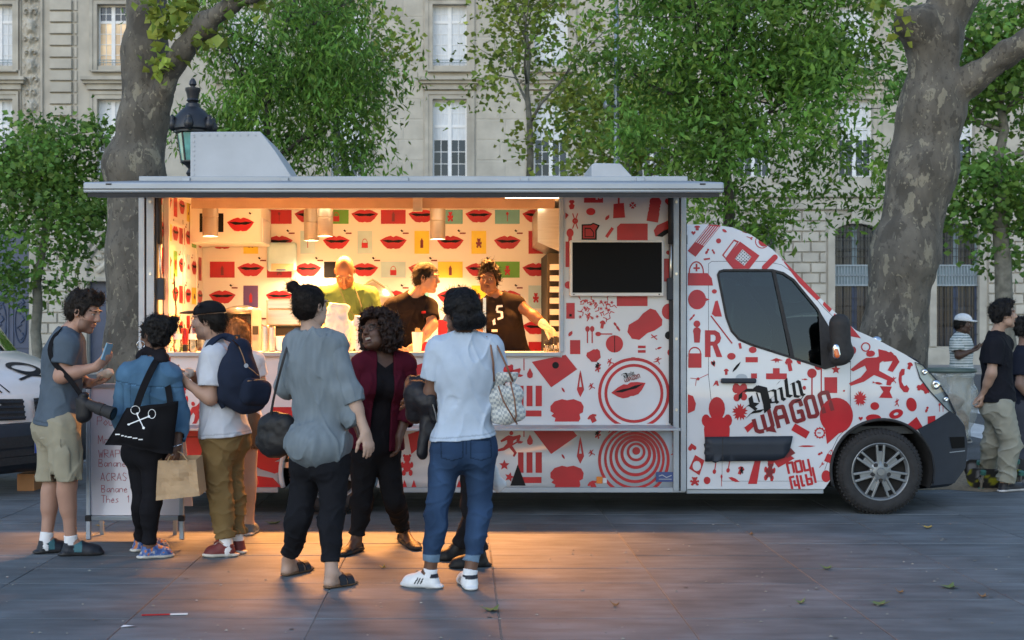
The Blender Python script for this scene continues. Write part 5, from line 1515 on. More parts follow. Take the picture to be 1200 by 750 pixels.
A(P_(circ()), 816.8, 351, 10.6, 11.6); rp.extend(P_([(827, 349), (831.5, 351), (827, 353)])); A(TAG, 811, 372, 2.4, 4.5, 40); rp.extend(P_(circ(816.6, 379.5, 4), circ(816.6, 388, 4.6), [(812.5, 389), (820.8, 389), (820, 401.5), (813.5, 401.5)]))
rp.append(([(826, 387), (838, 387), (843, 390), (845, 396), (843.5, 401), (840.5, 403.5), (846.5, 418.4), (839.6, 418.4), (835, 405), (832.6, 405), (832.6, 418.4), (826, 418.4)], [[(832.6, 392.3), (836.6, 392.3), (838.5, 394.5), (838.5, 398), (836.6, 400.2), (832.6, 400.2)]]))
rp.append((rect(806.5, 414, 822, 431), [])); rp.append((circ(814.2, 413.9, 7.4, 18, 7.6), [circ(814.2, 413.9, 6.2, 18, 6)]))
rp.extend(stroke([(809, 443), (818, 444), (830, 438.5)], .7) + stroke([(816, 444), (815, 452)], .7)); A(P_(circ()), 818, 444, 1.8)
A(P_(circ()), 837, 341.5, 3, 2.6); rp.extend(P_([(838, 353), (841, 352), (846, 371), (838, 371), (834, 368)])); rp.extend(stroke([(833, 370), (846, 387), (858, 402.5)], 1.6))
rp.extend(stroke([(866.5, 402), (868, 408.5)], 3)); A(P_(circ()), 882, 410, 4.6, 3.8); A(P_(circ()), 857, 417.5, 5, 4); rp.extend(P_(rect(873.6, 418.4, 888, 424.6))); A(HEART, 836, 426, 2.6, 4.2, -20)
rp.append(([(835, 453), (838.5, 446), (841, 446), (842.5, 452), (840, 452), (839.4, 450.5), (837.5, 451)], [])); A(TEE, 851, 435.5, 3, 3.8); rp.extend(P_(rect(897.6, 437.5, 922, 444.4), rect(905.7, 431.4, 913.5, 437.6), rect(880, 437.5, 887, 443.5)))
rp.extend(P_([(902.5, 422.5), (909.5, 419.5), (917.5, 422.3), (912.5, 422.8), (912, 425.4), (910.6, 423), (908.8, 425.4), (908, 422.9)])); A(TEE, 924.8, 427, 4.6, 8, -12); A(LEAF, 936, 424, 4, 5.4, 60); A(HEART, 867, 455, 8.4, 7)
A(P_(circ(0, -.55, .6, 16), circ(-.8, .05, .32, 10), circ(.8, .05, .32, 10), [(-.8, -.1), (.8, -.1), (.95, .5), (.9, 1), (-.9, 1), (-.95, .5)]), 840, 491.5, 16, 23); A(SPLAT, 867, 483, 9.6, 10.5); A(P_(circ(-.5, -.5, .5, 10), circ(.5, -.5, .5, 10), circ(-.4, .5, .45, 10), circ(.5, .4, .45, 10), circ(0, 0, .4, 8)), 867, 461, 9, 10)
rp.extend(P_([(806, 462), (812, 464), (815.5, 473), (814, 481), (806, 484.5)])); rp.append(([(814.5, 533), (825.5, 539.5), (819.5, 557), (807.5, 549)], [circ(816.5, 546, 5, 12, 6)])); A(HEART, 811, 524, 5, 4.6, 170)
for x, y in ((838, 547.5), (854, 546)): A(SPOON, x, y, 7, 8, 190)
rp.extend(P_([(884.5, 539), (891.5, 539), (887, 567), (876.5, 567)])); A(BEAR, 902, 551, 10, 12.5, 8); A(LEAF, 860, 562, 7, 5, 25); A(P_(circ()), 828.5, 563, 4, 4.4); A(BEAR, 814, 564, 8, 5); A(SPOON, 845.5, 563, 4, 7); A(TEE, 868, 551, 4, 5, 20)
rp.extend([(tf(P_(rect(-10, -4.6, 10, 4.6)), 938, 505, 1, 1, 30)[0][0], [])]); rp.append((star_ := tf(P_(star(12, .8)), 960.6, 507.3, 7.2, 7.2)[0][0], [circ(960.6, 507.3, 4.6, 14)])); A(P_(rect(-.9, -.2, .4, .2)), 960.6, 507.3, 3)
rp.extend(P_(circ(980, 487, 19.5, 28, 21), [(966, 498), (986, 505), (969, 520.5)])); A(LEAF, 945.6, 522.8, 10.5, 2.6); A(TAG, 961, 531.5, 3, 3, 60); A(WRENCH, 962.5, 545, 3, 4, 40)
rp.extend(P_(rect(966, 442, 981, 460.5))); rp.extend(P_(circ(951.4, 437.4, 5.6), rect(950.6, 442, 952.2, 463), circ(959, 429, 4.6), rect(961.6, 432, 963, 460))); A(P_(star(5)), 979.4, 433, 5.8); A(FISH, 943, 444.5, 3.4, 2.4); A(P_(circ()), 942.5, 454.5, 2, 2.4); A(LEAF, 989, 458, 1.4, 3)
rp.extend(P_([(906, 540), (922, 531), (931, 537), (912, 548)], [(872, 501), (884, 492), (886, 497), (876, 507)]));
# upside-down writing by the wheel arch
def noy(x, y, s, rot):
    q = []
    for pts in ([(0, 12), (0, 0), (6, 0), (6, 12)], [(9, 0), (9, 12), (15, 12), (15, 0), (9, 0)], [(18, 0), (18, 12), (24, 12)], [(24, 0), (24, 20)], [(0, 30), (0, 16), (5, 16)], [(4, 20), (4, 26), (8, 26), (8, 16), (8, 34)], [(12, 16), (12, 28), (15, 28)], [(18, 16), (18, 28), (23, 28), (23, 22), (18, 22)], [(27, 28), (27, 10)]): q += stroke(pts, 2.6)
    return tf(q, x, y, s, s, rot)
rp.extend(noy(922, 543, 1.05, -12))
A(P_(circ()), 968, 558, 5.5, 7); A(BAGI, 972, 534, 4, 8, 20); A(P_(circ()), 953, 553, 1.4)
# front wing
A(P_(circ()), 999.6, 410.5, 3.6, 4.6); rp.extend(P_([(996.5, 381.5), (1009, 396.5), (997, 394)])); rp.append((circ(1014.4, 406.6, 5.6, 18), [circ(1014.4, 406.6, 4.2, 14)]))
A(MAN, 1022, 433, 32, 22, -6); rp.extend(P_([(1029, 409), (1038, 411), (1050, 417), (1054, 424), (1046, 436), (1040, 434), (1046, 423), (1036, 424), (1030, 420)]))
A(PHONE, 1060, 446, 9, 13, 20); rp.extend(P_([(1031, 452.5), (1045, 453), (1042.5, 459), (1046, 466.5), (1030, 466), (1035, 459)])); A(FISH, 1028.5, 449, 6, 3.4, 10); A(SPLAT, 1008, 467, 8, 9.5); A(MAN, 1047, 445.5, 4, 4); A(TEE, 1066, 428.5, 3.4, 4.4, 20)
A(CAR, 1082, 455, 8, 9, 25); A(P_(circ()), 1068, 474, 6, 8.2, -15); A(P_(circ()), 1025, 475.8, 5.2, 4.6); A(HEART, 1008.5, 490.5, 2.6); A(P_(circ()), 1023.5, 490, 9, 4.6); rp.append((tf(P_(circ()), 1050, 485, 8.4, 5.4, -18)[0][0], [tf(P_(circ()), 1050, 485, 3, 1.6, -18)[0][0]]))
rp.extend(P_([(1063, 498), (1074, 488.5), (1081, 500), (1070, 506)], [(1087, 488), (1096, 487), (1096, 494), (1087, 498)])); A(SPOON, 1101, 477.5, 4, 5); A(SPOON, 1105, 477.5, 4, 5); A(TAG, 1086, 480, 3, 3.6, 20); A(MAN, 1051, 472, 3, 5)
CLC = densify(OUT, 8)
cuts = [densify(shrink(WIN, -1)), densify(shrink(HEAD, -.7)), densify(BUMP)]
on_cab('red_print', rp, M['red'], .0035, cabp, grid=12, clip=CLC, cut=cuts, kind='stuff')
bk, dr = lettering(865 + 550 / 9.6, 440 + 340 / 9.6, 1 / 9.6)
on_cab('dark_red_print', dr + P_([(918, 531), (926, 524), (932, 531), (922, 537)], [(899, 505), (906, 498), (910, 507)]) + tf(BEAR, 902, 552, 7, 9, 8), M['darkred'], .0048, cabp, clip=CLC, cut=[densify([(826, 512), (928, 511), (924, 528), (918, 536), (906, 539.5), (826, 540.5)])], kind='stuff')
dk = bk + tf(LEAF, 863, 430, 8, 3.6, -50) + tf(HEART, 836, 426, 1.8, 3) + tf(BEAR, 869, 551, 3, 4)
for i_ in range(5):
    for j_ in range(5):
        x, y = 870.5 + (i_ - 2) * 2.1 + (j_ - 2) * -1.9, 301.8 + (i_ - 2) * 1.8 + (j_ - 2) * 2.0; dk += P_(rect(x - .6, y - .6, x + .6, y + .6))
on_cab('black_print', dk, M['black'], .0062, cabp, clip=CLC, kind='stuff')
# ================================================================== people
from mathutils.bvhtree import BVHTree
M['skin'] = mat('skin', (1, 1, 1), rough=.5, var=.05, scale=40, attr=True, bump=.06, bscale=220, spec=.4)
M['cloth'] = mat('cloth', (1, 1, 1), rough=.9, var=.10, scale=14, attr=True, bump=.25, bscale=260, spec=.08, folds=(7, .03, (1, 1, .45)))
M['denim'] = mat('denim', (1, 1, 1), rough=.9, var=.22, scale=9, attr=True, bump=.35, bscale=320, spec=.1, stretch=(1, 1, .5), folds=(6, .014, (.7, .7, 1.1)))
M['hair'] = mat('hair', (.7, .7, .7), rough=.55, var=.45, scale=60, attr=True, bump=.5, bscale=150, spec=.22, stretch=(1, 1, .3))
M['leather'] = mat('leather', (1, 1, 1), rough=.5, var=.15, scale=20, attr=True, bump=.2, bscale=160, spec=.3)
def G(px, py):
    Y = EYE * F / (py - CY); return at(px, py, Y)
def lerp(a, b, t): return a + (b - a) * t
UP3 = np.array([0., 0, 1])

class Person:
    def __init__(s, label, Y0, head, face, neck, sh, el, wr, pelvis, hips, knees, feet, hands=None, h=1.0, g=1.0, gl=1.0, female=False, skin=(.42, .24, .17), hup=None, tilt=None, floor=0., headscale=1.0, palms=None, ground=None):
        """joints: (px, py, depth offset); pairs are (left, right) of the person"""
        J = lambda q: at(q[0], q[1], Y0 + (q[2] if len(q) > 2 else 0))
        s.Y0 = Y0; s.h = h; s.g = g; s.gl = gl; s.fem = female; s.skin = np.array(skin)
        s.hc = J(head); s.neck = J(neck); s.sh = [J(q) for q in sh]; s.el = [J(q) for q in el]; s.wr = [J(q) for q in wr]
        s.pel = J(pelvis); s.hip = [J(q) for q in hips]; s.kn = [J(q) for q in knees]
        s.heel = []; s.toe = []
        for a, b in feet:
            s.heel.append(G(*a) if ground is None else J(a)); s.toe.append(G(*b) if ground is None else J(b))
        if ground is not None:
            for q in s.heel + s.toe: q[2] = ground
        s.fz = 0 if ground is None else ground
        s.fd = [nrm((t - h_) * np.array([1, 1, 0])) for t, h_ in zip(s.toe, s.heel)]
        s.an = [h_ + d * .055 * s.h + UP3 * .085 * s.h for h_, d in zip(s.heel, s.fd)]
        s.hs = 1.0 * h * headscale
        s.f = nrm(face); u = nrm(hup) if hup is not None else UP3
        s.r = nrm(np.cross(s.f, u)); s.u = np.cross(s.r, s.f)
        if tilt: 
            c, d = math.cos(R(tilt)), math.sin(R(tilt)); s.r, s.u = s.r * c + s.u * d, s.u * c - s.r * d
        s.lat = nrm(s.sh[1] - s.sh[0]); s.tu = nrm(s.neck - s.pel); s.fw = nrm(np.cross(s.tu, s.lat)); s.lat = np.cross(s.fw, s.tu)
        hl = s.hip[1] - s.hip[0]; s.hlat = nrm(hl); s.hfw = nrm(np.cross(UP3, s.hlat)); s.hlat = np.cross(s.hfw, UP3)
        s.hands = hands or [None, None]; s.palms = palms or [None, None]
        s.root = thing('person', label, 'person', ((s.heel[0][0] + s.heel[1][0]) / 2, (s.heel[0][1] + s.heel[1][1]) / 2, s.fz))
        s.hl = []
    # ---- shared volumes, e = how far outside the skin
    def torso(s, f, e=0., k=.05, pelvis=True, breast=True):
        h, g = s.h, s.g
        C = lerp(s.pel, s.neck, .66); W = lerp(s.pel, s.neck, .30)
        A = np.stack([s.lat, s.fw, s.tu])
        f.cone(C, W, .150 * g * h + e, .128 * g * h + e, k, s.fw, .68)
        f.ell(C + s.tu * .03 * h - s.fw * .005, np.array([.165 * (.6 + .4 * g), .115 * g, .17]) * h + e, A, k)
        f.cone(s.sh[0], s.sh[1], .056 * h + e, .056 * h + e, k)
        for q in s.sh: f.cone(s.neck - s.tu * .01, q + s.tu * .005, .05 * h + e * .8, .045 * h + e, k)
        if s.fem and breast:
            for q in (-1, 1): f.ell(C + s.fw * .095 * g * h + s.lat * q * .075 * g * h - s.tu * .015 * h, np.array([.068, .065, .07]) * g * h + e, A, .05)
        if pelvis:
            f.cone(W, s.pel, .128 * g * h + e, .152 * s.gl * h + e, k, s.fw, .72); s.seat(f, e, k)
    def seat(s, f, e=0., k=.05):
        h, g = s.h, s.gl; A = np.stack([s.hlat, s.hfw, UP3])
        f.ell(s.pel, np.array([.172 * g * (1.04 if s.fem else 1), .115 * g, .12]) * h + e, A, k)
        for q in (-1, 1): f.ell(s.pel - s.hfw * .055 * h * g + s.hlat * q * .078 * h * g - UP3 * .055 * h, np.array([.085, .085, .095]) * g * h + e, A, k)
    def arm(s, f, i, e=0., e2=None, upto=2., k=.03):
        e2 = e if e2 is None else e2; h = s.h * (.5 + .5 * s.g)
        a, b, c = s.sh[i], s.el[i], s.wr[i]
        t = min(upto, 1)
        f.cone(a, lerp(a, b, t), .054 * h + e, (.054 - .012 * t) * h + lerp(e, e2, t), k)
        if upto > 1:
            f.cone(b, lerp(b, c, min(1, upto - 1)), .043 * h + e2, lerp(.041, .029, min(1, upto - 1)) * h + e2, k)
            f.cone(lerp(b, c, .1), lerp(b, c, .45), .043 * h + e2, .04 * h + e2, k)
    def leg(s, f, i, e=0., e2=None, upto=2., k=.04):
        e2 = e if e2 is None else e2; h, g = s.h, s.gl
        a, b, c = s.hip[i], s.kn[i], s.an[i]
        t = min(1, upto)
        f.cone(a, lerp(a, b, t), .092 * g * h + e, lerp(.092, .058, t) * g * h + lerp(e, e2, t), k)
        if upto > 1:
            t = min(1, upto - 1); em = lerp(e, e2, .5)
            f.cone(b, lerp(b, c, t), .056 * g * h + em, lerp(.054, .037, t) * (.5 + .5 * g) * h + e2, k)
            back = -nrm(s.fd[i] * .8 + s.hfw * .2)
            if upto > 1.3: f.cone(lerp(b, c, .16) + back * .018, lerp(b, c, .42) + back * .012, .052 * g * h + em, .045 * g * h + em, k)
    def foot(s, f, i, e=0., k=.02):
        h = s.h; hl, tl, d = s.heel[i], s.toe[i], s.fd[i]; L = np.linalg.norm(tl - hl); side = np.cross(d, UP3)
        z = UP3
        f.cone(s.an[i], hl + d * .04 * h + z * .035 * h, .036 * h + e, .033 * h + e, k)
        f.cone(hl + d * .04 * h + z * .03 * h, hl + d * L * .70 + z * .026 * h, .031 * h + e, .040 * h + e, k, z, .62)
        f.cone(s.an[i] + d * .015, hl + d * L * .62 + z * .032 * h, .034 * h + e, .028 * h + e, k)
        f.cone(hl + d * L * .70 + z * .022, tl - d * .035 + z * .018, .041 * h + e, .030 * h + e, k, z, .5)
    def hand(s, f, i):
        if s.hands[i] is None: return
        d, pn, curl, sp = s.hands[i]
        d = nrm(d); pn = nrm(np.array(pn, float) - d * np.dot(d, pn)); h = s.h
        w = s.wr[i]; lat = np.cross(d, pn) * (1 if i == 0 else -1)      # towards the thumb
        kn = w + d * .085 * h
        f.cone(w, w + d * .03 * h, .027 * h, .03 * h, .02, pn, .7)
        f.cone(w + d * .028 * h, kn - d * .012 * h, .034 * h, .040 * h, .015, pn, .42)
        for q, (o, L, c0) in enumerate(((.031, .068, .9), (.011, .077, 1.0), (-.010, .072, 1.05), (-.030, .057, 1.15))):
            p = kn + lat * o * h - d * (.006 if q in (0, 3) else 0); a = R(curl * .55 * c0); dd = d * math.cos(a) + pn * math.sin(a) + lat * (1.5 - q) * sp; dd = nrm(dd)
            for z, (l, r0, r1, da) in enumerate(((.45, .0098, .009, curl * .75), (.31, .009, .0082, curl * .6), (.24, .0082, .007, 0))):
                e = p + dd * L * l * h
                f.cone(p, e, r0 * h, r1 * h, .006); p = e
                a = R(da * c0); ax = np.cross(dd, pn); 
                pp = nrm(pn - dd * np.dot(pn, dd)) if np.linalg.norm(pn - dd * np.dot(pn, dd)) > .2 else pp2
                pp2 = -dd * math.sin(a) + pp * math.cos(a); dd = nrm(dd * math.cos(a) + pp * math.sin(a))
        p = w + d * .025 * h + lat * .025 * h + pn * .006
        a = nrm(d * .62 + lat * .62 + pn * .35); e = p + a * .042 * h; f.cone(p, e, .016 * h, .0115 * h, .012)
        a2 = nrm(d * .9 + lat * .22 + pn * .42); e2 = e + a2 * .032 * h; f.cone(e, e2, .0112 * h, .0098 * h, .006); f.cone(e2, e2 + nrm(a2 + pn * .3) * .024 * h, .0098 * h, .0075 * h, .006)
        s.hl.append((w + d * .075 * h - .125 * h, w + d * .075 * h + .125 * h, .0048))
    def q(s, V): return np.stack([(V - s.hc) @ s.r, (V - s.hc) @ s.f, (V - s.hc) @ s.u], 1) / s.hs
    def hp(s, x, y, z): return s.hc + (s.r * x + s.f * y + s.u * z) * s.hs
    def head(s, f, smile=False):
        A = np.stack([s.r, s.f, s.u]); H = s.hs
        E = lambda c, r, k=.02, sub=False: f.ell(s.hp(*c), np.array(r) * H, A, k * H, sub)
        E((0, -.012, .035), (.074, .096, .086)); E((0, .028, -.03), (.059, .066, .085), .04); E((0, .05, -.088), (.034, .036, .028), .03); E((0, .078, -.103), (.018, .016, .015), .02)
        for q in (-1, 1):
            E((q * .040, .062, -.025), (.024, .022, .028), .03); E((q * .034, .087, .036), (.028, .011, .008), .015)
            E((q * .031, .106, .014), (.021, .015, .013), .014, True); E((q * .031, .078, .012), (.0135, .0135, .0125), .003)
            E((q * .031, .081, .021), (.016, .0135, .0052), .004)
            E((q * .048, .035, -.075), (.02, .03, .025), .03)
            E((q * .078, -.004, -.002), (.009, .018, .031), .008); E((q * .083, .0, -.002), (.007, .009, .017), .004, True)
        f.cone(s.hp(0, .088, .03), s.hp(0, .112, -.018), .009 * H, .0145 * H, .012 * H)
        for q in (-1, 1): E((q * .013, .100, -.024), (.0105, .013, .009), .008)
        if smile:
            E((0, .095, -.061), (.026, .022, .014), .006, True); E((0, .080, -.055), (.027, .010, .0085), .003)
            E((0, .091, -.084), (.027, .012, .008), .008); E((0, .093, -.043), (.031, .010, .0055), .006)
        else:
            E((0, .094, -.052), (.023, .0115, .0062), .006); E((0, .092, -.065), (.020, .0115, .0072), .006); E((0, .107, -.058), (.024, .010, .0016), .003, True)
        nk = s.h * (.55 + .45 * s.g) * (.86 if s.fem else 1); f.cone(s.neck - s.tu * .03, s.hp(0, -.025, -.06), .060 * nk, .054 * nk, .03)
    def body(s, stubble=0., smile=False, lips=(.75, .55, .55), brow=(.03, .02, .015), extra=None, feet=True, skinfn=None):
        f = Field(); s.torso(f)
        for i in (0, 1): s.arm(f, i); s.leg(f, i); s.foot(f, i); s.hand(f, i)
        s.head(f, smile)
        fine = [(s.hc - .16 * s.hs, s.hc + .16 * s.hs, .0042)] + s.hl
        V, Q = f.mesh(.012, None, fine)
        q = s.q(V); col = np.tile(s.skin, (len(V), 1))
        hd = np.linalg.norm(V - s.hc, axis=1) < .17 * s.hs
        face = hd & (q[:, 1] > .02)
        col *= (1 + .10 * fbm(V * 9, 2))[:, None]
        lp = face & (((q[:, 0] / .027) ** 2 + ((q[:, 2] + .0585) / .0165) ** 2) < 1) & (q[:, 1] > .078)
        col[lp] = s.skin * np.array(lips)
        if smile:
            te = face & (np.abs(q[:, 0]) < .021) & (np.abs(q[:, 2] + .0545) < .0068) & (q[:, 1] < .0965); col[te] = (.38, .35, .31)
            dk = face & (np.abs(q[:, 0]) < .027) & (q[:, 2] < -.063) & (q[:, 2] > -.077) & (q[:, 1] < .089); col[dk] = (.05, .01, .012)
        if stubble:
            w = face & (q[:, 2] < -.03 - .3 * np.clip(.05 - q[:, 1], 0, 1)) & ~lp; col[w] *= (1 - stubble)
        for sg in (-1, 1):
            ex = q[:, 0] - sg * .031
            ey = face & ((ex / .0135) ** 2 + ((q[:, 2] - .0115) / .0062) ** 2 < 1) & (q[:, 1] > .070)
            col[ey] = s.skin * .4 if smile else (.42, .40, .38)
            ir = face & (ex ** 2 + (q[:, 2] - .0115) ** 2 < .0058 ** 2) & (q[:, 1] > .07); col[ir] = (.015, .01, .008)
            li = face & (np.abs((ex / .0155)) < 1) & (np.abs(q[:, 2] - .0185 + 20 * ex ** 2) < .0022) & (q[:, 1] > .07); col[li] = s.skin * .35
            bw = face & (np.abs(ex - sg * .003) < .019) & (np.abs(q[:, 2] - .036 + 14 * (ex - sg * .002) ** 2) < .0042) & (q[:, 1] > .06); col[bw] = brow
            ck = face & ((ex - sg * .012) ** 2 + (q[:, 2] + .025) ** 2 < .018 ** 2); col[ck] *= (1.08, .94, .92)
        if skinfn: skinfn(V, col)
        return obj('body', V, Q, M['skin'], s.root, smooth=True, cols=np.clip(col, 0, 1))
    def nearseg(s, P, a, b):
        ba = b - a; t = np.clip(((P - a) @ ba) / (ba @ ba), 0, 1); return np.linalg.norm(P - a - t[:, None] * ba, axis=1)
    def endcut(s, f, axis_a, end, rad, hollow=None):
        """flat end of a tube of cloth"""
        d = nrm(end - axis_a)
        def fn(P):
            n = s.nearseg(P, axis_a, end + d * .12)
            return np.where(n < rad + .06, (P - end) @ d, -1.)
        f.cut(fn)
        if hollow: f.p.insert(len(f.p), ('c', end - d * .035, end + d * .10, hollow, hollow, .004, None, 1., True))
    def top(s, name, color, e=.014, sleeve=.6, esl=None, hem=.0, neck=.07, neckdrop=0., loose=0., fold=(.010, 7, 7, 4), openfront=None, h=.0075, m=None, hemtilt=(0, 0, 0), extra=None, sleeve_e2=None, colfn=None, nodepth=False, pel=True, vneck=None, breast=True):
        f = Field(); s.torso(f, e, pelvis=pel, breast=breast)
        esl = e + .012 if esl is None else esl
        hemP = s.pel + s.tu * hem
        if loose: f.cone(lerp(s.pel, s.neck, .5), hemP - s.tu * .06, .14 * s.g * s.h + e, .15 * s.g * s.h + e + loose, .06, s.fw, .74)
        if extra: extra(f)
        hn = nrm(s.tu + np.array(hemtilt, float))
        f.cut(lambda P: (hemP - P) @ hn + .006 * vnoise(P * 9))
        npt = s.neck + s.tu * (.045 - neckdrop) + s.fw * .012
        f.cut(lambda P: neck - np.sqrt((((P - npt) @ s.lat)) ** 2 + (((P - npt) @ s.fw)) ** 2 + (.7 * ((P - npt) @ s.tu)) ** 2))
        if vneck:
            def vn(P):
                x, y, z = (P - s.neck) @ s.lat, (P - s.neck) @ s.fw, (P - s.neck) @ s.tu
                return np.where(y > .0, np.minimum(vneck[0] * np.clip((z + vneck[1]) / vneck[1], 0, 1.6) - np.abs(x), z + vneck[1]), -1.)
            f.cut(vn)
        if openfront:
            def of(P):
                x, y, z = (P - s.neck) @ s.lat, (P - s.neck) @ s.fw, (P - s.neck) @ s.tu
                return np.where(y > .02, openfront(z) - np.abs(x), -1.)
            f.cut(of)
        am, sx, sy, sz = fold
        def disp(P): 
            K = np.array([[.93, .1, .36], [-.1, 1, 0], [-.36, 0, .93]]); q1, q2 = P @ K, P @ K.T
            n = 1 - np.abs(vnoise(q1 * np.array([sx, sy, sz]) + s.Y0 * 3)); n2 = 1 - np.abs(vnoise(q2 * np.array([sx, sy, sz]) * 1.5 + 5.1))
            return am * (.45 - .8 * n ** 7 - .55 * n2 ** 6)
        V, Q = f.mesh(h, disp)
        for i in (0, 1) if sleeve else ():
            sl = sleeve; fs = Field(); e2_ = esl if sleeve_e2 is None else sleeve_e2
            fs.ell(s.sh[i] - (s.neck - s.sh[i]) * -.12, np.full(3, .056 * s.h + e * .9), k=.05)
            s.arm(fs, i, esl, e2_, min(2., sl + .18))
            a, b = (s.sh[i], s.el[i]) if sl <= 1 else (s.el[i], s.wr[i])
            r_ = .046 * s.h + e2_; s.endcut(fs, a, lerp(a, b, sl if sl <= 1 else sl - 1), r_, r_ - .02)
            v, q = fs.mesh(h, lambda P: .7 * disp(P)); Q = np.concatenate([Q, q + len(V)]); V = np.concatenate([V, v])
        col = np.tile(np.array(color), (len(V), 1)).astype(float)
        hd = (V - hemP) @ hn; col[(np.abs(hd - .024) < .0045)] *= .72
        if colfn: colfn(V, col)
        return obj(name, V, Q, m or M['cloth'], s.root, smooth=True, cols=col)
    def bottom(s, name, color, e=.010, e2=None, upto=1.92, waist=.14, fold=(.008, 6, 6, 9), h=.0075, m=None, ecuff=None, drop=0., colfn=None, extra=None):
        f = Field(); s.seat(f, e)
        W = s.pel + s.tu * (waist + .06)
        f.cone(s.pel, W, .150 * s.gl * s.h + e, .128 * s.g * s.h + e, .05, s.hfw, .72)
        e2 = e if e2 is None else e2
        for i in (0, 1):
            s.leg(f, i, e, e2, min(2, upto + .15))
            if upto > 1.8: f.cone(lerp(s.kn[i], s.an[i], .9), s.an[i] - UP3 * .05, .038 + e2, .038 + e2, .03)
        if drop: f.cone(lerp(s.hip[0], s.hip[1], .3) - UP3 * drop, lerp(s.hip[0], s.hip[1], .7) - UP3 * drop, .08 + e, .08 + e, .06)
        if extra: extra(f)
        f.cut(lambda P: (P - s.pel) @ s.tu - waist)
        for i in (0, 1):
            a, b = (s.hip[i], s.kn[i]) if upto <= 1 else (s.kn[i], s.an[i])
            end = lerp(a, b, upto if upto <= 1 else upto - 1); t = upto if upto <= 1 else upto - 1
            r_ = (lerp(.092, .058, t) if upto <= 1 else lerp(.056, .038, t)) * s.gl * s.h + e2
            oth = [s.hip[1 - i], s.kn[1 - i], s.an[1 - i]]
            d = nrm(b - a)
            def fn(P, a=a, b=b, end=end, d=d, i=i):
                dm = s.nearseg(P, s.kn[i], s.an[i]) if upto > 1 else s.nearseg(P, s.hip[i], s.kn[i] + d * .2); do = np.minimum(s.nearseg(P, oth[0], oth[1]), s.nearseg(P, oth[1], oth[2]))
                return np.where((dm < do + .01), (P - end) @ d, -1.)
            f.cut(fn)
            if upto < 1.5: f.p.append(('c', end - d * .04, end + d * .12, max(.02, r_ - .013), max(.02, r_ - .013), .004, None, 1., True))
        am, sx, sy, sz = fold
        kz = np.mean([k_[2] for k_ in s.kn]); az = np.mean([k_[2] for k_ in s.an])
        def disp(P):
            w = .75 + .7 * np.exp(-((P[:, 2] - kz) / .10) ** 2) + .9 * np.exp(-((P[:, 2] - az - .06) / .09) ** 2)
            K = np.array([[.9, 0, .42], [0, 1, 0], [-.42, 0, .9]]); q1, q2 = P @ K, P @ K.T
            n = 1 - np.abs(vnoise(q1 * np.array([sx, sy, sz]) + s.Y0 * 5)); n2 = 1 - np.abs(vnoise(q2 * np.array([sx, sy, sz]) * 1.4 + 3.1))
            return w * am * (.45 - .8 * n ** 7 - .6 * n2 ** 6)
        V, Q = f.mesh(h, disp)
        col = np.tile(np.array(color), (len(V), 1)).astype(float)
        if colfn: colfn(V, col)
        return obj(name, V, Q, m or M['cloth'], s.root, smooth=True, cols=col)
    def shoes(s, upper, sole, style='sneaker', e=.010, colfn=None, m=None, high=.0):
        for i in (0, 1):
            f = Field(); s.foot(f, i, e, .018); hl, tl, d = s.heel[i], s.toe[i], s.fd[i]; side = np.cross(d, UP3); L = np.linalg.norm(tl - hl)
            gz = s.fz; top_ = gz + (.075 + high) * s.h
            # sole slab
            for a, b, ra, rb in ((.035, .45, .034, .034), (.45, .72, .034, .043), (.72, .90, .043, .033)):
                f.cone(hl + d * L * a + UP3 * .014, hl + d * L * b + UP3 * .014, ra * s.h + e * .6, rb * s.h + e * .6, .008, UP3, .38)
            if style == 'sneaker': f.cone(hl + d * L * .74 + UP3 * .034, tl - d * .044 + UP3 * .034, .045 * s.h, .041 * s.h, .02, UP3, .85); f.cone(hl + d * L * .4 + UP3 * .05, hl + d * L * .7 + UP3 * .04, .042 * s.h, .042 * s.h, .02, UP3, .85)
            if style == 'flat':
                def fn(P):
                    t = (P - hl) @ d / L; return np.where(t < .12, P[:, 2] - gz - .06, np.where(t < .72, P[:, 2] - gz - .034, -1.)) 
                f.cut(fn)
            else:
                def fn(P):
                    t = (P - hl) @ d / L; return P[:, 2] - (top_ + np.where(t < .15, .012, 0) + np.clip(t - .30, 0, .2) * .12 - np.clip(t - .5, 0, 1) * .05)
                f.cut(fn)
            f.cut(lambda P: gz + .001 - P[:, 2])
            V, Q = f.mesh(.0055)
            col = np.tile(np.array(upper), (len(V), 1)).astype(float)
            so = V[:, 2] < gz + .024; col[so] = sole
            t = (V - hl) @ d / L
            if style == 'sneaker' :
                lace = (t > .45) & (t < .72) & (np.abs((V - hl) @ side) < .018) & (V[:, 2] > gz + .045) & (np.sin(t * 130) > 0); col[lace] = np.clip(np.array(sole) * 1.0, 0, 1)
            if colfn: colfn(V, col, t, (V - hl) @ side, V[:, 2] - gz, i)
            obj('shoe', V, Q, m or M['leather'], s.root, smooth=True, cols=col)
    def socks(s, color=(.7, .7, .72), up=.06):
        for i in (0, 1):
            f = Field(); dn = nrm(s.kn[i] - s.an[i]); f.cone(s.an[i] - dn * .05, s.an[i] + dn * up, .044 * s.h, .043 * s.h, .01)
            f.cut(lambda P, i=i, dn=dn: (P - s.an[i]) @ dn - up + .02)
            V, Q = f.mesh(.007, lambda P: .002 * np.sin(P[:, 2] * 420)); obj('sock', V, Q, M['cloth'], s.root, smooth=True, cols=np.tile(np.array(color), (len(V), 1)))
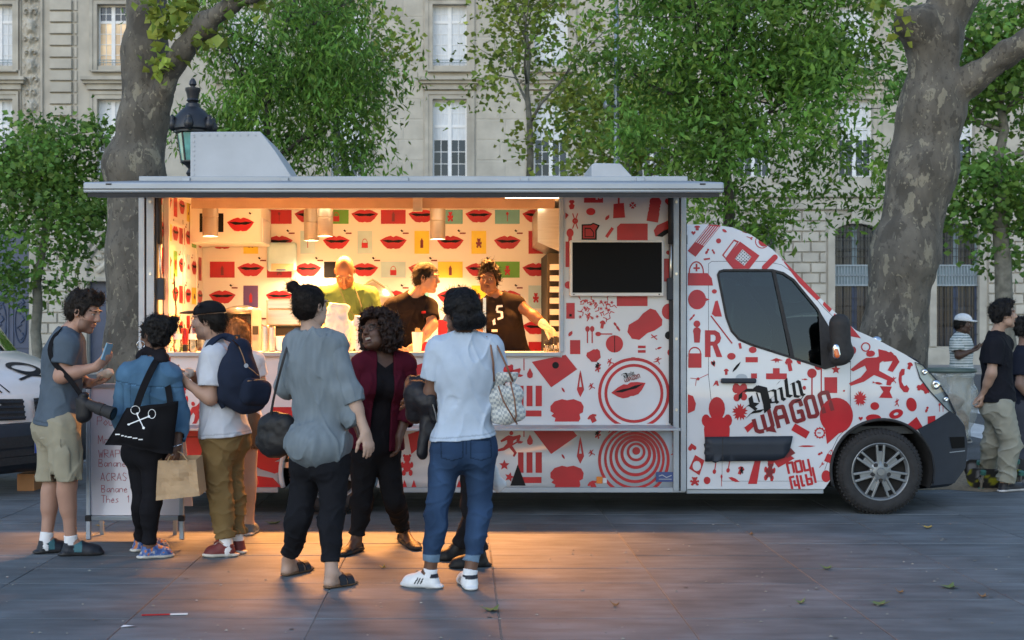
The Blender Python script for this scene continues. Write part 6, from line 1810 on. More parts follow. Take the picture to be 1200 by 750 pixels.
    def strands(s, V, Q, curly, kind, n=1500):
        """thin locks lifted off the hair mass, so that its outline frays"""
        a, b, c = V[Q[:, 0]], V[Q[:, 1]], V[Q[:, 2]]; N = np.cross(b - a, c - a); N /= np.linalg.norm(N, axis=1)[:, None] + 1e-12
        rg = np.random.default_rng(int(s.Y0 * 100)); k = rg.integers(0, len(Q), n); P = a[k]; Nn = N[k]
        fl = rg.normal(0, 1, (n, 3)) if curly else (-s.f * .7 + (s.u * .1 if kind in ('bun', 'updo', 'up') else -s.u * .8)) + rg.normal(0, .22, (n, 3))
        lo = np.zeros((n, 1)); Vs = []; p = P + Nn * .001; L = rg.uniform(.008, .016 if curly else .02, (n, 1)) * s.hs
        tw = rg.normal(0, .5 if curly else .12, (n, 1))
        for j in range(4):
            t = fl - Nn * (fl * Nn).sum(1, keepdims=True); t /= np.linalg.norm(t, axis=1)[:, None] + 1e-9
            sd = np.cross(t, Nn); w = .0016 * (1 - .25 * j)
            Vs += [p - sd * w, p + sd * w]; fl = t + sd * tw; p = p + t * L + Nn * (.0035 if curly else .0012) * (1 if j < 2 else .6)
        M_ = np.stack(Vs, 1); i0 = np.arange(n)[:, None] * 8 + len(V)
        q = np.concatenate([i0 + np.array([2 * j, 2 * j + 1, 2 * j + 3, 2 * j + 2]) for j in range(3)])
        return np.concatenate([V, M_.reshape(-1, 3)]), np.concatenate([Q, q])
    def hairdo(s, color, kind, noise=(.006, 30), extra=None, line=.0, thick=.012, back=-.05, h=.0055):
        f = Field(); A = np.stack([s.r, s.f, s.u]); H = s.hs
        f.ell(s.hp(0, -.014, .038), (np.array([.074, .097, .086]) + thick) * H, A, .02)
        if back < -.04: f.ell(s.hp(0, -.045, -.015), (np.array([.066, .058, .06]) + thick * .8) * H, A, .03)
        if extra: extra(f, s, A, H)
        def hl(P):      # keep only behind the hairline
            q = s.q(P); y, z, x = q[:, 1], q[:, 2], q[:, 0]
            lim = np.where(z > .07 + line, .096 - np.clip(z - .07 - line, 0, 1) * 0, .030 + (z - .02) * .55)
            front = y - np.where(z > .068 + line, .2, np.where(z > -.03, .045 + np.clip(z, -.03, .07) * .25 - .02 * (np.abs(x) < .05) , .0))
            low = (back - .03) - z
            sidecut = np.where((z < -.012) & (y > -.022), .01, -1.)
            return np.maximum.reduce([front, low, sidecut]) * H
        if kind == 'cap': f.cut(lambda P: (s.q(P)[:, 2] - .042) * H)
        if kind != 'free': f.cut(hl)
        am, fr = noise
        def disp(P):
            q = s.q(P); return am * fbm(P * fr + 3.3, 2) + am * .6 * vnoise(P * np.array([fr * 2.2, fr * 2.2, fr * .8]))
        V, Q = f.mesh(h, disp)
        V, Q = s.strands(V, Q, am > .011, kind)
        col = np.tile(np.array(color), (len(V), 1)) * (1 + .45 * fbm(V * 45, 2))[:, None]
        return obj('hair', V, Q, M['hair'], s.root, smooth=True, cols=np.clip(col, 0, 1))

def soft(name, f, color, parent, m=None, h=.007, disp=None, cols=None, smooth=True):
    V, Q = f.mesh(h, disp); c = np.tile(np.array(color), (len(V), 1)).astype(float)
    if cols: cols(V, c)
    return obj(name, V, Q, m or M['cloth'], parent, smooth=smooth, cols=c)
def ribbon(name, pts, w, t, color, parent, flat=None, m=None):
    b = MB()
    pts = [np.array(p, float) for p in pts]
    # smooth
    for _ in range(2):
        q = [pts[0]]
        for a, c in zip(pts, pts[1:]): q += [a * .75 + c * .25, a * .25 + c * .75]
        pts = q + [pts[-1]]
    V = []; n = len(pts)
    for i, p in enumerate(pts):
        d = nrm(pts[min(i + 1, n - 1)] - pts[max(i - 1, 0)]); fl = np.array(flat if flat is not None else (0, -1, 0), float)
        x = nrm(np.cross(d, fl)); y = np.cross(x, d)
        for a, c in ((-1, -1), (1, -1), (1, 1), (-1, 1)): V.append(p + x * a * w / 2 + y * c * t / 2)
    Fc = []
    for i in range(n - 1):
        for k in range(4): Fc.append((i * 4 + k, i * 4 + (k + 1) % 4, i * 4 + 4 + (k + 1) % 4, i * 4 + 4 + k))
    Fc += [(3, 2, 1, 0), tuple(range(4 * n - 4, 4 * n))]
    return obj(name, V, Fc, m or M['cloth'], parent, cols=np.tile(np.array(color), (len(V), 1)))

def pillow(name, c, dn, puff, color, parent, m=None, n=14, wr=.01, fr=9, cols=None):
    """soft flat bag between four corners tl,tr,br,bl, swelling along dn"""
    g = np.array([[lerp(lerp(c[0], c[1], u), lerp(c[3], c[2], u), v) for u in np.linspace(0, 1, n)] for v in np.linspace(0, 1, n)])
    U = np.linspace(-1, 1, n); w = (1 - np.abs(U)[None, :] ** 3) * (1 - np.clip(np.linspace(-1, 1, n), -.6, 1)[:, None] ** 4 * .999)
    g = g + wr * fbm(g.reshape(-1, 3) * fr, 2).reshape(n, n)[..., None] * np.array([.4, 1, .6])
    A = g + np.array(dn) * puff * w[..., None]; B = g - np.array(dn) * puff * w[..., None] * .8 - np.array(dn) * .004
    ii = np.arange(n * n).reshape(n, n); Fl = []
    for i in range(n - 1):
        for j in range(n - 1): Fl += [(ii[i, j], ii[i + 1, j], ii[i + 1, j + 1], ii[i, j + 1]), tuple(n * n + k for k in (ii[i, j], ii[i, j + 1], ii[i + 1, j + 1], ii[i + 1, j]))]
        for e_ in (ii[:, 0], ii[:, -1], ii[-1, :], ii[0, :]): Fl.append((e_[i], e_[i + 1], n * n + e_[i + 1], n * n + e_[i]))
    V = np.concatenate([A.reshape(-1, 3), B.reshape(-1, 3)])
    return obj(name, V, Fl, m or M['cloth'], parent, smooth=True, cols=np.tile(np.array(color), (len(V), 1)))

def hit(target, px, py):
    me = target.data; off = wloc(target.parent); bvh = BVHTree.FromPolygons([Vector(v.co) + Vector(off) for v in me.vertices], [tuple(p.vertices) for p in me.polygons])
    h_ = bvh.ray_cast(Vector((0, 0, EYE)), Vector(at(px, py, 1.0) - np.array([0, 0, EYE])).normalized()); return np.array(h_[0]) if h_[0] is not None else None
# ------------------------------------------------------------------ customers in the queue, left to right
BLK = (.012, .012, .015)
# man with phone and camera
Y1 = 9.1
p1 = Person('man in slate blue polo shirt and khaki cargo shorts looking down at his phone', Y1, (98, 366, .06), (.93, -.22, -.30), (78, 391, .07), ((86, 403, .25), (79, 405, -.12)), ((90, 446, .30), (71, 441, -.17)), ((106, 449, .10), (113, 430, -.16)),
            (69, 494, .06), ((64, 500, .16), (74, 501, -.06)), ((62, 567, .12), (79, 567, -.08)), (((44, 649), (80, 646)), ((73, 651.5), (120, 650))),
            hands=[((.95, -.1, .15), (0, -.25, 1), 22, .05), ((.75, .1, .75), (-.3, .5, .6), 42, .05)], h=1.04, g=1.02, skin=(.36, .205, .15), headscale=1.03)
p1.body(stubble=.45, lips=(.8, .6, .58))
p1.hairdo((.020, .014, .011), 'short', (.015, 28), thick=.019, back=-.055, extra=lambda f, s, A, H: f.ell(s.hp(0, .05, .125), np.array([.06, .05, .03]) * H, A, .02))
def c1(V, c): c *= (1 + .12 * fbm(V * 6, 2))[:, None]
p1.top('polo_shirt', (.088, .115, .148), e=.022, sleeve=.64, esl=.032, hem=-.02, neck=.066, loose=.02, fold=(.012, 6, 6, 5), colfn=c1)
soft('collar', Field().cone(p1.neck + p1.lat * -.06 + UP3 * .02, p1.neck + p1.lat * .06 + UP3 * .02, .032, .032, .02), (.085, .12, .17), p1.root)
def pocket(f): 
    q = lerp(p1.hip[1], p1.kn[1], .62) + np.array([.005, -.105, 0]); f.cone(q + UP3 * .06, q - UP3 * .06, .058, .06, .012, (0, 1, 0), .38)
sh_ = p1.bottom('cargo_shorts', (.30, .275, .205), e=.022, e2=.050, upto=.96, waist=.10, fold=(.012, 7, 7, 6), extra=pocket)
for nm, cs, pf in (('cargo_pocket', ((72, 518), (93, 515), (93, 543), (71, 543)), .016), ('pocket_flap', ((71, 514), (94, 511), (94, 521), (71, 523)), .020), ('back_pocket', ((46, 494), (67, 493), (66, 513), (47, 514)), .010)):
    cc = [hit(sh_, *c) for c in cs]
    if all(c is not None for c in cc): pillow(nm, cc, (0, -1, 0), pf, (.285, .26, .195), p1.root, n=9, wr=.006, fr=14)
p1.socks((.72, .72, .74), .075)
def csh(V, c, t, sd, z, i):
    w = (z > .03) & (t > .30) & (t < .5) & (np.abs(sd) > .02); c[w] = (.05, .15, .18)
p1.shoes((.016, .020, .030), (.03, .03, .032), colfn=csh)
# sling strap and camera
a_ = p1.sh[1]; ct = at(103, 476, Y1 - .22)
strap = [p1.neck + np.array([-.02, -.04, .04]), at(66, 390, Y1 - .10), at(57, 408, Y1 - .17), at(62, 425, Y1 - .20), at(74, 436, Y1 - .215), at(88, 452, Y1 - .24), ct]
cam_ = thing('camera', 'black camera with a long zoom lens at the hip of the man with phone', 'camera', ct)
cb = Field(); cb.cone(at(96, 470, Y1 - .22), at(97, 488, Y1 - .22), .042, .045, .015, (0, 1, 0), .9); cb.cone(at(101, 474, Y1 - .22), at(100, 486, Y1 - .22), .045, .045, .015); cb.ell(at(99, 463, Y1 - .22), (.03, .03, .022), k=.01)
soft('camera_body', cb, BLK, cam_, M['leather'], .006)
q0, q1 = at(103, 474, Y1 - .23), at(133, 485, Y1 - .28)
MB().tube([q0, lerp(q0, q1, .35), lerp(q0, q1, .36), lerp(q0, q1, .6), lerp(q0, q1, .61), q1], [.036, .038, .042, .043, .039, .046], 16).build('lens', M['rubber'], cam_, smooth=True, sharp=30)
d_ = nrm(q1 - q0); MB().tube([q1 + d_ * .0005, q1 + d_ * .002], [.038, .036], 16).build('front_glass', M['glass'], cam_)
ribbon('camera_strap', strap, .034, .006, (.012, .012, .014), cam_, flat=(-.3, -.9, .1))
pt = at(125, 413, Y1 - .17); pd = nrm((.35, 0, 1))
ph = thing('phone', 'pale blue phone held up in the hand of the man in the polo shirt', 'phone', pt)
MB().bar(pt - pd * .055, pt + pd * .065, .012, .062, (.45, .85, -.1)).build('phone_body', mat('blue_phone_case', (.16, .30, .42), rough=.35), ph, bevel=.004)
wr_ = soft('sandwich_wrap', Field().cone(at(117, 441, Y1 + .07), at(128, 437, Y1 + .03), .026, .03, .02), (.62, .50, .40), None, None, .007, lambda P: .008 * fbm(P * 40, 2)); tag(wr_, 'pale wrapped sandwich in the lower hand of the man with the camera', 'sandwich')

# woman in denim jacket
Y2 = 8.93
p2 = Person('woman in blue denim jacket and black leggings seen from behind with a tote bag', Y2, (181, 394, .02), (-.80, .58, -.08), (178, 425, .0), ((151, 440, .05), (198, 441, -.04)), ((141, 485, .10), (211, 484, .0)), ((150, 515, .24), (208, 522, -.08)),
            (172, 522, .04), ((163, 528, .09), (181, 529, -.02)), ((167, 588, .10), (178, 589, -.02)), (((157, 647), (196, 642)), ((165, 655), (202, 652.5))),
            hands=[((.2, .7, .2), (0, 0, 1), 50, 0), ((-.05, -.1, -1), (-.8, .2, 0), 62, .02)], h=.95, g=.94, gl=.98, female=True, skin=(.14, .07, .045))
p2.body(lips=(.8, .55, .55))
def up2(f, s, A, H):
    f.ell(s.hp(.02, -.10, .05), np.array([.068, .06, .06]) * H, A, .03); f.ell(s.hp(.0, -.06, .09), np.array([.07, .08, .05]) * H, A, .03)
    for k in range(7): f.ell(s.hp(.02 + .05 * math.cos(k), -.13 + .02 * math.sin(k * 2), .06 + .045 * math.sin(k * 1.3)), np.array([.03, .03, .03]) * H, A, .012)
p2.hairdo((.012, .010, .010), 'up', (.012, 38), extra=up2, thick=.016)
soft('scarf', Field().cone(at(168, 418, Y2 + .05), at(190, 422, Y2 - .03), .05, .055, .03).cone(at(172, 412, Y2), at(186, 413, Y2), .045, .045, .03), (.015, .014, .018), p2.root, None, .008, lambda P: .008 * fbm(P * 25, 2))
MB().tube([tuple(at(165, 404, Y2 - .03) + .025 * np.array([math.cos(a * .3927), .2 * math.cos(a * .39), math.sin(a * .3927)])) for a in range(17)], .0028, 6).build('earring', M['chrome'], p2.root, smooth=True)
def dj(V, c):
    q = (V - p2.neck) @ p2.tu; w = np.abs(q + .14) < .004; c[w] *= .55; w = np.abs(q + .145) < .0015; c[w] *= 1.6
    l = (V - p2.neck) @ p2.lat; w = (np.abs(np.abs(l) - .075 - .05 * (q + .15)) < .004) & (q < -.14); c[w] *= .6
    c *= (1 + .25 * fbm(V * 12, 2))[:, None]
p2.top('denim_jacket', (.075, .160, .265), e=.026, sleeve=1.86, esl=.026, sleeve_e2=.022, hem=.06, neck=.058, loose=.02, fold=(.013, 7, 7, 6), m=M['denim'], colfn=dj)
soft('collar', Field().cone(at(163, 428, Y2 + .03), at(194, 430, Y2 - .05), .03, .032, .02), (.075, .165, .285), p2.root, M['denim'])
p2.bottom('leggings', BLK, e=.008, e2=.007, upto=1.93, waist=.13, fold=(.004, 7, 7, 12))
def flo(V, c, t, sd, z, i):
    n = vnoise(V * 55); n2 = vnoise(V * 48 + 9); u_ = z > .026
    c[u_ & (n > .25)] = (.50, .16, .05); c[u_ & (n2 > .35)] = (.42, .40, .42); c[u_ & (n < -.3)] = (.04, .08, .25)
p2.shoes((.08, .15, .36), (.62, .60, .56), colfn=flo)
MB().tube([tuple(p2.wr[1] + .034 * np.array([math.cos(a * .3927), math.sin(a * .3927), .3 * math.cos(a * .39)])) for a in range(17)], .005, 6).build('bracelet', M['chrome'], p2.root, smooth=True)
# tote bag
tb = at(172, 498, Y2 - .22)
tote = thing('tote_bag', 'black cloth tote bag printed with crossed white racket-like tools on the denim jacket woman', 'tote bag', tb)
YT2 = Y2 - .21
pillow('tote_body', [at(149, 477, YT2), at(209, 470, YT2 - .02), at(203, 531, YT2), at(124, 520, YT2)], (0, -1, 0), .055, (.010, .010, .012), tote, wr=.022, fr=6)
ribbon('tote_strap', [at(159, 480, YT2 - .03), at(166, 458, YT2 + .02), at(178, 432, Y2 - .16), at(185, 420, Y2 - .05), at(190, 419, Y2 + .02)], .045, .008, (.011, .011, .013), tote, flat=(0, -1, .2))
ribbon('tote_strap', [at(200, 478, YT2 + .04), at(198, 458, Y2 - .10), at(192, 434, Y2 - .10), at(188, 421, Y2 - .05), at(190, 419, Y2 + .05)], .04, .008, (.011, .011, .013), tote, flat=(0, -1, .2))
pr = [(circ(158.5, 480.5, 5.6, 20, 5.2), [circ(158.5, 480.5, 4.9, 20, 4.5)]), (circ(178, 485, 4.6, 20, 5.6), [circ(178, 485, 3.9, 20, 4.9)])] + stroke([(160.5, 485.5), (168, 501)], 1.3) + stroke([(174.8, 487.8), (150.8, 497.3)], 1.3) + P_(circ(168.2, 501.4, 1.6, 10), circ(150.8, 497.4, 1.7, 10, 1.2), circ(161, 484.6, 1.4, 10), circ(174.4, 488, 1.5, 10))
for k, w in enumerate((5.4, 3, 2.6, 5, 5.6, 5)):
    x = 135 + [0, 7, 11, 14.4, 20.4, 27.2][k]; rp_ = [(rect(x, 508.4 + (x - 135) * .22, x + w, 509.7 + (x - 135) * .22), [])]; pr += rp_
TB = bpy.data.objects['tote_body']
def cast_print(name, polys, m, parent, target, grid=3., lift=.004, Yg=8.0):
    """print laid on a soft surface, found by looking along Y from the front"""
    me = target.data; off = wloc(target.parent)
    bvh = BVHTree.FromPolygons([Vector(v.co) + Vector(off) for v in me.vertices], [tuple(p.vertices) for p in me.polygons])
    P, T = tess(polys, grid=grid); out = []
    for x, y in P:
        d = Vector(at(x, y, 1.0) - np.array([0, 0, EYE])).normalized(); h_ = bvh.ray_cast(Vector((0, 0, EYE)), d)
        out.append(np.array(h_[0] if h_[0] is not None else at(x, y, Yg)) - np.array(d) * lift)
    o = obj(name, np.array(out), T[:, ::-1].copy(), m, parent); o['kind'] = 'stuff'; return o
cast_print('white_print', pr, M['winwhite'], tote, TB, Yg=YT2 - .05)
# paper carrier bag
kp = mat('kraft_paper', (.40, .27, .155), rough=.85, var=.12, scale=5, bump=.3, bscale=40)
pb = thing('paper_bag', 'brown paper carrier bag hanging from the hand of the woman in denim', 'paper bag', at(208, 562, Y2 - .1))
b = MB(); n = 10; V = []; 
c8 = [at(184.5, 540, Y2 - .17), at(229, 539, Y2 - .14), at(234, 581, Y2 - .16), at(182, 587, Y2 - .19)]; dp = np.array([.02, .13, .02])
def lay(c): return np.array([[lerp(lerp(c[0], c[1], u), lerp(c[3], c[2], u), v) for u in np.linspace(0, 1, n)] for v in np.linspace(0, 1, n)])
fr_ = lay(c8); bk_ = lay([q + dp for q in c8])
nz_ = fbm(fr_.reshape(-1, 3) * 14, 3).reshape(n, n); fr_[:, :, 1] += .018 * nz_ + .012 * np.abs(np.linspace(-1, 1, n))[None, :]
ii = np.arange(n * n).reshape(n, n)
V = np.concatenate([fr_.reshape(-1, 3), bk_.reshape(-1, 3)]); Fl = []
for i in range(n - 1):
    for j in range(n - 1): Fl += [(ii[i, j], ii[i + 1, j], ii[i + 1, j + 1], ii[i, j + 1]), tuple(n * n + k for k in (ii[i, j], ii[i, j + 1], ii[i + 1, j + 1], ii[i + 1, j]))]
for i in range(n - 1):
    for e_ in (ii[:, 0], ii[:, -1], ii[-1, :]): Fl.append((e_[i], e_[i + 1], n * n + e_[i + 1], n * n + e_[i]))
obj('bag_body', V, Fl, kp, pb)
for dy in (0, .11): MB().tube([at(196, 541, Y2 - .155 + dy), at(200, 533, Y2 - .13 + dy * .5), at(207, 528, Y2 - .1), at(214, 532, Y2 - .13 + dy * .5), at(220, 540, Y2 - .155 + dy)], .005, 6).build('bag_handle', kp, pb, smooth=True)

# man in cap with backpack
Y3 = 9.08
p3 = Person('man in white t-shirt, olive cuffed trousers and black cap eating while facing the truck', Y3, (245, 376, .05), (-.98, .12, -.08), (254, 403, .07), ((251, 418, -.11), (264, 414, .24)), ((247, 467, -.15), (243, 458, .30)), ((223, 452, -.13), (226, 439, .17)),
            (262, 506, .06), ((254, 515, -.03), (269, 512, .16)), ((257, 578, -.02), (271, 572, .15)), (((275, 652), (240, 652.5)), ((284, 649), (253, 643))),
            hands=[((-.75, .1, .55), (.2, .75, .45), 55, 0), ((-.9, -.1, .1), (.1, -.5, .7), 50, 0)], h=1.02, g=1.0, skin=(.36, .22, .16))
p3.body(stubble=.25)
p3.hairdo((.014, .010, .008), 'cap', (.005, 40), thick=.013)
cf = Field(); A = np.stack([p3.r, p3.f, p3.u]); cf.ell(p3.hp(0, -.008, .055), np.array([.090, .112, .082]) * p3.hs, A, .02)
cf.cut(lambda P: (.048 + .1 * (p3.q(P)[:, 1] * -.2) - p3.q(P)[:, 2]) * p3.hs)
cap = soft('cap', cf, (.014, .014, .016), p3.root, None, .006)
bf = Field(); bf.ell(p3.hp(0, .115, .068), np.array([.072, .085, .011]) * p3.hs, A, .01); bf.cut(lambda P: -(p3.q(P)[:, 1] - .085)); soft('cap_brim', bf, (.15, .085, .05), p3.root, None, .005)
cast_print('cap_patch', P_([(231, 355), (233.5, 353.5), (234.5, 358), (232, 359.5)]), M['greyprint'], p3.root, cap)
p3.top('t_shirt', (.52, .55, .61), e=.026, sleeve=.72, esl=.042, hem=-.03, neck=.070, loose=.05, fold=(.015, 6, 6, 4))
p3.bottom('trousers', (.185, .125, .055), e=.018, e2=.024, upto=1.90, waist=.06, fold=(.015, 9, 9, 15), drop=.09)
p3.socks((.72, .72, .74), .06)
p3.shoes((.15, .028, .028), (.62, .58, .52))
fo = soft('food_parcel', Field().cone(at(212, 440, Y3 + .0), at(222, 436, Y3 + .08), .03, .035, .02), (.74, .62, .52), None, None, .007, lambda P: .01 * fbm(P * 35, 2)); tag(fo, 'pinkish paper food parcel in the hands of the man in the cap', 'food')
YB3 = Y3 - .10
bp_ = thing('backpack', 'navy backpack with tan zips on the back of the man in the cap', 'backpack', at(285, 440, YB3))
f = Field(); f.cone(at(281, 412, YB3), at(279, 440, YB3 - .03), .088, .135, .06, (.75, -.65, 0), .78); f.cone(at(279, 440, YB3 - .03), at(287, 466, YB3 - .01), .135, .115, .06, (.75, -.65, 0), .8); f.cone(at(268, 462, YB3 - .02), at(298, 466, YB3), .085, .085, .05)
soft('pack_body', f, (.020, .028, .052), bp_, M['denim'], .008, lambda P: .007 * fbm(P * 9, 3))
f = Field(); f.cone(at(291, 452, YB3 - .11), at(308, 455, YB3 - .02), .055, .06, .04); f.cone(at(291, 464, YB3 - .10), at(306, 466, YB3 - .02), .06, .055, .04); soft('front_pocket', f, (.019, .027, .050), bp_, M['denim'], .008, lambda P: .005 * fbm(P * 12, 2))
PB_ = bpy.data.objects['pack_body']
cast_print('zip', stroke([(272, 398), (280, 406), (285, 418), (288, 428)], 1.1) + stroke([(288, 428), (296, 434), (303, 440)], 1.0), mat('tan_zip', (.34, .19, .09), rough=.6), bp_, PB_, lift=.006)
cast_print('zip', stroke([(290, 446.5), (301, 445), (311, 444)], 1.3), bpy.data.materials['tan_zip'], bp_, bpy.data.objects['front_pocket'], lift=.006)
cast_print('badge', P_(circ(288.5, 428.5, 2.6)), M['greyprint'], bp_, PB_, lift=.008)
ribbon('shoulder_strap', [at(274, 398, YB3 + .06), at(262, 393, Y3 - .02), at(250, 398, Y3 - .13), at(241, 412, Y3 - .17), at(238, 420, Y3 - .1)], .05, .014, (.020, .028, .052), bp_, flat=(-.3, -.8, .5))
ribbon('shoulder_strap', [at(262, 478, YB3 - .05), at(252, 462, Y3 - .16), at(246, 440, Y3 - .10)], .03, .008, (.014, .02, .036), bp_, flat=(-.3, -.9, 0))
MB().tube([at(276, 400, YB3), at(275, 393, YB3), at(280, 393, YB3 - .01), at(281, 400, YB3)], .008, 6).build('grab_handle', M['rubber'], bp_)

# copper-haired woman behind him
Y4 = 9.95
p4 = Person('copper haired woman in white top and brown shorts half hidden behind the backpack', Y4, (278, 394, .0), (-.15, .98, -.05), (280, 417, .0), ((266, 425, .02), (300, 424, .0)), ((258, 455, .05), (308, 455, .02)), ((265, 478, -.02), (301, 484, .06)),
            (281, 494, .0), ((272, 503, .02), (291, 503, .0)), ((274, 562, .02), (292, 562, 0)), (((273, 624), (268, 618)), ((291, 628), (297, 622))), h=.95, g=.88, gl=.93, female=True, skin=(.42, .25, .17),
            hands=[((.3, .3, -.9), (1, 0, 0), 30, 0), ((-.3, .3, -.9), (-1, 0, 0), 30, 0)])
p4.body()
def bob(f, s, A, H):
    f.cone(s.hp(-.035, -.06, .0), s.hp(-.035, -.065, -.10), .058 * H, .05 * H, .04); f.cone(s.hp(.035, -.06, .0), s.hp(.035, -.065, -.10), .058 * H, .05 * H, .04); f.cone(s.hp(.062, .0, .02), s.hp(.066, -.005, -.07), .03 * H, .025 * H, .03); f.cone(s.hp(-.062, .0, .02), s.hp(-.066, -.005, -.07), .03 * H, .025 * H, .03)
p4.hairdo((.50, .16, .04), 'free', (.006, 40), extra=bob, thick=.018)
p4.top('t_shirt', (.66, .66, .66), e=.014, sleeve=.55, esl=.022, hem=.02, neck=.068, fold=(.010, 7, 7, 5))
p4.bottom('shorts', (.16, .10, .06), e=.014, e2=.03, upto=.42, waist=.10)
p4.shoes((.10, .12, .14), (.42, .42, .42))

# woman with bun, long grey-blue top
Y5 = 8.05
p5 = Person('woman with a hair bun in a loose grey blue top, black trousers and sandals', Y5, (364, 360, .02), (.62, .77, .02), (365, 390, .02), ((347, 404, .06), (391, 405, -.04)), ((335, 452, .13), (410, 458, -.10)), ((358, 470, .30), (428, 506, -.14)),
            (375, 532, .03), ((360, 541, .09), (392, 542, -.03)), ((352, 606, .08), (388, 606, -.03)), (((331, 676), (366, 667)), ((380, 690.5), (418, 683.5))),
            hands=[((.7, .5, .2), (0, .2, .8), 30, 0), ((.25, -.1, -.95), (-.5, .6, -.1), 28, .03)], h=1.0, g=.97, gl=1.02, female=True, skin=(.40, .27, .21))
p5.body()
def bun(f, s, A, H):
    f.ell(s.hp(-.042, -.10, .122), np.array([.038, .038, .037]) * H, A, .008); f.ell(s.hp(0, -.06, .075), np.array([.06, .06, .05]) * H, A, .03)
p5.hairdo((.014, .009, .008), 'bun', (.0035, 50), extra=bun, thick=.012, back=-.062)
def drape(f):
    s = p5; Y = Y5
    f.cone(at(370, 415, Y), at(374, 486, Y), .15, .16, .05, s.fw, .7); f.ell(at(374, 520, Y - .02), (.205, .20, .16), k=.06)
    f.cone(at(388, 408, Y - .03), at(400, 458, Y - .06), .06, .08, .06); f.cone(at(402, 458, Y - .06), at(416, 490, Y - .1), .08, .055, .05); f.cone(at(349, 410, Y + .05), at(342, 446, Y + .10), .06, .065, .06)
    f.ell(at(408, 490, Y - .12), (.045, .05, .05), k=.04)
def dc(V, c): c *= (1 + .10 * vnoise(V * np.array([60, 60, 9])) + .10 * fbm(V * 7, 2))[:, None]
def foldcol(P): pass
o5 = p5.top('draped_top', (.165, .200, .228), e=.02, pel=False, sleeve=1.30, esl=.022, hem=-.16, neck=.088, neckdrop=-.005, extra=drape, fold=(.017, 9, 9, 2.4), h=.0065, colfn=dc)
p5.bottom('trousers', (.013, .014, .018), e=.006, e2=.014, upto=1.80, waist=.1, fold=(.011, 9, 9, 10))
# sandals: cork footbed, two straps
for i in (0, 1):
    hl, tl, d = p5.heel[i], p5.toe[i], p5.fd[i]; L = np.linalg.norm(tl - hl); sd_ = np.cross(d, UP3)
    f = Field(); f.cone(hl + d * .035 + UP3 * .012, hl + d * L * .7 + UP3 * .012, .036, .047, .01, UP3, .33); f.cone(hl + d * L * .7 + UP3 * .012, tl - d * .03 + UP3 * .012, .047, .034, .01, UP3, .33); f.cut(lambda P: .001 - P[:, 2])
    so = soft('sandal', f, (.16, .095, .055), p5.root, M['leather'], .006)
    for t in (.42, .66):
        c = hl + d * L * t; ribbon('sandal_strap', [c + sd_ * .046 + UP3 * .018, c + sd_ * .036 + UP3 * (.062 if t < .5 else .05), c + UP3 * (.078 if t < .5 else .060), c - sd_ * .036 + UP3 * (.062 if t < .5 else .05), c - sd_ * .046 + UP3 * .018], .044, .005, (.014, .017, .026), so, flat=None, m=M['leather']) if False else None
        b = MB(); pts = []
        for k in range(11):
            a = math.pi * k / 10; pts.append(c + sd_ * .049 * math.cos(a) + UP3 * (.016 + (.066 if t < .5 else .050) * math.sin(a)))
        V = []
        for p in pts:
            n_ = nrm(p - c)
            for w_, t_ in ((-.024, 0), (.024, 0), (.024, .006), (-.024, .006)): V.append(p + d * w_ + n_ * t_)
        Fc = [(k * 4 + j, k * 4 + (j + 1) % 4, k * 4 + 4 + (j + 1) % 4, k * 4 + 4 + j) for k in range(10) for j in range(4)]
        obj('sandal_strap', V, Fc, M['leather'], so, cols=np.tile(np.array((.014, .017, .026)), (len(V), 1)))
hb = thing('handbag', 'small slouchy black shoulder bag at the left hip of the woman with the bun', 'handbag', at(321, 510, Y5 + .05))
f = Field(); f.cone(at(314, 498, Y5 + .08), at(336, 496, Y5 + .02), .06, .06, .08, (0, 1, 0), .8); f.cone(at(312, 519, Y5 + .08), at(340, 519, Y5 + .02), .064, .064, .09, (0, 1, 0), .85); f.cone(at(324, 500, Y5 + .05), at(325, 518, Y5 + .05), .08, .085, .05, (0, 1, 0), .7)
soft('bag_body', f, (.012, .012, .014), hb, M['leather'], .008, lambda P: .009 * fbm(P * 13, 3))
ribbon('bag_strap', [at(317, 488, Y5 + .03), at(322, 460, Y5 + .0), at(331, 425, Y5 - .05), at(338, 402, Y5 - .02), at(346, 392, Y5 + .06)], .014, .006, (.012, .012, .014), hb, flat=(-.3, -.9, 0), m=M['leather'])

# laughing woman
Y6 = 9.2
p6 = Person('laughing woman with afro hair and glasses in a burgundy cardigan over black clothes', Y6, (441, 391, -.02), (-.60, -.74, .22), (449, 413, .04), ((475, 428, .06), (425, 427, -.02)), ((481, 474, .07), (413, 470, -.02)), ((468, 512, -.02), (418, 498, -.2)),
            (440, 522, .06), ((452, 533, .09), (427, 535, .02)), ((463, 588, .04), (424, 588, .0)), (((471, 634), (490, 646)), ((422, 645), (399, 652.5))),
            hands=[((-.15, -.1, -1), (-.8, -.3, 0), 30, .02), ((.2, -.3, -.9), (.6, 0, 0), 30, .02)], h=.96, g=1.0, gl=1.0, female=True, skin=(.085, .042, .027), tilt=-14, headscale=1.06)
p6.body(smile=True, lips=(1.5, .8, .9))
def afro(f, s, A, H):
    f.ell(s.hp(0, -.05, .06), np.array([.145, .13, .125]) * H, A, .03); f.ell(s.hp(.07, -.05, -.03), np.array([.085, .09, .10]) * H, A, .04); f.ell(s.hp(-.07, -.05, -.03), np.array([.085, .09, .10]) * H, A, .04); f.ell(s.hp(0, .03, .118), np.array([.08, .06, .045]) * H, A, .04)
    f.cut(lambda P: (lambda q: np.where((q[:, 2] < .085) & (np.abs(q[:, 0]) < .075), q[:, 1] - .02, -1.) * H)(s.q(P)))
p6.hairdo((.022, .010, .007), 'free', (.022, 40), extra=afro, thick=.03, back=-.02)
gb = MB()
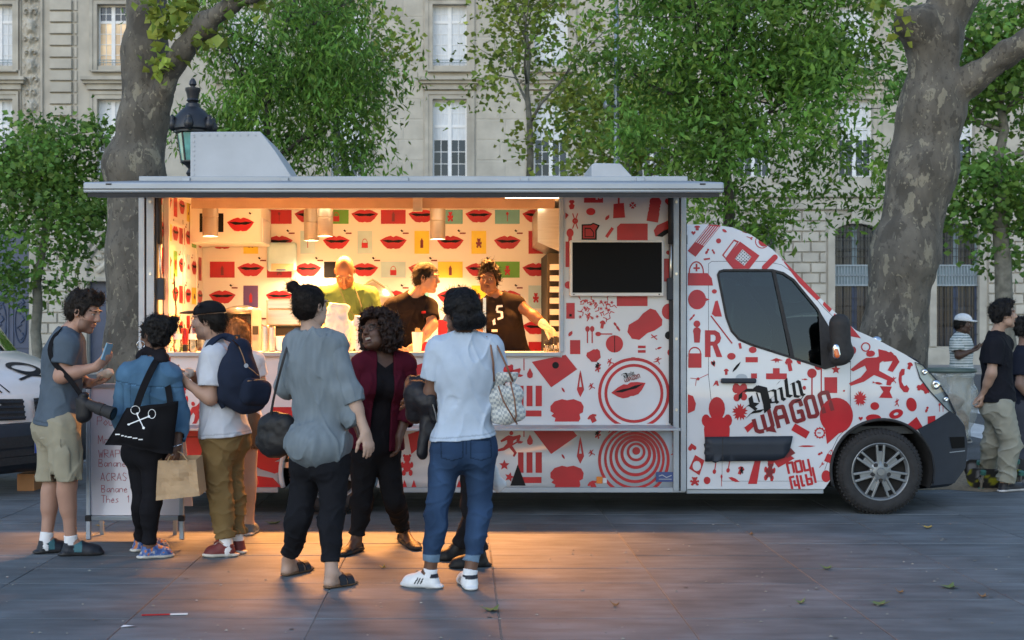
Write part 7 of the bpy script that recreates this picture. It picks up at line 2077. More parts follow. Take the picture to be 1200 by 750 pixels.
for sg in (-1, 1): gb.tube([p6.hp(sg * .034 + .026 * math.cos(a * .3927), .100 - .01 * abs(math.cos(a * .39)), .010 + .019 * math.sin(a * .3927)) for a in range(17)], .0022, 5); gb.tube([p6.hp(sg * .06, .092, .014), p6.hp(sg * .08, .0, .016)], .002, 5)
gb.tube([p6.hp(-.008, .103, .012), p6.hp(.008, .103, .012)], .002, 5); gb.build('glasses', M['rubber'], p6.root)
p6.top('black_top', (.011, .010, .012), e=.012, sleeve=0, hem=-.06, neck=.05, fold=(.005, 7, 7, 5), vneck=(.13, .10))
p6.top('cardigan', (.068, .008, .018), e=.026, sleeve=1.62, esl=.026, hem=-.02, neck=.075, fold=(.013, 7, 7, 4), openfront=lambda z: .055 + .03 * np.clip(-z, 0, .5) + .05 * np.clip(z + .05, 0, 1), loose=.02)
p6.bottom('trousers', (.011, .011, .013), e=.012, e2=.014, upto=1.86, waist=.12, fold=(.010, 8, 8, 9))
p6.shoes((.014, .013, .014), (.02, .02, .02), 'flat')

# person mostly hidden
Y8 = 8.68
p8 = Person('person in teal top and dark trousers almost hidden behind the woman in the white t-shirt', Y8, (541, 371, .1), (-.95, .25, 0), (555, 398, .08), ((560, 412, -.08), (558, 409, .22)), ((563, 458, -.10), (553, 455, .26)), ((545, 470, -.22), (540, 468, .2)),
            (556, 515, .06), ((554, 524, -.03), (558, 522, .14)), ((554, 595, -.03), (560, 593, .12)), (((571, 664), (528, 666)), ((548, 656), (512, 657))), h=1.0, g=.9, gl=.92, skin=(.33, .2, .14),
            hands=[((-.9, 0, .1), (0, .3, .8), 30, 0), ((-.9, 0, .1), (0, -.3, .8), 30, 0)])
p8.body(); p8.hairdo((.03, .02, .015), 'short', (.008, 40))
p8.top('teal_top', (.03, .12, .11), e=.018, sleeve=1.2, esl=.02, hem=-.0, neck=.065)
p8.bottom('trousers', (.018, .019, .024), e=.014, e2=.018, upto=1.94, waist=.1, m=M['denim'])
p8.shoes((.012, .012, .013), (.015, .015, .016), high=.02)

# woman in white t-shirt
Y7 = 7.95
p7 = Person('woman in light t-shirt and blue jeans with striped white sneakers seen from behind', Y7, (541, 366, .02), (-.42, .90, -.03), (545, 397, .0), ((514, 411, .0), (575, 409, .03)), ((504, 462, .03), (586, 462, .08)), ((487, 470, .27), (570, 480, .30)),
            (544, 520, .03), ((524, 530, .02), (563, 528, .04)), ((511, 603, .0), (562, 600, .03)), (((514, 689.5), (472, 686.5)), ((552.5, 692), (543, 681))),
            hands=[((-.5, .7, .1), (.2, .2, -.8), 40, 0), ((-.6, .6, .1), (-.3, -.3, .8), 40, 0)], h=1.0, g=.96, gl=1.0, female=True, skin=(.12, .058, .036), headscale=1.04)
p7.body()
def updo(f, s, A, H):
    f.ell(s.hp(0, -.05, .03), np.array([.083, .09, .096]) * H, A, .03); f.cone(s.hp(-.05, -.085, -.062), s.hp(.06, -.09, -.05), .045 * H, .048 * H, .03); f.ell(s.hp(.0, .05, .10), np.array([.078, .06, .045]) * H, A, .03)
    for q in (-1, 1): f.ell(s.hp(q * .07, .0, .03), np.array([.03, .05, .06]) * H, A, .03)
p7.hairdo((.010, .009, .011), 'updo', (.005, 34), extra=updo, thick=.016, back=-.075)
def tc(V, c): c *= (1 + .05 * fbm(V * 5, 2))[:, None]
p7.top('t_shirt', (.43, .51, .62), e=.024, sleeve=.66, esl=.034, hem=.035, neck=.072, neckdrop=-.005, loose=.0, fold=(.015, 9, 9, 2.6), colfn=tc, hemtilt=(-.09, 0, 0), h=.0065)
def jn(V, c):
    z = V[:, 2]; n = fbm(V * np.array([9, 9, 5]), 2)
    for i in (0, 1):
        dm = np.abs((V - lerp(p7.hip[i], p7.kn[i], .5)) @ np.array([1, 0, 0])); c *= (1 + .45 * np.exp(-(dm / .05) ** 2) * (z < p7.hip[i][2]) * (z > .3))[:, None] ** .6
    c *= (1 + .25 * n)[:, None]
    hz_ = np.minimum(p7.an[0][2], p7.an[1][2]); 
    cu = z < hz_ + .115; c[cu] = (.16, .25, .36)
    sm = np.abs((V - p7.pel) @ p7.hlat) < .004; c[sm & (z > p7.pel[2] - .05)] *= .5
    for q in (-1, 1):
        l = (V - p7.pel) @ p7.hlat - q * .085; zz_ = z - p7.pel[2] - .0; bk2 = ((V - p7.pel) @ p7.hfw) < 0
        pk = bk2 & (np.abs(l) < .062) & (np.abs(zz_ - .03 - .0 * l) < .0035); pk |= bk2 & (np.abs(np.abs(l) - .062) < .003) & (zz_ < .03) & (zz_ > -.07); pk |= bk2 & (np.abs(l) < .062) & (np.abs(zz_ + .07 + .25 * (.062 - np.abs(l))) < .0035); c[pk] *= .45
p7.bottom('jeans', (.026, .052, .108), e=.010, e2=.006, upto=1.80, waist=.12, fold=(.010, 8, 8, 11), m=M['denim'], colfn=jn, h=.0065)
p7.socks((.74, .75, .78), .05)
def st3(V, c, t, sd, z, i):
    for k in range(3): c[(np.abs(t - .40 - .075 * k + (z - .04) * 2.2) < .020) & (np.abs(sd) > .026) & (z > .026) & (z < .062)] = (.012, .012, .018)
    c[(t < .16) & (z > .062)] = (.014, .016, .03)
p7.shoes((.74, .75, .77), (.70, .71, .73), colfn=st3)
# jacket over her arm
jk = thing('jacket', 'black leather jacket draped over the forearm of the woman in the light t-shirt', 'jacket', at(490, 470, Y7 + .1))
f = Field(); f.cone(at(488, 452, Y7 + .20), at(497, 470, Y7 + .06), .07, .075, .05); f.cone(at(487, 462, Y7 + .10), at(485, 486, Y7 + .12), .075, .06, .05); f.cone(at(500, 470, Y7 + .06), at(503, 505, Y7 + .06), .045, .04, .04); f.cone(at(500, 490, Y7 + .06), at(494, 530, Y7 + .04), .048, .036, .03, (1, -.2, 0), .8); f.cone(at(506, 466, Y7), at(508, 492, Y7), .026, .022, .03)
soft('jacket_cloth', f, (.013, .013, .017), jk, M['leather'], .0075, lambda P: .016 * (.5 - 1.4 * np.abs(vnoise(P * np.array([9, 9, 4])))) + .006 * fbm(P * 22, 2))
MB().tube([at(507, 474, Y7 - .045), at(510, 484, Y7 - .04), at(512, 495, Y7 - .02)], .003, 5).build('zip', M['steel'], jk)
# checked shoulder bag
hb2 = thing('handbag', 'pale chequered shoulder bag with brown leather handles on the woman in the light t-shirt', 'handbag', at(594, 460, Y7 + .02))
YH = Y7 - .02
f = Field(); f.cone(at(583, 442, YH + .02), at(599, 438, YH), .040, .040, .02, (.4, -.9, 0), .75); f.cone(at(584, 466, YH + .03), at(603, 462, YH), .062, .058, .04, (.4, -.9, 0), .75); f.cone(at(587, 488, YH + .03), at(607, 484, YH), .062, .052, .04, (.4, -.9, 0), .75)
f.cut(lambda P: P[:, 2] - at(0, 436, YH)[2] - .03 * 0)
f.cut(lambda P: at(0, 499, YH)[2] - P[:, 2] + .15 * (P[:, 0] - at(595, 0, YH)[0]) * -1)
chk = mat('chequered_canvas', (1, 1, 1), rough=.6, var=.05, scale=20)
nt = chk.node_tree; ck = nd(nt, 'ShaderNodeTexChecker'); ck.inputs['Scale'].default_value = 62; ck.inputs['Color1'].default_value = (.50, .52, .50, 1); ck.inputs['Color2'].default_value = (.26, .29, .31, 1)
tcx = nd(nt, 'ShaderNodeTexCoord'); mpx = nd(nt, 'ShaderNodeMapping'); mpx.inputs['Rotation'].default_value = (0, R(10), R(24)); mpx.inputs['Location'].default_value = (.003, .004, .005); nt.links.new(tcx.outputs['Object'], mpx.inputs['Vector'])
mpx.inputs['Scale'].default_value = (1, .001, 1)
nt.links.new(mpx.outputs[0], ck.inputs['Vector']); nt.links.new(ck.outputs['Color'], nt.nodes['Principled BSDF'].inputs['Base Color'])
soft('bag_body', f, (1, 1, 1), hb2, chk, .007, lambda P: .006 * fbm(P * 12, 2))
brn = mat('brown_leather_strap', (.17, .075, .04), rough=.5)
MB().tube([at(584, 452, YH - .07), at(590, 470, YH - .085), at(601, 489, YH - .075), at(606, 497, YH - .03)], .005, 6).build('trim_strap', brn, hb2, smooth=True)
MB().tube([at(598, 447, YH - .06), at(603, 468, YH - .075), at(605, 487, YH - .065), at(603, 494, YH - .065)], .005, 6).build('trim_strap', brn, hb2, smooth=True)
MB().tube([at(579, 447, YH - .02), at(578, 425, YH - .05), at(575, 405, Y7 - .055), at(570, 395, Y7 - .02), at(573, 393, Y7 + .05)], .0065, 6).build('handle', brn, hb2, smooth=True)
MB().tube([at(601, 447, YH - .03), at(594, 430, YH - .05), at(584, 408, Y7 - .05), at(578, 398, Y7 - .01), at(574, 394, Y7 + .06)], .0065, 6).build('handle', brn, hb2, smooth=True)
tag(soft('red_purse', Field().cone(at(584, 434, YH + .04), at(597, 433, YH + .03), .025, .025, .02), (.5, .02, .02), None, M['leather'], .008), 'red purse sticking out of the chequered shoulder bag', 'purse')

# ------------------------------------------------------------------ right-hand passers-by
Y9 = 12.55
p9 = Person('young man in black t-shirt and grey khaki trousers standing with his hands behind his back', Y9, (1176, 369, .05), (.99, -.10, .02), (1167, 393, .08), ((1175, 404, .26), (1165, 405, -.10)), ((1163, 440, .33), (1162, 437, -.13)), ((1152, 462, .16), (1152, 463, -.0)),
            (1170, 474, .06), ((1171, 478, .17), (1174, 479, -.06)), ((1163, 521, .18), (1185, 522, -.06)), (((1151, 571), (1181, 569)), ((1172, 577), (1206, 574))),
            hands=[((-.1, 0, -1), (-.5, -.5, 0), 50, 0), ((-.15, .05, -1), (-.6, .5, 0), 55, 0)], h=1.0, g=1.0, skin=(.36, .23, .17))
p9.body()
p9.hairdo((.010, .009, .010), 'short', (.012, 32), thick=.020, extra=lambda f, s, A, H: f.ell(s.hp(0, .04, .12), np.array([.065, .06, .03]) * H, A, .02))
p9.top('t_shirt', (.012, .013, .018), e=.028, sleeve=.70, esl=.040, hem=.025, neck=.066, loose=.035, fold=(.014, 6, 6, 4))
p9.bottom('trousers', (.27, .27, .225), e=.022, e2=.038, upto=1.96, waist=.06, fold=(.016, 7, 7, 10))
p9.shoes((.02, .021, .026), (.55, .55, .56))
Y10 = 17.3
p10 = Person('man in white cap and striped t-shirt standing across the road by the bin', Y10, (1129, 380, .0), (.80, -.55, -.1), (1127, 394, .03), ((1131, 401, .22), (1121, 401, -.08)), ((1134, 416, .22), (1123, 417, -.13)), ((1140, 409, .05), (1137, 412, -.15)),
            (1126, 438, .05), ((1129, 441, .13), (1123, 442, -.03)), ((1129, 478, .12), (1123, 478, -.04)), (((1125, 520), (1137, 519)), ((1119, 522), (1131, 523))), hands=[((.9, -.2, .3), (0, 0, 1), 30, 0), ((.9, -.2, .3), (0, 0, 1), 30, 0)], h=.98, g=1.0, skin=(.07, .038, .026))
p10.body()
p10.hairdo((.01, .009, .009), 'cap', (.004, 40))
A = np.stack([p10.r, p10.f, p10.u]); cf = Field(); cf.ell(p10.hp(0, -.008, .06), np.array([.094, .114, .085]) * p10.hs, A, .02); cf.cut(lambda P: (.045 - p10.q(P)[:, 2]) * p10.hs); cf.ell(p10.hp(0, .12, .055), np.array([.07, .06, .012]) * p10.hs, A, .01)
soft('cap', cf, (.68, .70, .72), p10.root, None, .009)
p10.top('striped_shirt', (.60, .63, .63), e=.028, sleeve=.66, esl=.038, hem=-.04, neck=.066, loose=.03, h=.010, colfn=lambda V, c: c.__setitem__(np.sin(V[:, 2] * 190) > .35, (.17, .22, .22)))
p10.bottom('trousers', (.33, .29, .22), e=.02, e2=.03, upto=1.95, h=.010)
p10.shoes((.02, .02, .022), (.4, .4, .4))
Y11 = 13.7
p11 = Person('person in dark clothes cut off by the right edge beside the young man in black', Y11, (1204, 386, .0), (.9, -.3, -.1), (1200, 408, .03), ((1205, 418, .22), (1197, 419, -.08)), ((1203, 450, .2), (1195, 450, -.12)), ((1218, 462, .1), (1210, 470, -.16)),
             (1200, 478, .05), ((1203, 484, .13), (1198, 484, -.03)), ((1202, 522, .12), (1199, 522, -.04)), (((1193, 560), (1212, 558)), ((1190, 562), (1210, 561))), hands=[((.9, 0, .2), (0, 0, 1), 30, 0), ((.9, 0, .2), (0, 0, 1), 30, 0)], h=.95, g=1.0, skin=(.2, .12, .09))
p11.body(); p11.hairdo((.012, .010, .010), 'short', (.016, 30), thick=.03)
p11.top('t_shirt', (.014, .017, .028), e=.022, sleeve=.7, esl=.03, hem=0, h=.01); p11.bottom('trousers', (.05, .055, .07), e=.02, e2=.03, h=.01); p11.shoes((.02, .02, .02), (.1, .1, .1))

# ------------------------------------------------------------------ crew behind the counter
FL = .44
p12 = Person('bald man in green t-shirt leaning down behind the counter', 11.72, (404, 318, -.10), (.03, -.62, -.78), (406, 337, .06), ((433, 347, .06), (379, 347, .06)), ((440, 378, .02), (372, 380, .02)), ((428, 397, -.22), (390, 396, -.22)),
             (405, 425, .28), ((417, 430, .28), (393, 430, .28)), ((417, 480, .2), (393, 480, .2)), (((417, 530, .3), (417, 532, .05)), ((393, 530, .3), (393, 532, .05))), hands=[((-.5, -.7, -.1), (0, 0, -1), 35, .02), ((.5, -.7, -.1), (0, 0, -1), 35, .02)], h=1.03, g=1.1, skin=(.22, .105, .06), ground=FL, hup=(0, -.7, .7), headscale=1.05)
p12.body(stubble=.3)
p12.top('t_shirt', (.085, .155, .06), e=.02, sleeve=.66, esl=.032, hem=.0, neck=.072, loose=.02, h=.0085, fold=(.013, 7, 7, 5))
p12.bottom('trousers', (.02, .02, .022), h=.012); p12.shoes((.02, .02, .02), (.1, .1, .1))
MB().tube([p12.neck + np.array([-.07, -.05, .02]), at(408, 362, 11.52), at(419, 373, 11.50), at(424, 360, 11.52), p12.neck + np.array([.07, -.05, .02])], .003, 5).build('cord', M['rubber'], p12.root)
soft('pendant', Field().ell(at(418, 374, 11.49), (.02, .012, .02)), (.5, .12, .04), p12.root, M['leather'], .006)
p13 = Person('young man in black polo shirt leaning over the counter to the right', 11.5, (500, 326, .0), (.92, -.34, -.12), (485, 347, .04), ((502, 360, .06), (460, 360, .0)), ((507, 380, -.04), (452, 392, -.05)), ((490, 403, -.2), (468, 408, -.2)),
             (463, 422, .25), ((474, 428, .25), (452, 428, .25)), ((474, 480, .2), (452, 480, .2)), (((474, 530, .3), (474, 532, .05)), ((452, 530, .3), (452, 532, .05))), hands=[((-.6, -.3, -.5), (-.3, .8, -.2), 40, .02), ((.6, -.3, -.4), (0, .5, -1), 40, .02)], h=1.0, g=.95, skin=(.36, .2, .125), ground=FL)
p13.body()
p13.hairdo((.006, .004, .003), 'short', (.005, 40), thick=.011)
p13.top('polo_shirt', (.012, .010, .011), e=.018, sleeve=.72, esl=.028, hem=0, neck=.066, h=.0085)
cast_print('badge', P_(rect(494, 364.5, 499, 367.5)), M['red'], p13.root, bpy.data.objects[[o.name for o in p13.root.children if o.name.startswith('polo')][0]])
p13.bottom('trousers', (.02, .02, .022), h=.012); p13.shoes((.02, .02, .02), (.1, .1, .1))
p14 = Person('crew member with short curly hair in black sleeveless top reaching right with a gloved hand', 11.68, (573, 327, -.04), (-.22, -.95, -.16), (581, 347, .03), ((606, 356, .02), (565, 361, .03)), ((625, 370, -.06), (562, 390, .0)), ((638, 381, -.14), (574, 404, -.15)),
             (600, 425, .1), ((611, 430, .1), (589, 430, .1)), ((611, 480, .05), (589, 480, .05)), (((611, 530, .15), (611, 532, -.1)), ((589, 530, .15), (589, 532, -.1))), hands=[((.75, -.2, -.55), (-.5, -.3, -.6), 28, .04), ((.5, -.4, -.3), (0, .3, -.9), 35, 0)], h=1.0, g=.98, female=True, skin=(.13, .062, .04), ground=FL)
p14.body(breast=False) if False else p14.body()
p14.hairdo((.006, .004, .004), 'short', (.014, 45), thick=.014, extra=lambda f, s, A, H: f.ell(s.hp(0, .02, .125), np.array([.06, .06, .04]) * H, A, .02))
def lg(V, c): pass
p14.top('sleeveless_top', (.013, .010, .010), e=.014, sleeve=0, hem=-.08, neck=.072, h=.0085, loose=.02)
T14 = bpy.data.objects[[o.name for o in p14.root.children if o.name.startswith('sleeveless')][0]]
cast_print('shirt_print', stroke([(582, 364), (583, 359), (589, 358.5)], 2.4) + stroke([(582, 365), (588, 366), (588.5, 372), (583, 374)], 2.6) + P_(rect(576, 386, 583, 389), [(577, 376), (580, 373), (581, 380), (578, 381)]), M['winwhite'], p14.root, T14, lift=.006)
p14.bottom('trousers', (.03, .02, .018), h=.012); p14.shoes((.02, .02, .02), (.1, .1, .1))
gf = Field(); p14.skin = np.array((.62, .55, .38)); tmp = Person.hand; 
hold = [list(p) for p in gf.p]
p14.hand(gf, 0); gf.p = [tuple(list(p[:3]) + [p[3] + .004, p[4] + .004] + list(p[5:])) for p in gf.p]; gf.cone(p14.wr[0], p14.wr[0] + nrm(p14.wr[0] - p14.el[0]) * -.03, .037, .04, .01)
soft('glove', gf, (.66, .58, .40), p14.root, M['leather'], .0055)
# ================================================================== things on and around the truck
# menu board
M['board'] = mat('whiteboard', (.52, .50, .55), rough=.25, var=.03, coat=.5, spec=.5)
M['pen'] = mat('red_marker', (.34, .03, .05), rough=.5)
YM = 9.35
mb_ = thing('menu_board', 'folding whiteboard menu with red handwriting standing in front of the queue', 'menu board', at(155, 630, YM))
tl, tr, bl, br = at(104, 452, YM + .22), at(212, 452, YM + .22), at(104, 607, YM), at(213, 607, YM)
def onb(u, v, dy=0.): return lerp(lerp(tl, tr, u), lerp(bl, br, u), v) + np.array([0, dy, 0])
MB().add([onb(.02, .02), onb(.98, .02), onb(.98, .98), onb(.02, .98), onb(.02, .02, .012), onb(.98, .02, .012), onb(.98, .98, .012), onb(.02, .98, .012)], [(3, 2, 1, 0), (4, 5, 6, 7), (0, 1, 5, 4), (2, 3, 7, 6), (1, 2, 6, 5), (3, 0, 4, 7)]).build('board', M['board'], mb_)
b = MB()
for p, q in ((onb(0, 0), onb(0, 1.16)), (onb(1, 0), onb(1, 1.16)), (onb(.02, .0), onb(.98, .0)), (onb(.02, 1.), onb(.98, 1.))): b.bar(p, q, .03, .035, (0, 1, .1))
b.build('frame', M['alu'], mb_, bevel=.004)
for u in (0, 1):
    for v in (0, 1): 
        c = onb(u, v); MB().box(c[0] - .022, c[0] + .022, c[1] - .028, c[1] + .02, c[2] - .022, c[2] + .022).build('corner_cap', M['rubber'], mb_, bevel=.008)
for u in (.06, .94): MB().bar(onb(u, -.01) + np.array([0, .03, 0]), at(114 + u * 97, 606, YM + .62) * np.array([1, 1, 0]) + UP3 * .0, .028, .02, (0, 1, 0)).build('rear_leg', M['alu'], mb_)
MB().add([onb(.03, .02, .05), onb(.97, .02, .05), onb(.97, .98, .48), onb(.03, .98, .48), onb(.03, .02, .06), onb(.97, .02, .06), onb(.97, .98, .49), onb(.03, .98, .49)], [(3, 2, 1, 0), (4, 5, 6, 7), (0, 1, 5, 4), (2, 3, 7, 6), (1, 2, 6, 5), (3, 0, 4, 7)]).build('rear_board', M['board'], mb_)
# handwriting: simple pen strokes per letter on a 4x6 cell
LT = {'P': [[(0, 6), (0, 0), (3, 0), (3.4, 1.5), (3, 3), (0, 3)]], 'O': [[(1.5, 2), (0, 4), (1.5, 6), (3, 4), (1.5, 2)]], 'o': [[(1.5, 2.6), (.2, 4.3), (1.5, 6), (2.8, 4.3), (1.5, 2.6)]], 'U': [[(0, 2.4), (.4, 6), (2.6, 6), (3, 2.4)]], 'u': [[(0, 2.8), (.4, 6), (2.4, 6), (2.7, 2.8), (2.8, 6)]],
      'L': [[(0, 0), (0, 6), (3, 6)]], 'l': [[(.8, 0), (.6, 6)]], 'E': [[(3, 0), (0, 0), (0, 6), (3, 6)], [(0, 3), (2.4, 3)]], 'e': [[(.2, 4.4), (2.6, 4.2), (1.6, 2.7), (.2, 4.2), (1, 6), (2.8, 5.5)]], 'T': [[(-.4, 0), (3.4, 0)], [(1.5, 0), (1.5, 6)]], 't': [[(1.2, 1), (1.2, 6)], [(0, 2.6), (2.6, 2.6)]], 'M': [[(0, 6), (.3, 0), (1.7, 4), (3.1, 0), (3.5, 6)]],
      'A': [[(0, 6), (1.6, 0), (3.2, 6)], [(.6, 4), (2.7, 4)]], 'a': [[(2.6, 3), (.6, 3), (.2, 5), (1.2, 6), (2.6, 4.6)], [(2.7, 2.8), (2.8, 6)]], 'N': [[(0, 6), (0, 0), (3, 6), (3, 0)]], 'n': [[(0, 2.8), (0, 6)], [(0, 3.4), (1.6, 2.6), (2.5, 3.6), (2.6, 6)]], 'W': [[(-.2, 0), (.7, 6), (1.6, 2), (2.5, 6), (3.4, 0)]], 'R': [[(0, 6), (0, 0), (2.8, .4), (2.8, 2.6), (0, 3), (3.2, 6)]],
      'B': [[(0, 6), (0, 0), (2.6, .6), (2.4, 2.6), (0, 3), (3, 4), (2.6, 6), (0, 6)]], 'C': [[(3, .8), (1.4, 0), (0, 3), (1.2, 6), (3, 5.4)]], 'S': [[(3, .6), (.8, 0), (.2, 1.8), (2.8, 4), (2.2, 6), (0, 5.6)]], 'H': [[(0, 0), (0, 6)], [(3, 0), (3, 6)], [(0, 3), (3, 3)]], '5': [[(2.8, 0), (.4, 0), (.2, 2.6), (2.6, 3), (2.6, 5.4), (0, 6)]], '2': [[(.2, 1), (1.6, 0), (2.8, 1.4), (0, 6), (3, 6)]],
      ',': [[(1, 5.4), (.4, 7.2)]], '0': [[(1.5, 0), (.1, 3), (1.5, 6), (2.9, 3), (1.5, 0)]], '1': [[(.4, 1.4), (1.6, 0), (1.6, 6)]], 'i': [[(.8, 2.8), (.8, 6)], [(.8, .8), (.9, 1.3)]], 's': [[(2.4, 2.8), (.6, 3), (2.4, 5), (.2, 6)]], 'h': [[(0, 0), (0, 6)], [(0, 3.6), (1.8, 2.8), (2.6, 4), (2.6, 6)]], 'f': [[(2.4, 0), (1, .6), (1, 6)], [(0, 2.6), (2.2, 2.6)]], 'r': [[(0, 2.8), (0, 6)], [(0, 3.6), (2, 2.8)]]}
def scribble(txt, x, y, s, w):
    r = []
    for ch in txt:
        if ch in LT:
            for l in LT[ch]: r += stroke([(x + a * s * 1.0 + random.uniform(-.15, .15) * s, y + c * s + random.uniform(-.2, .2) * s) for a, c in l], w)
        x += (4.3 if ch.isupper() or ch.isdigit() else 3.6 if ch != ' ' else 3) * s
    return r
wr = []
for t, x, y, s in (('Poulet', 114, 489, 1.7), ('Maf', 115, 511, 1.7), ('WRAP', 116, 528, 1.5), ('Banane Plantain', 116, 539, 1.45), ('ACRAS  5e', 118, 555, 1.5), ('Banane 2,50', 119, 569, 1.4), ('Thes  1,50', 119, 581, 1.4)): wr += scribble(t, x, y, s, .62)
def bs(x, y):
    # pixel -> board plane
    v = (y - 452) / (607 - 452); u = (x - 104) / (212.5 - 104)
    return np.stack([onb(a, c) for a, c in zip(u, v)])
P, T = tess(wr, rect(106, 470, 210, 603)); W = bs(P[:, 0], P[:, 1]); W[:, 1] -= .003
o = obj('handwriting', W, T[:, ::-1].copy(), M['pen'], mb_); o['kind'] = 'stuff'

# white van nosing in on the left
M['van'] = mat('cream_van_paint', (.74, .69, .67), rough=.25, coat=.6, var=.03, grime=.1)
van = thing('parked_van', 'pale van with black bumper and dark line drawings on its bonnet at the left edge', 'van', (-4.35, 13.3, 0))
VA = R(-33); vo = np.array([-3.95, 12.35, 0.])         # nose centre on the ground; the van points to the viewer's right
vf = np.array([math.cos(VA), math.sin(VA), 0]); vl = np.array([-math.sin(VA), math.cos(VA), 0])
def vp(a, s_, z): return vo + vf * a + vl * s_ + UP3 * z
def vloft(name, prof, m, hw, crown=.08, parent=van, nu=11):
    """prof: (forward, height) along the middle, swept across the width with rounded sides"""
    V = []; us = np.sin(np.linspace(-1, 1, nu) * math.pi / 2)
    for a, z in prof:
        for u in us: V.append(vp(a - crown * abs(u) ** 3, u * hw, z))
    ii = np.arange(len(V)).reshape(len(prof), nu)
    return obj(name, V, np.stack([ii[:-1, :-1], ii[:-1, 1:], ii[1:, 1:], ii[1:, :-1]], -1).reshape(-1, 4), m, parent, smooth=True, sharp=50)
vloft('bonnet', [(-1.10, 1.30), (-.8, 1.24), (-.45, 1.13), (-.2, 1.0), (-.1, .92)], M['van'], .93, .28)
vloft('windscreen', [(-1.75, 1.86), (-1.10, 1.30)], M['glass'], .88, .2)
vloft('roof', [(-4.6, 2.0), (-2.2, 2.0), (-1.75, 1.86)], M['van'], .86, .15)
vloft('front_panel', [(-.1, .92), (-.06, .84), (-.05, .66)], M['van'], .93, .28)
vloft('bumper', [(-.06, .665), (.02, .655), (.05, .58), (.05, .40), (.0, .26), (-.12, .20), (-.3, .18)], M['bumper'], .96, .30)
for sg in (-1, 1):
    q = [vp(-4.6, sg * .93, .3), vp(-.39, sg * .93, .3), vp(-.39, sg * .93, .92), vp(-1.35, sg * .93, 1.28), vp(-1.92, sg * .88, 1.86), vp(-4.6, sg * .88, 2.0)]
    MB().add(q, [(0, 1, 2, 3, 4, 5)]).build('side_panel', M['van'], van)
    w = [vp(-2.6, sg * .94, 1.3), vp(-1.55, sg * .945, 1.3), vp(-2.0, sg * .9, 1.78), vp(-2.6, sg * .9, 1.78)]; MB().add(w, [(0, 1, 2, 3)]).build('side_window', M['glass'], van)
    # grille openings
    g_ = [vp(-.035 - .28 * .08, sg * .06, .88), vp(-.045 - .28 * .28, sg * .60, .90), vp(-.03 - .28 * .26, sg * .58, .70), vp(-.018, sg * .06, .69)]
    gr = MB().add([p + vf * .012 for p in g_], [(0, 1, 2, 3)]).build('grille', M['rubber'], van)
    g2 = MB()
    for k in range(4):
        t = (k + .5) / 4; g2.bar(lerp(g_[0], g_[3], t) + vf * .02, lerp(g_[1], g_[2], t) + vf * .02, .012, .02)
    g2.build('grille_bar', M['bumper'], gr)
    hd_ = [vp(-.14, sg * .66, .92), vp(-.36, sg * .90, 1.02), vp(-.42, sg * .93, .86), vp(-.2, sg * .70, .74)]
    hl_ = MB().add([p + vf * .015 + vl * sg * .01 for p in hd_], [(0, 1, 2, 3)]).build('headlight', M['chrome'], van)
    wc = vp(-.85, sg * .86, .33)
    wv = MB(); wv.lathe([(.19, -.1), (.30, -.11), (.33, -.08), (.33, .08), (.30, .11), (.19, .1)], (0, 0, 0), 'y', 32)
    c_, s_ = math.cos(VA), math.sin(VA); V = [(wc[0] + x * c_ - y * s_, wc[1] + x * s_ + y * c_, wc[2] + z) for x, y, z in wv.v]
    obj('wheel', V, wv.f, M['tyre'], van, smooth=True, sharp=40)
    wv = MB().lathe([(.001, -.09), (.10, -.11), (.19, -.09)], (0, 0, 0), 'y', 24); V = [(wc[0] + x * c_ - y * s_, wc[1] + x * s_ + y * c_, wc[2] + z) for x, y, z in wv.v]
    obj('hubcap', V, wv.f, M['rim'], van, smooth=True)
for z, h_ in ((.50, .05), (.33, .035), (.40, .03)):
    b = MB().add([vp(.058, -.5, z - h_), vp(.058, .5, z - h_), vp(.058, .5, z + h_), vp(.058, -.5, z + h_)], [(0, 1, 2, 3)]); 
    b.build('air_intake', M['rubber'], van)
# number plate
pc = .44
npl = MB().add([vp(.066, -.02, pc - .055), vp(.066, .50, pc - .055), vp(.066, .50, pc + .055), vp(.066, -.02, pc + .055)], [(0, 1, 2, 3)]).build('number_plate', mat('plate_white', (.62, .62, .62), rough=.4), van)
MB().add([vp(.069, -.02, pc - .055), vp(.069, .03, pc - .055), vp(.069, .03, pc + .055), vp(.069, -.02, pc + .055)], [(0, 1, 2, 3)]).build('plate_band', mat('plate_blue', (.02, .06, .35), rough=.4), npl)
def vanprint(name, polys, m, parent, surf):
    P, T = tess(polys); obj(name, [surf(x, y) for x, y in P], T, m, parent)['kind'] = 'stuff'
vanprint('plate_digits', scribble('C215', .055, -.04, .0155, .013), M['black'], npl, lambda x, y: vp(.070, x * 1.5 - .02, pc - y * .9))
# dark line drawings on bonnet: eye and lashes
def bon(x, y):      # x across -1..1, y 0 (front) .. 1 (windscreen)
    z = np.interp(y, [0, .1, .35, .7, 1], [.92, 1.0, 1.13, 1.24, 1.30]); a = np.interp(y, [0, .1, .35, .7, 1], [-.1, -.2, -.45, -.8, -1.1]); return vp(a - .28 * abs(x) ** 3 + .004, x * .93, z + .006)
P, T = tess([(circ(-.42, .38, .2, 20, .16), [circ(-.42, .38, .15, 20, .09)]), (circ(-.42, .38, .07, 12, .06), [])] + [x for k in range(5) for x in stroke([(-.2 - .07 * k, .16 - .02 * k), (-.16 - .09 * k, .02)], .02)] + stroke([(-.85, .62), (-.5, .72), (-.1, .55), (.2, .6)], .025) + stroke([(-.8, .7), (-.45, .8), (0, .66)], .02) + [(circ(.35, .4, .2, 20, .16), [circ(.35, .4, .15, 20, .09)])] + stroke([(.1, .18), (.3, .25), (.6, .2)], .03), grid=.12)
o = obj('line_drawing', [bon(x, y) for x, y in P], T, M['black'], van); o['kind'] = 'stuff'

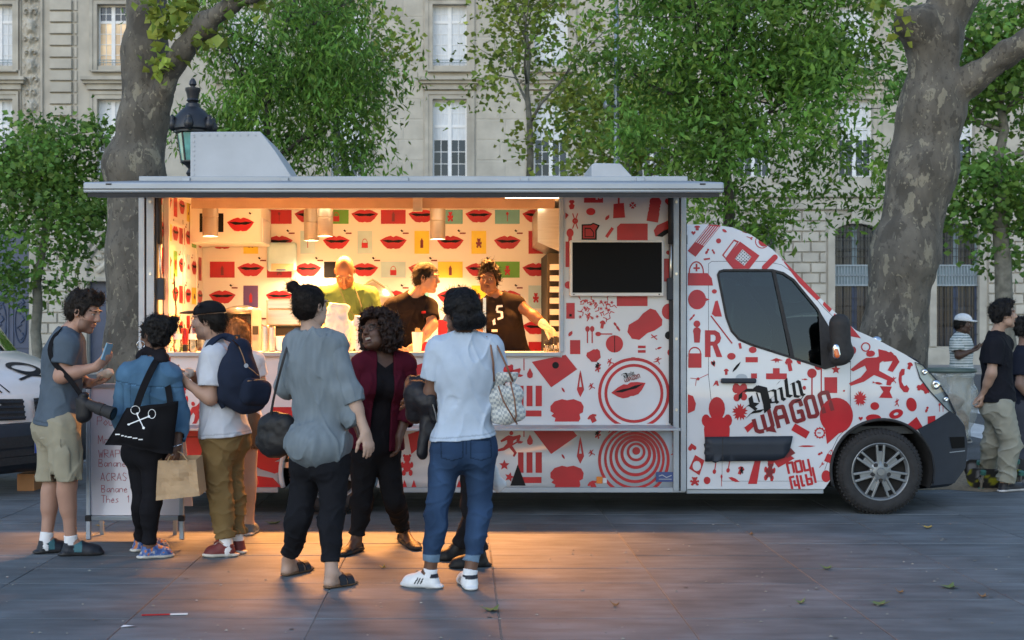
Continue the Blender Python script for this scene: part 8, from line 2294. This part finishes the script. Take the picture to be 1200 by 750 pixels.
# bin with clear bag
YW = 14.0
bn = thing('litter_bin', 'green ringed litter bin with a clear sagging bag in front of the truck nose', 'litter bin', (at(1117, 0, YW)[0], YW, 0))
c = at(1113, 434, YW)
MB().tube([(c[0] + .25 * math.cos(a * .2618), YW + .25 * math.sin(a * .2618), c[2]) for a in range(25)], .022, 8).build('ring', mat('bin_green', (.08, .12, .11), rough=.5), bn, smooth=True)
MB().lathe([(.26, .0), (.27, .012), (.1, .02), (.001, .02)], (c[0], YW, c[2] + .01), n=20).build('lid', bpy.data.materials['bin_green'], bn, smooth=True)
MB().lathe([(.03, 0), (.03, c[2])], (c[0] - .28, YW + .05, 0), n=10).build('post', bpy.data.materials['bin_green'], bn)
bagm = mat('clear_bag_film', (.50, .55, .54), rough=.25, spec=.8); bagm.node_tree.nodes['Principled BSDF'].inputs['Alpha'].default_value = .4
f = Field(); f.cone((c[0], YW, c[2] - .03), (c[0] + .02, YW, c[2] - .35), .24, .22, .08); f.cone((c[0] + .02, YW, c[2] - .35), (c[0] + .04, YW, c[2] - .62), .22, .17, .1); f.cut(lambda P: P[:, 2] - c[2] + .02)
soft('bag', f, (1, 1, 1), bn, bagm, .018, lambda P: .03 * fbm(P * 6, 3))
f = Field(); f.ell((c[0] + .06, YW, c[2] - .55), (.13, .12, .14)); f.ell((c[0] + .0, YW - .02, c[2] - .36), (.10, .1, .1))
soft('rubbish', f, (.30, .20, .12), bn, None, .02, lambda P: .05 * fbm(P * 9, 3))

# skateboards
M['deck'] = mat('skate_deck_print', (1, 1, 1), rough=.5, attr=True, var=.1)
def skateboard(a, c, up, label, graphic):
    a, c = np.array(a, float), np.array(c, float); d = nrm(c - a); n = nrm(np.array(up, float) - d * np.dot(up, d)); w = np.cross(n, d); L = np.linalg.norm(c - a)
    t = thing('skateboard', label, 'skateboard', (a + c) / 2, 'skateboards leaning at the young man\'s feet')
    V = []; N = 26; K = 9
    for s_, th in ((0, 0.), (1, .012)):
        for i in range(N):
            x = i / (N - 1); e = min(x, 1 - x); hw = .10 * math.sqrt(max(0.0004, 1 - max(0, 1 - e / .13) ** 2)); lift = .05 * max(0, 1 - e / .2) ** 1.5
            for k in range(K): V.append(a + d * L * x + w * hw * (2 * k / (K - 1) - 1) + n * (lift + th + .004 * abs(2 * k / (K - 1) - 1)))
    Fc = []
    for s_ in (0, 1):
        o_ = s_ * N * K
        for i in range(N - 1):
            for k in range(K - 1):
                q = (o_ + i * K + k, o_ + i * K + k + 1, o_ + (i + 1) * K + k + 1, o_ + (i + 1) * K + k); Fc.append(q if s_ else q[::-1])
    for i in range(N - 1):
        for k in (0, K - 1): Fc.append((i * K + k, (i + 1) * K + k, N * K + (i + 1) * K + k, N * K + i * K + k))
    for k in range(K - 1):
        for i in (0, N - 1): Fc.append((i * K + k, i * K + k + 1, N * K + i * K + k + 1, N * K + i * K + k))
    V = np.array(V); col = np.tile(np.array((.02, .02, .022)), (len(V), 1))
    nn_ = vnoise(V * 14 + 3); col[:N * K][nn_[:N * K] > .36] = graphic; col[:N * K][nn_[:N * K] < -.5] = (.2, .21, .23)
    dk = obj('deck', V, Fc, M['deck'], t, cols=col)
    for x in (.2, .8):
        q = a + d * L * x - n * .05; MB().tube([q - w * .10, q + w * .10], .012, 6).tube([q, q + n * .05], .022, 6).build('truck_axle', M['steel'], t)
        for s_ in (-1, 1): MB().tube([q + w * s_ * .075, q + w * s_ * .11], .027, 12).build('wheel', mat('teal_wheel', (.04, .14, .12), rough=.5) if 'teal_wheel' not in bpy.data.materials else bpy.data.materials['teal_wheel'], t)
    return t
skateboard(at(1131, 551, 12.95), at(1204, 549, 12.9), (0, .95, .25), 'black skateboard tilted on edge behind the yellow printed one', (.05, .05, .055))
skateboard(at(1134, 561, 12.78), at(1208, 562, 12.75), (.0, .92, .35), 'skateboard with yellow and grey underside print standing on its edge', (.26, .26, .02))

# ------------------------------------------------------------------ on the counter and the work tables
ZC = zc
def bottle(px, Y, h_, r, label, col=(.5, .6, .65)):
    x = XS(px, Y); t = thing('water_bottle', label, 'bottle', (x, Y, ZC + .001), 'water bottles on the counter')
    MB().lathe([(r * .9, 0), (r, .01), (r, h_ * .25), (r * .92, h_ * .3), (r, h_ * .35), (r, h_ * .6), (r * .9, h_ * .68), (r * .36, h_ * .88), (r * .36, h_ * .93)], (x, Y, ZC + .001), n=16).build('bottle_body', M['clear'], t, smooth=True)
    MB().lathe([(r * 1.02, h_ * .38), (r * 1.02, h_ * .56)], (x, Y, ZC + .001), n=16, cap=False).build('label', M['winwhite'], t, smooth=True)
    MB().lathe([(r * .42, h_ * .93), (r * .42, h_), (.001, h_)], (x, Y, ZC + .001), n=12).build('bottle_cap', M['greyprint'], t)
bottle(208, 11.2, .27, .036, 'left one of two clear water bottles on the counter'); bottle(226, 11.22, .27, .036, 'clear water bottle on the counter next to the cap man\'s face')
t = thing('sauce_bottle', 'red sauce bottle with black base between the two water bottles', 'bottle', (XS(217, 11.25), 11.25, ZC))
MB().lathe([(.024, 0), (.026, .06)], (XS(217, 11.25), 11.25, ZC + .001), n=12).build('bottle_base', M['rubber'], t); MB().lathe([(.026, .061), (.028, .12), (.02, .15), (.028, .19), (.012, .2)], (XS(217, 11.25), 11.25, ZC + .001), n=12).build('bottle_body', M['red'], t, smooth=True)
for k, (px, Y, h_) in enumerate(((311, 11.3, .22), (319, 11.28, .21))):
    x = XS(px, Y); t = thing('steel_canister', ['taller ribbed steel canister beside the small white pot', 'steel canister at the right of the taller one on the counter'][k], 'canister', (x, Y, ZC))
    MB().lathe([(.028, 0)] + [(.028 + .0015 * (q % 2), .01 + q * h_ / 14) for q in range(13)] + [(.03, h_), (.001, h_)], (x, Y, ZC + .001), n=16).build('canister_body', M['steel'], t, smooth=True)
t = thing('white_pot', 'small white pot on the counter behind the woman with the bun', 'pot', (XS(331, 11.3), 11.3, ZC)); MB().lathe([(.04, 0), (.055, .02), (.06, .12), (.063, .13), (.05, .12)], (XS(331, 11.3), 11.3, ZC + .001), n=18).build('pot_body', M['winwhite'], t, smooth=True)
wp_ = mat('white_paper', (.74, .72, .68), rough=.9, bump=.3, bscale=30)
def pbag(px0, px1, py0, Y, label):
    x0, x1 = XS(px0, Y), XS(px1, Y); z1 = ZS(py0, Y); t = thing('paper_bag', label, 'paper bag', ((x0 + x1) / 2, Y, ZC))
    f = Field(); f.cone(((x0 + x1) / 2, Y, ZC + .05), ((x0 + x1) / 2, Y, z1 - .04), (x1 - x0) / 2, (x1 - x0) / 2 * .9, .02, (0, 1, 0), .6); f.cut(lambda P: P[:, 2] - z1 + .02 * vnoise(P * 20)); f.cut(lambda P: ZC + .002 - P[:, 2])
    V, Q = f.mesh(.01, lambda P: .022 * fbm(P * 17, 3)); obj('bag_body', V, Q, wp_, t)
pbag(382, 410, 356, 11.25, 'tall white paper bag on the counter in front of the bald man'); pbag(414, 432, 369, 11.2, 'lower white paper bag beside the laughing woman\'s face'); pbag(401, 417, 377, 11.32, 'small folded white paper bag between the two taller ones')
t = thing('paper_cup', 'white cup of chips on the counter under the man in the black polo', 'cup', (XS(489, 11.15), 11.15, ZC)); MB().lathe([(.033, 0), (.045, .16), (.047, .165)], (XS(489, 11.15), 11.15, ZC + .001), n=18).build('cup_body', M['winwhite'], t, smooth=True)
for k in range(9): 
    q = np.array([XS(489, 11.15) + random.uniform(-.025, .025), 11.15 + random.uniform(-.025, .025), ZC + .15]); MB().bar(q, q + np.array([random.uniform(-.015, .015), 0, random.uniform(.03, .06)]), .01, .01).build('chip', mat('chip', (.6, .42, .12)) if k == 0 else bpy.data.materials['chip'], t)
# oven, card reader, chafing dish on the rear table and counter
ov = thing('steel_oven', 'brushed steel table oven behind the woman with the bun', 'oven', (XS(328, 12.5), 12.5, 1.2)); MB().box(XS(312, 12.4), XS(352, 12.4), 12.4, 12.8, 1.55, ZS(350, 12.4)).build('oven_body', M['steel'], ov, bevel=.015); MB().box(XS(312, 12.4), XS(352, 12.4), 12.42, 12.78, 1.3, 1.549).build('oven_stand', M['chassis'], ov)
MB().tube([(XS(315, 12.36), 12.36, ZS(362, 12.36)), (XS(349, 12.36), 12.36, ZS(362, 12.36))], .008, 6).build('oven_handle', M['chrome'], ov)
cr = thing('card_machine', 'pale grey upright machine with dark slot left of the steel oven', 'machine', (XS(299, 12.0), 12.0, 1.2)); MB().box(XS(294, 12.0), XS(305, 12.0), 12.0, 12.1, 1.2, ZS(361, 12)).build('machine_body', mat('grey_plastic', (.33, .31, .29), rough=.5), cr, bevel=.02); MB().box(XS(296, 12.0), XS(303, 12.0), 11.99, 11.999, ZS(392, 12), ZS(382, 12)).build('slot', M['rubber'], cr)
cm = thing('coffee_machine', 'dark coffee machine with a bright steel top behind the copper haired woman', 'coffee machine', (XS(272, 12.5), 12.5, 1.2)); MB().box(XS(255, 12.4), XS(292, 12.4), 12.4, 12.8, 1.2, ZS(368, 12.4)).build('machine_body', M['chassis'], cm, bevel=.02); MB().lathe([(.14, 0), (.15, .05), (.06, .08)], (XS(283, 12.5), 12.5, ZS(368, 12.4) + .001), n=18).build('steel_top', M['steel'], cm, smooth=True)
cd = thing('chafing_dish', 'round steel chafing dish behind the bald man\'s shoulder', 'serving dish', (XS(440, 12.4), 12.4, 1.2)); MB().lathe([(.19, .0), (.19, .52), (.2, .54), (.2, .6), (.185, .64), (.13, .72), (.001, .76)], (XS(438, 12.4), 12.4, 1.2), n=24).build('dish_body', M['steel'], cd, smooth=True, sharp=40)
MB().tube([(XS(438, 12.4) - .12, 12.2, 1.9), (XS(438, 12.4), 12.18, 1.97), (XS(438, 12.4) + .12, 12.2, 1.9)], .012, 6).build('dish_handle', M['steel'], cd)
sp_ = thing('steel_post', 'slim bright steel post on the counter beside the crew member in black', 'post', (XS(567.5, 11.4), 11.4, ZC)); MB().box(XS(566, 11.4), XS(569.5, 11.4), 11.39, 11.42, ZC + .001, ZS(349, 11.4)).build('post_body', M['steel'], sp_); MB().box(XS(563, 11.4), XS(572, 11.4), 11.36, 11.45, ZC - .0, ZC + .02).build('post_foot', M['steel'], sp_)
wb_ = thing('light_panel', 'pale rounded panel with a picture of the sea hanging left of the bald man', 'panel', (XS(330, 12.85), 12.85, 2.1)); YPn = 12.86
MB().prism(circ(0, 0, 1, 4)[:0] + [(XS(315 + (x > 0) * 30 + 0, YPn) + x * .02, ZS(284 + (z < 0) * 34, YPn) - 0 * z) for x, z in ((-1, 1), (1, 1), (1, -1), (-1, -1))], YPn, YPn + .05).build('panel_board', M['psky'], wb_, bevel=.03)
MB().box(XS(318, YPn), XS(344, YPn), YPn - .008, YPn - .001, ZS(317, YPn), ZS(309, YPn)).build('sand_print', mat('sand_print', (.55, .42, .25)), wb_); MB().box(XS(324, YPn), XS(335, YPn), YPn - .012, YPn - .0085, ZS(317, YPn), ZS(315.5, YPn)).build('blue_print', mat('deep_blue_print', (.03, .06, .2)), wb_)
for k, (px, py) in enumerate(((640, 399), (646, 402), (651, 399), (643, 406))):
    x, Y = XS(px, 11.2 + .06 * (k % 2)), 11.2 + .06 * (k % 2); t = thing('condiment_jar', ['small black capped jar nearest the gloved hand', 'small black capped jar second from the window frame', 'small black capped jar right at the window frame', 'small black capped jar at the front of the jar cluster'][k], 'jar', (x, Y, ZC), 'condiment jars by the window frame')
    MB().lathe([(.02, 0), (.022, .05), (.015, .06)], (x, Y, ZC + .001), n=10).build('jar_body', M['clear'], t, smooth=True); MB().lathe([(.018, .061), (.018, .09 + .02 * (k % 3)), (.001, .09 + .02 * (k % 3))], (x, Y, ZC + .001), n=10).build('jar_lid', M['rubber'], t)

# ------------------------------------------------------------------ litter and leaves on the paving
def leaf_on(px, py, s, col, rot, label):
    c = G(px, py); V = [(c[0], c[1], .004)]
    for k in range(15):
        a = 2 * math.pi * k / 15 + rot; r_ = s * (1 if k % 3 == 0 else .52) * (1.25 if k == 0 else 1); V.append((c[0] + r_ * math.cos(a), c[1] + r_ * math.sin(a), .006 + .022 * (r_ / s) ** 2 * abs(math.sin(a * 1.5))))
    o = obj('fallen_leaf', np.array(V), [(0, 1 + k, 1 + (k + 1) % 15) for k in range(15)], col, None, loc=tuple(c)); tag(o, label, 'leaf', 'leaves fallen on the paving')
gl = mat('green_leaf', (.12, .17, .05), rough=.6); bl_ = mat('brown_leaf', (.22, .12, .05), rough=.8); yl = mat('yellow_leaf', (.40, .28, .06), rough=.7)
for px, py, s, c_, lb in ((1113, 689, .07, gl, 'green curled leaf right of the pale green leaf'), (1030, 709, .06, gl, 'flat pale green leaf in the right foreground'), (969, 667, .045, gl, 'small green leaf below the truck cab door'), (938, 707.5, .035, gl, 'little green leaf left of the flat pale one'), (577, 716, .065, gl, 'dark green leaf in the bottom middle on the joint'), (1152, 700.5, .035, bl_, 'brown leaf near the right bottom corner'), (1087, 619, .05, yl, 'pale leaf in front of the front wheel'), (721, 710.5, .03, bl_, 'tiny brown leaf left of the long joint'), (449, 666, .03, yl, 'yellow scrap of leaf between the two groups of feet'), (118, 617, .05, yl, 'yellow leaf under the menu board'), (1055, 695.5, .03, bl_, 'small brown leaf left of the brown one'), (880, 627, .03, bl_, 'small dark leaf on the lit edge of the paving'), (320, 614, .07, gl, 'dark crumpled leaf in the shade under the truck')):
    leaf_on(px, py, s, c_, random.uniform(0, 6), lb)
c0, c1 = G(166, 722), G(220, 720.5)
st_ = thing('plastic_fork', 'red and white plastic stick lying on the paving at the left', 'litter', (c0 + c1) / 2); cm_ = lerp(c0, c1, .62)
MB().bar(c0 + UP3 * .006, cm_ + UP3 * .006, .012, .006).build('stick', M['red'], st_); MB().bar(cm_ + UP3 * .006, c1 + UP3 * .006, .02, .005).build('wrapper', M['winwhite'], st_)
c0 = G(150, 736); tag(obj('paper_scrap', [c0 + np.array([-.04, 0, .004]), c0 + np.array([.04, .01, .012]), c0 + np.array([.03, .03, .006]), c0 + np.array([-.03, .03, .01])], [(0, 1, 2, 3)], M['winwhite'], None), 'white scrap of paper below the red stick', 'litter')
V = []; Fq = []; rg = np.random.default_rng(5)      # crumbs and grit too small to count
for _ in range(190):
    px, py = rg.uniform(-40, 1240), rg.uniform(612, 752); c = G(px, py); r_ = rg.uniform(.003, .009); n = len(V); a = rg.uniform(0, 6)
    for k in range(4): V.append((c[0] + r_ * math.cos(a + 1.57 * k) * 1.5, c[1] + r_ * math.sin(a + 1.57 * k), .004))
    V.append((c[0], c[1], .004 + r_ * .7)); Fq += [(n, n + 1, n + 4), (n + 1, n + 2, n + 4), (n + 2, n + 3, n + 4), (n + 3, n, n + 4)]
gt = obj('grit', V, Fq, mat('pale_grit', (.26, .25, .22), rough=.9, var=.5, scale=3), None); gt['kind'] = 'stuff'
V = []; Fq = []      # old gum and oil spots
for _ in range(36):
    c = G(rg.uniform(-20, 1220), rg.uniform(614, 752)); r_ = rg.uniform(.005, .017); n = len(V)
    for k in range(9): a = 6.283 * k / 9; q = r_ * rg.uniform(.7, 1.2); V.append((c[0] + q * math.cos(a), c[1] + q * math.sin(a), .0045))
    Fq.append(tuple(range(n, n + 9)))
obj('gum_stain', V, Fq, mat('dark_gum', (.085, .095, .10), rough=.8), None)['kind'] = 'stuff'
bxs = thing('cardboard_box', 'orange brown cardboard box on the ground under the van nose', 'box', (XS(25, 12.6), 12.6, 0)); MB().box(XS(20, 12.6), XS(40, 12.6), 12.6, 12.9, .001, .16).build('box_body', mat('cardboard', (.36, .18, .08), rough=.9), bxs)
rj = soft('carrier_bag', Field().cone(at(578, 548, 8.9), at(583, 568, 8.9), .03, .05, .03, (0, 1, 0), .5), (.62, .66, .70), None, None, .008, lambda P: .01 * fbm(P * 20, 2)); tag(rj, 'white plastic carrier bag hanging by the jeans of the light t-shirt woman', 'carrier bag')
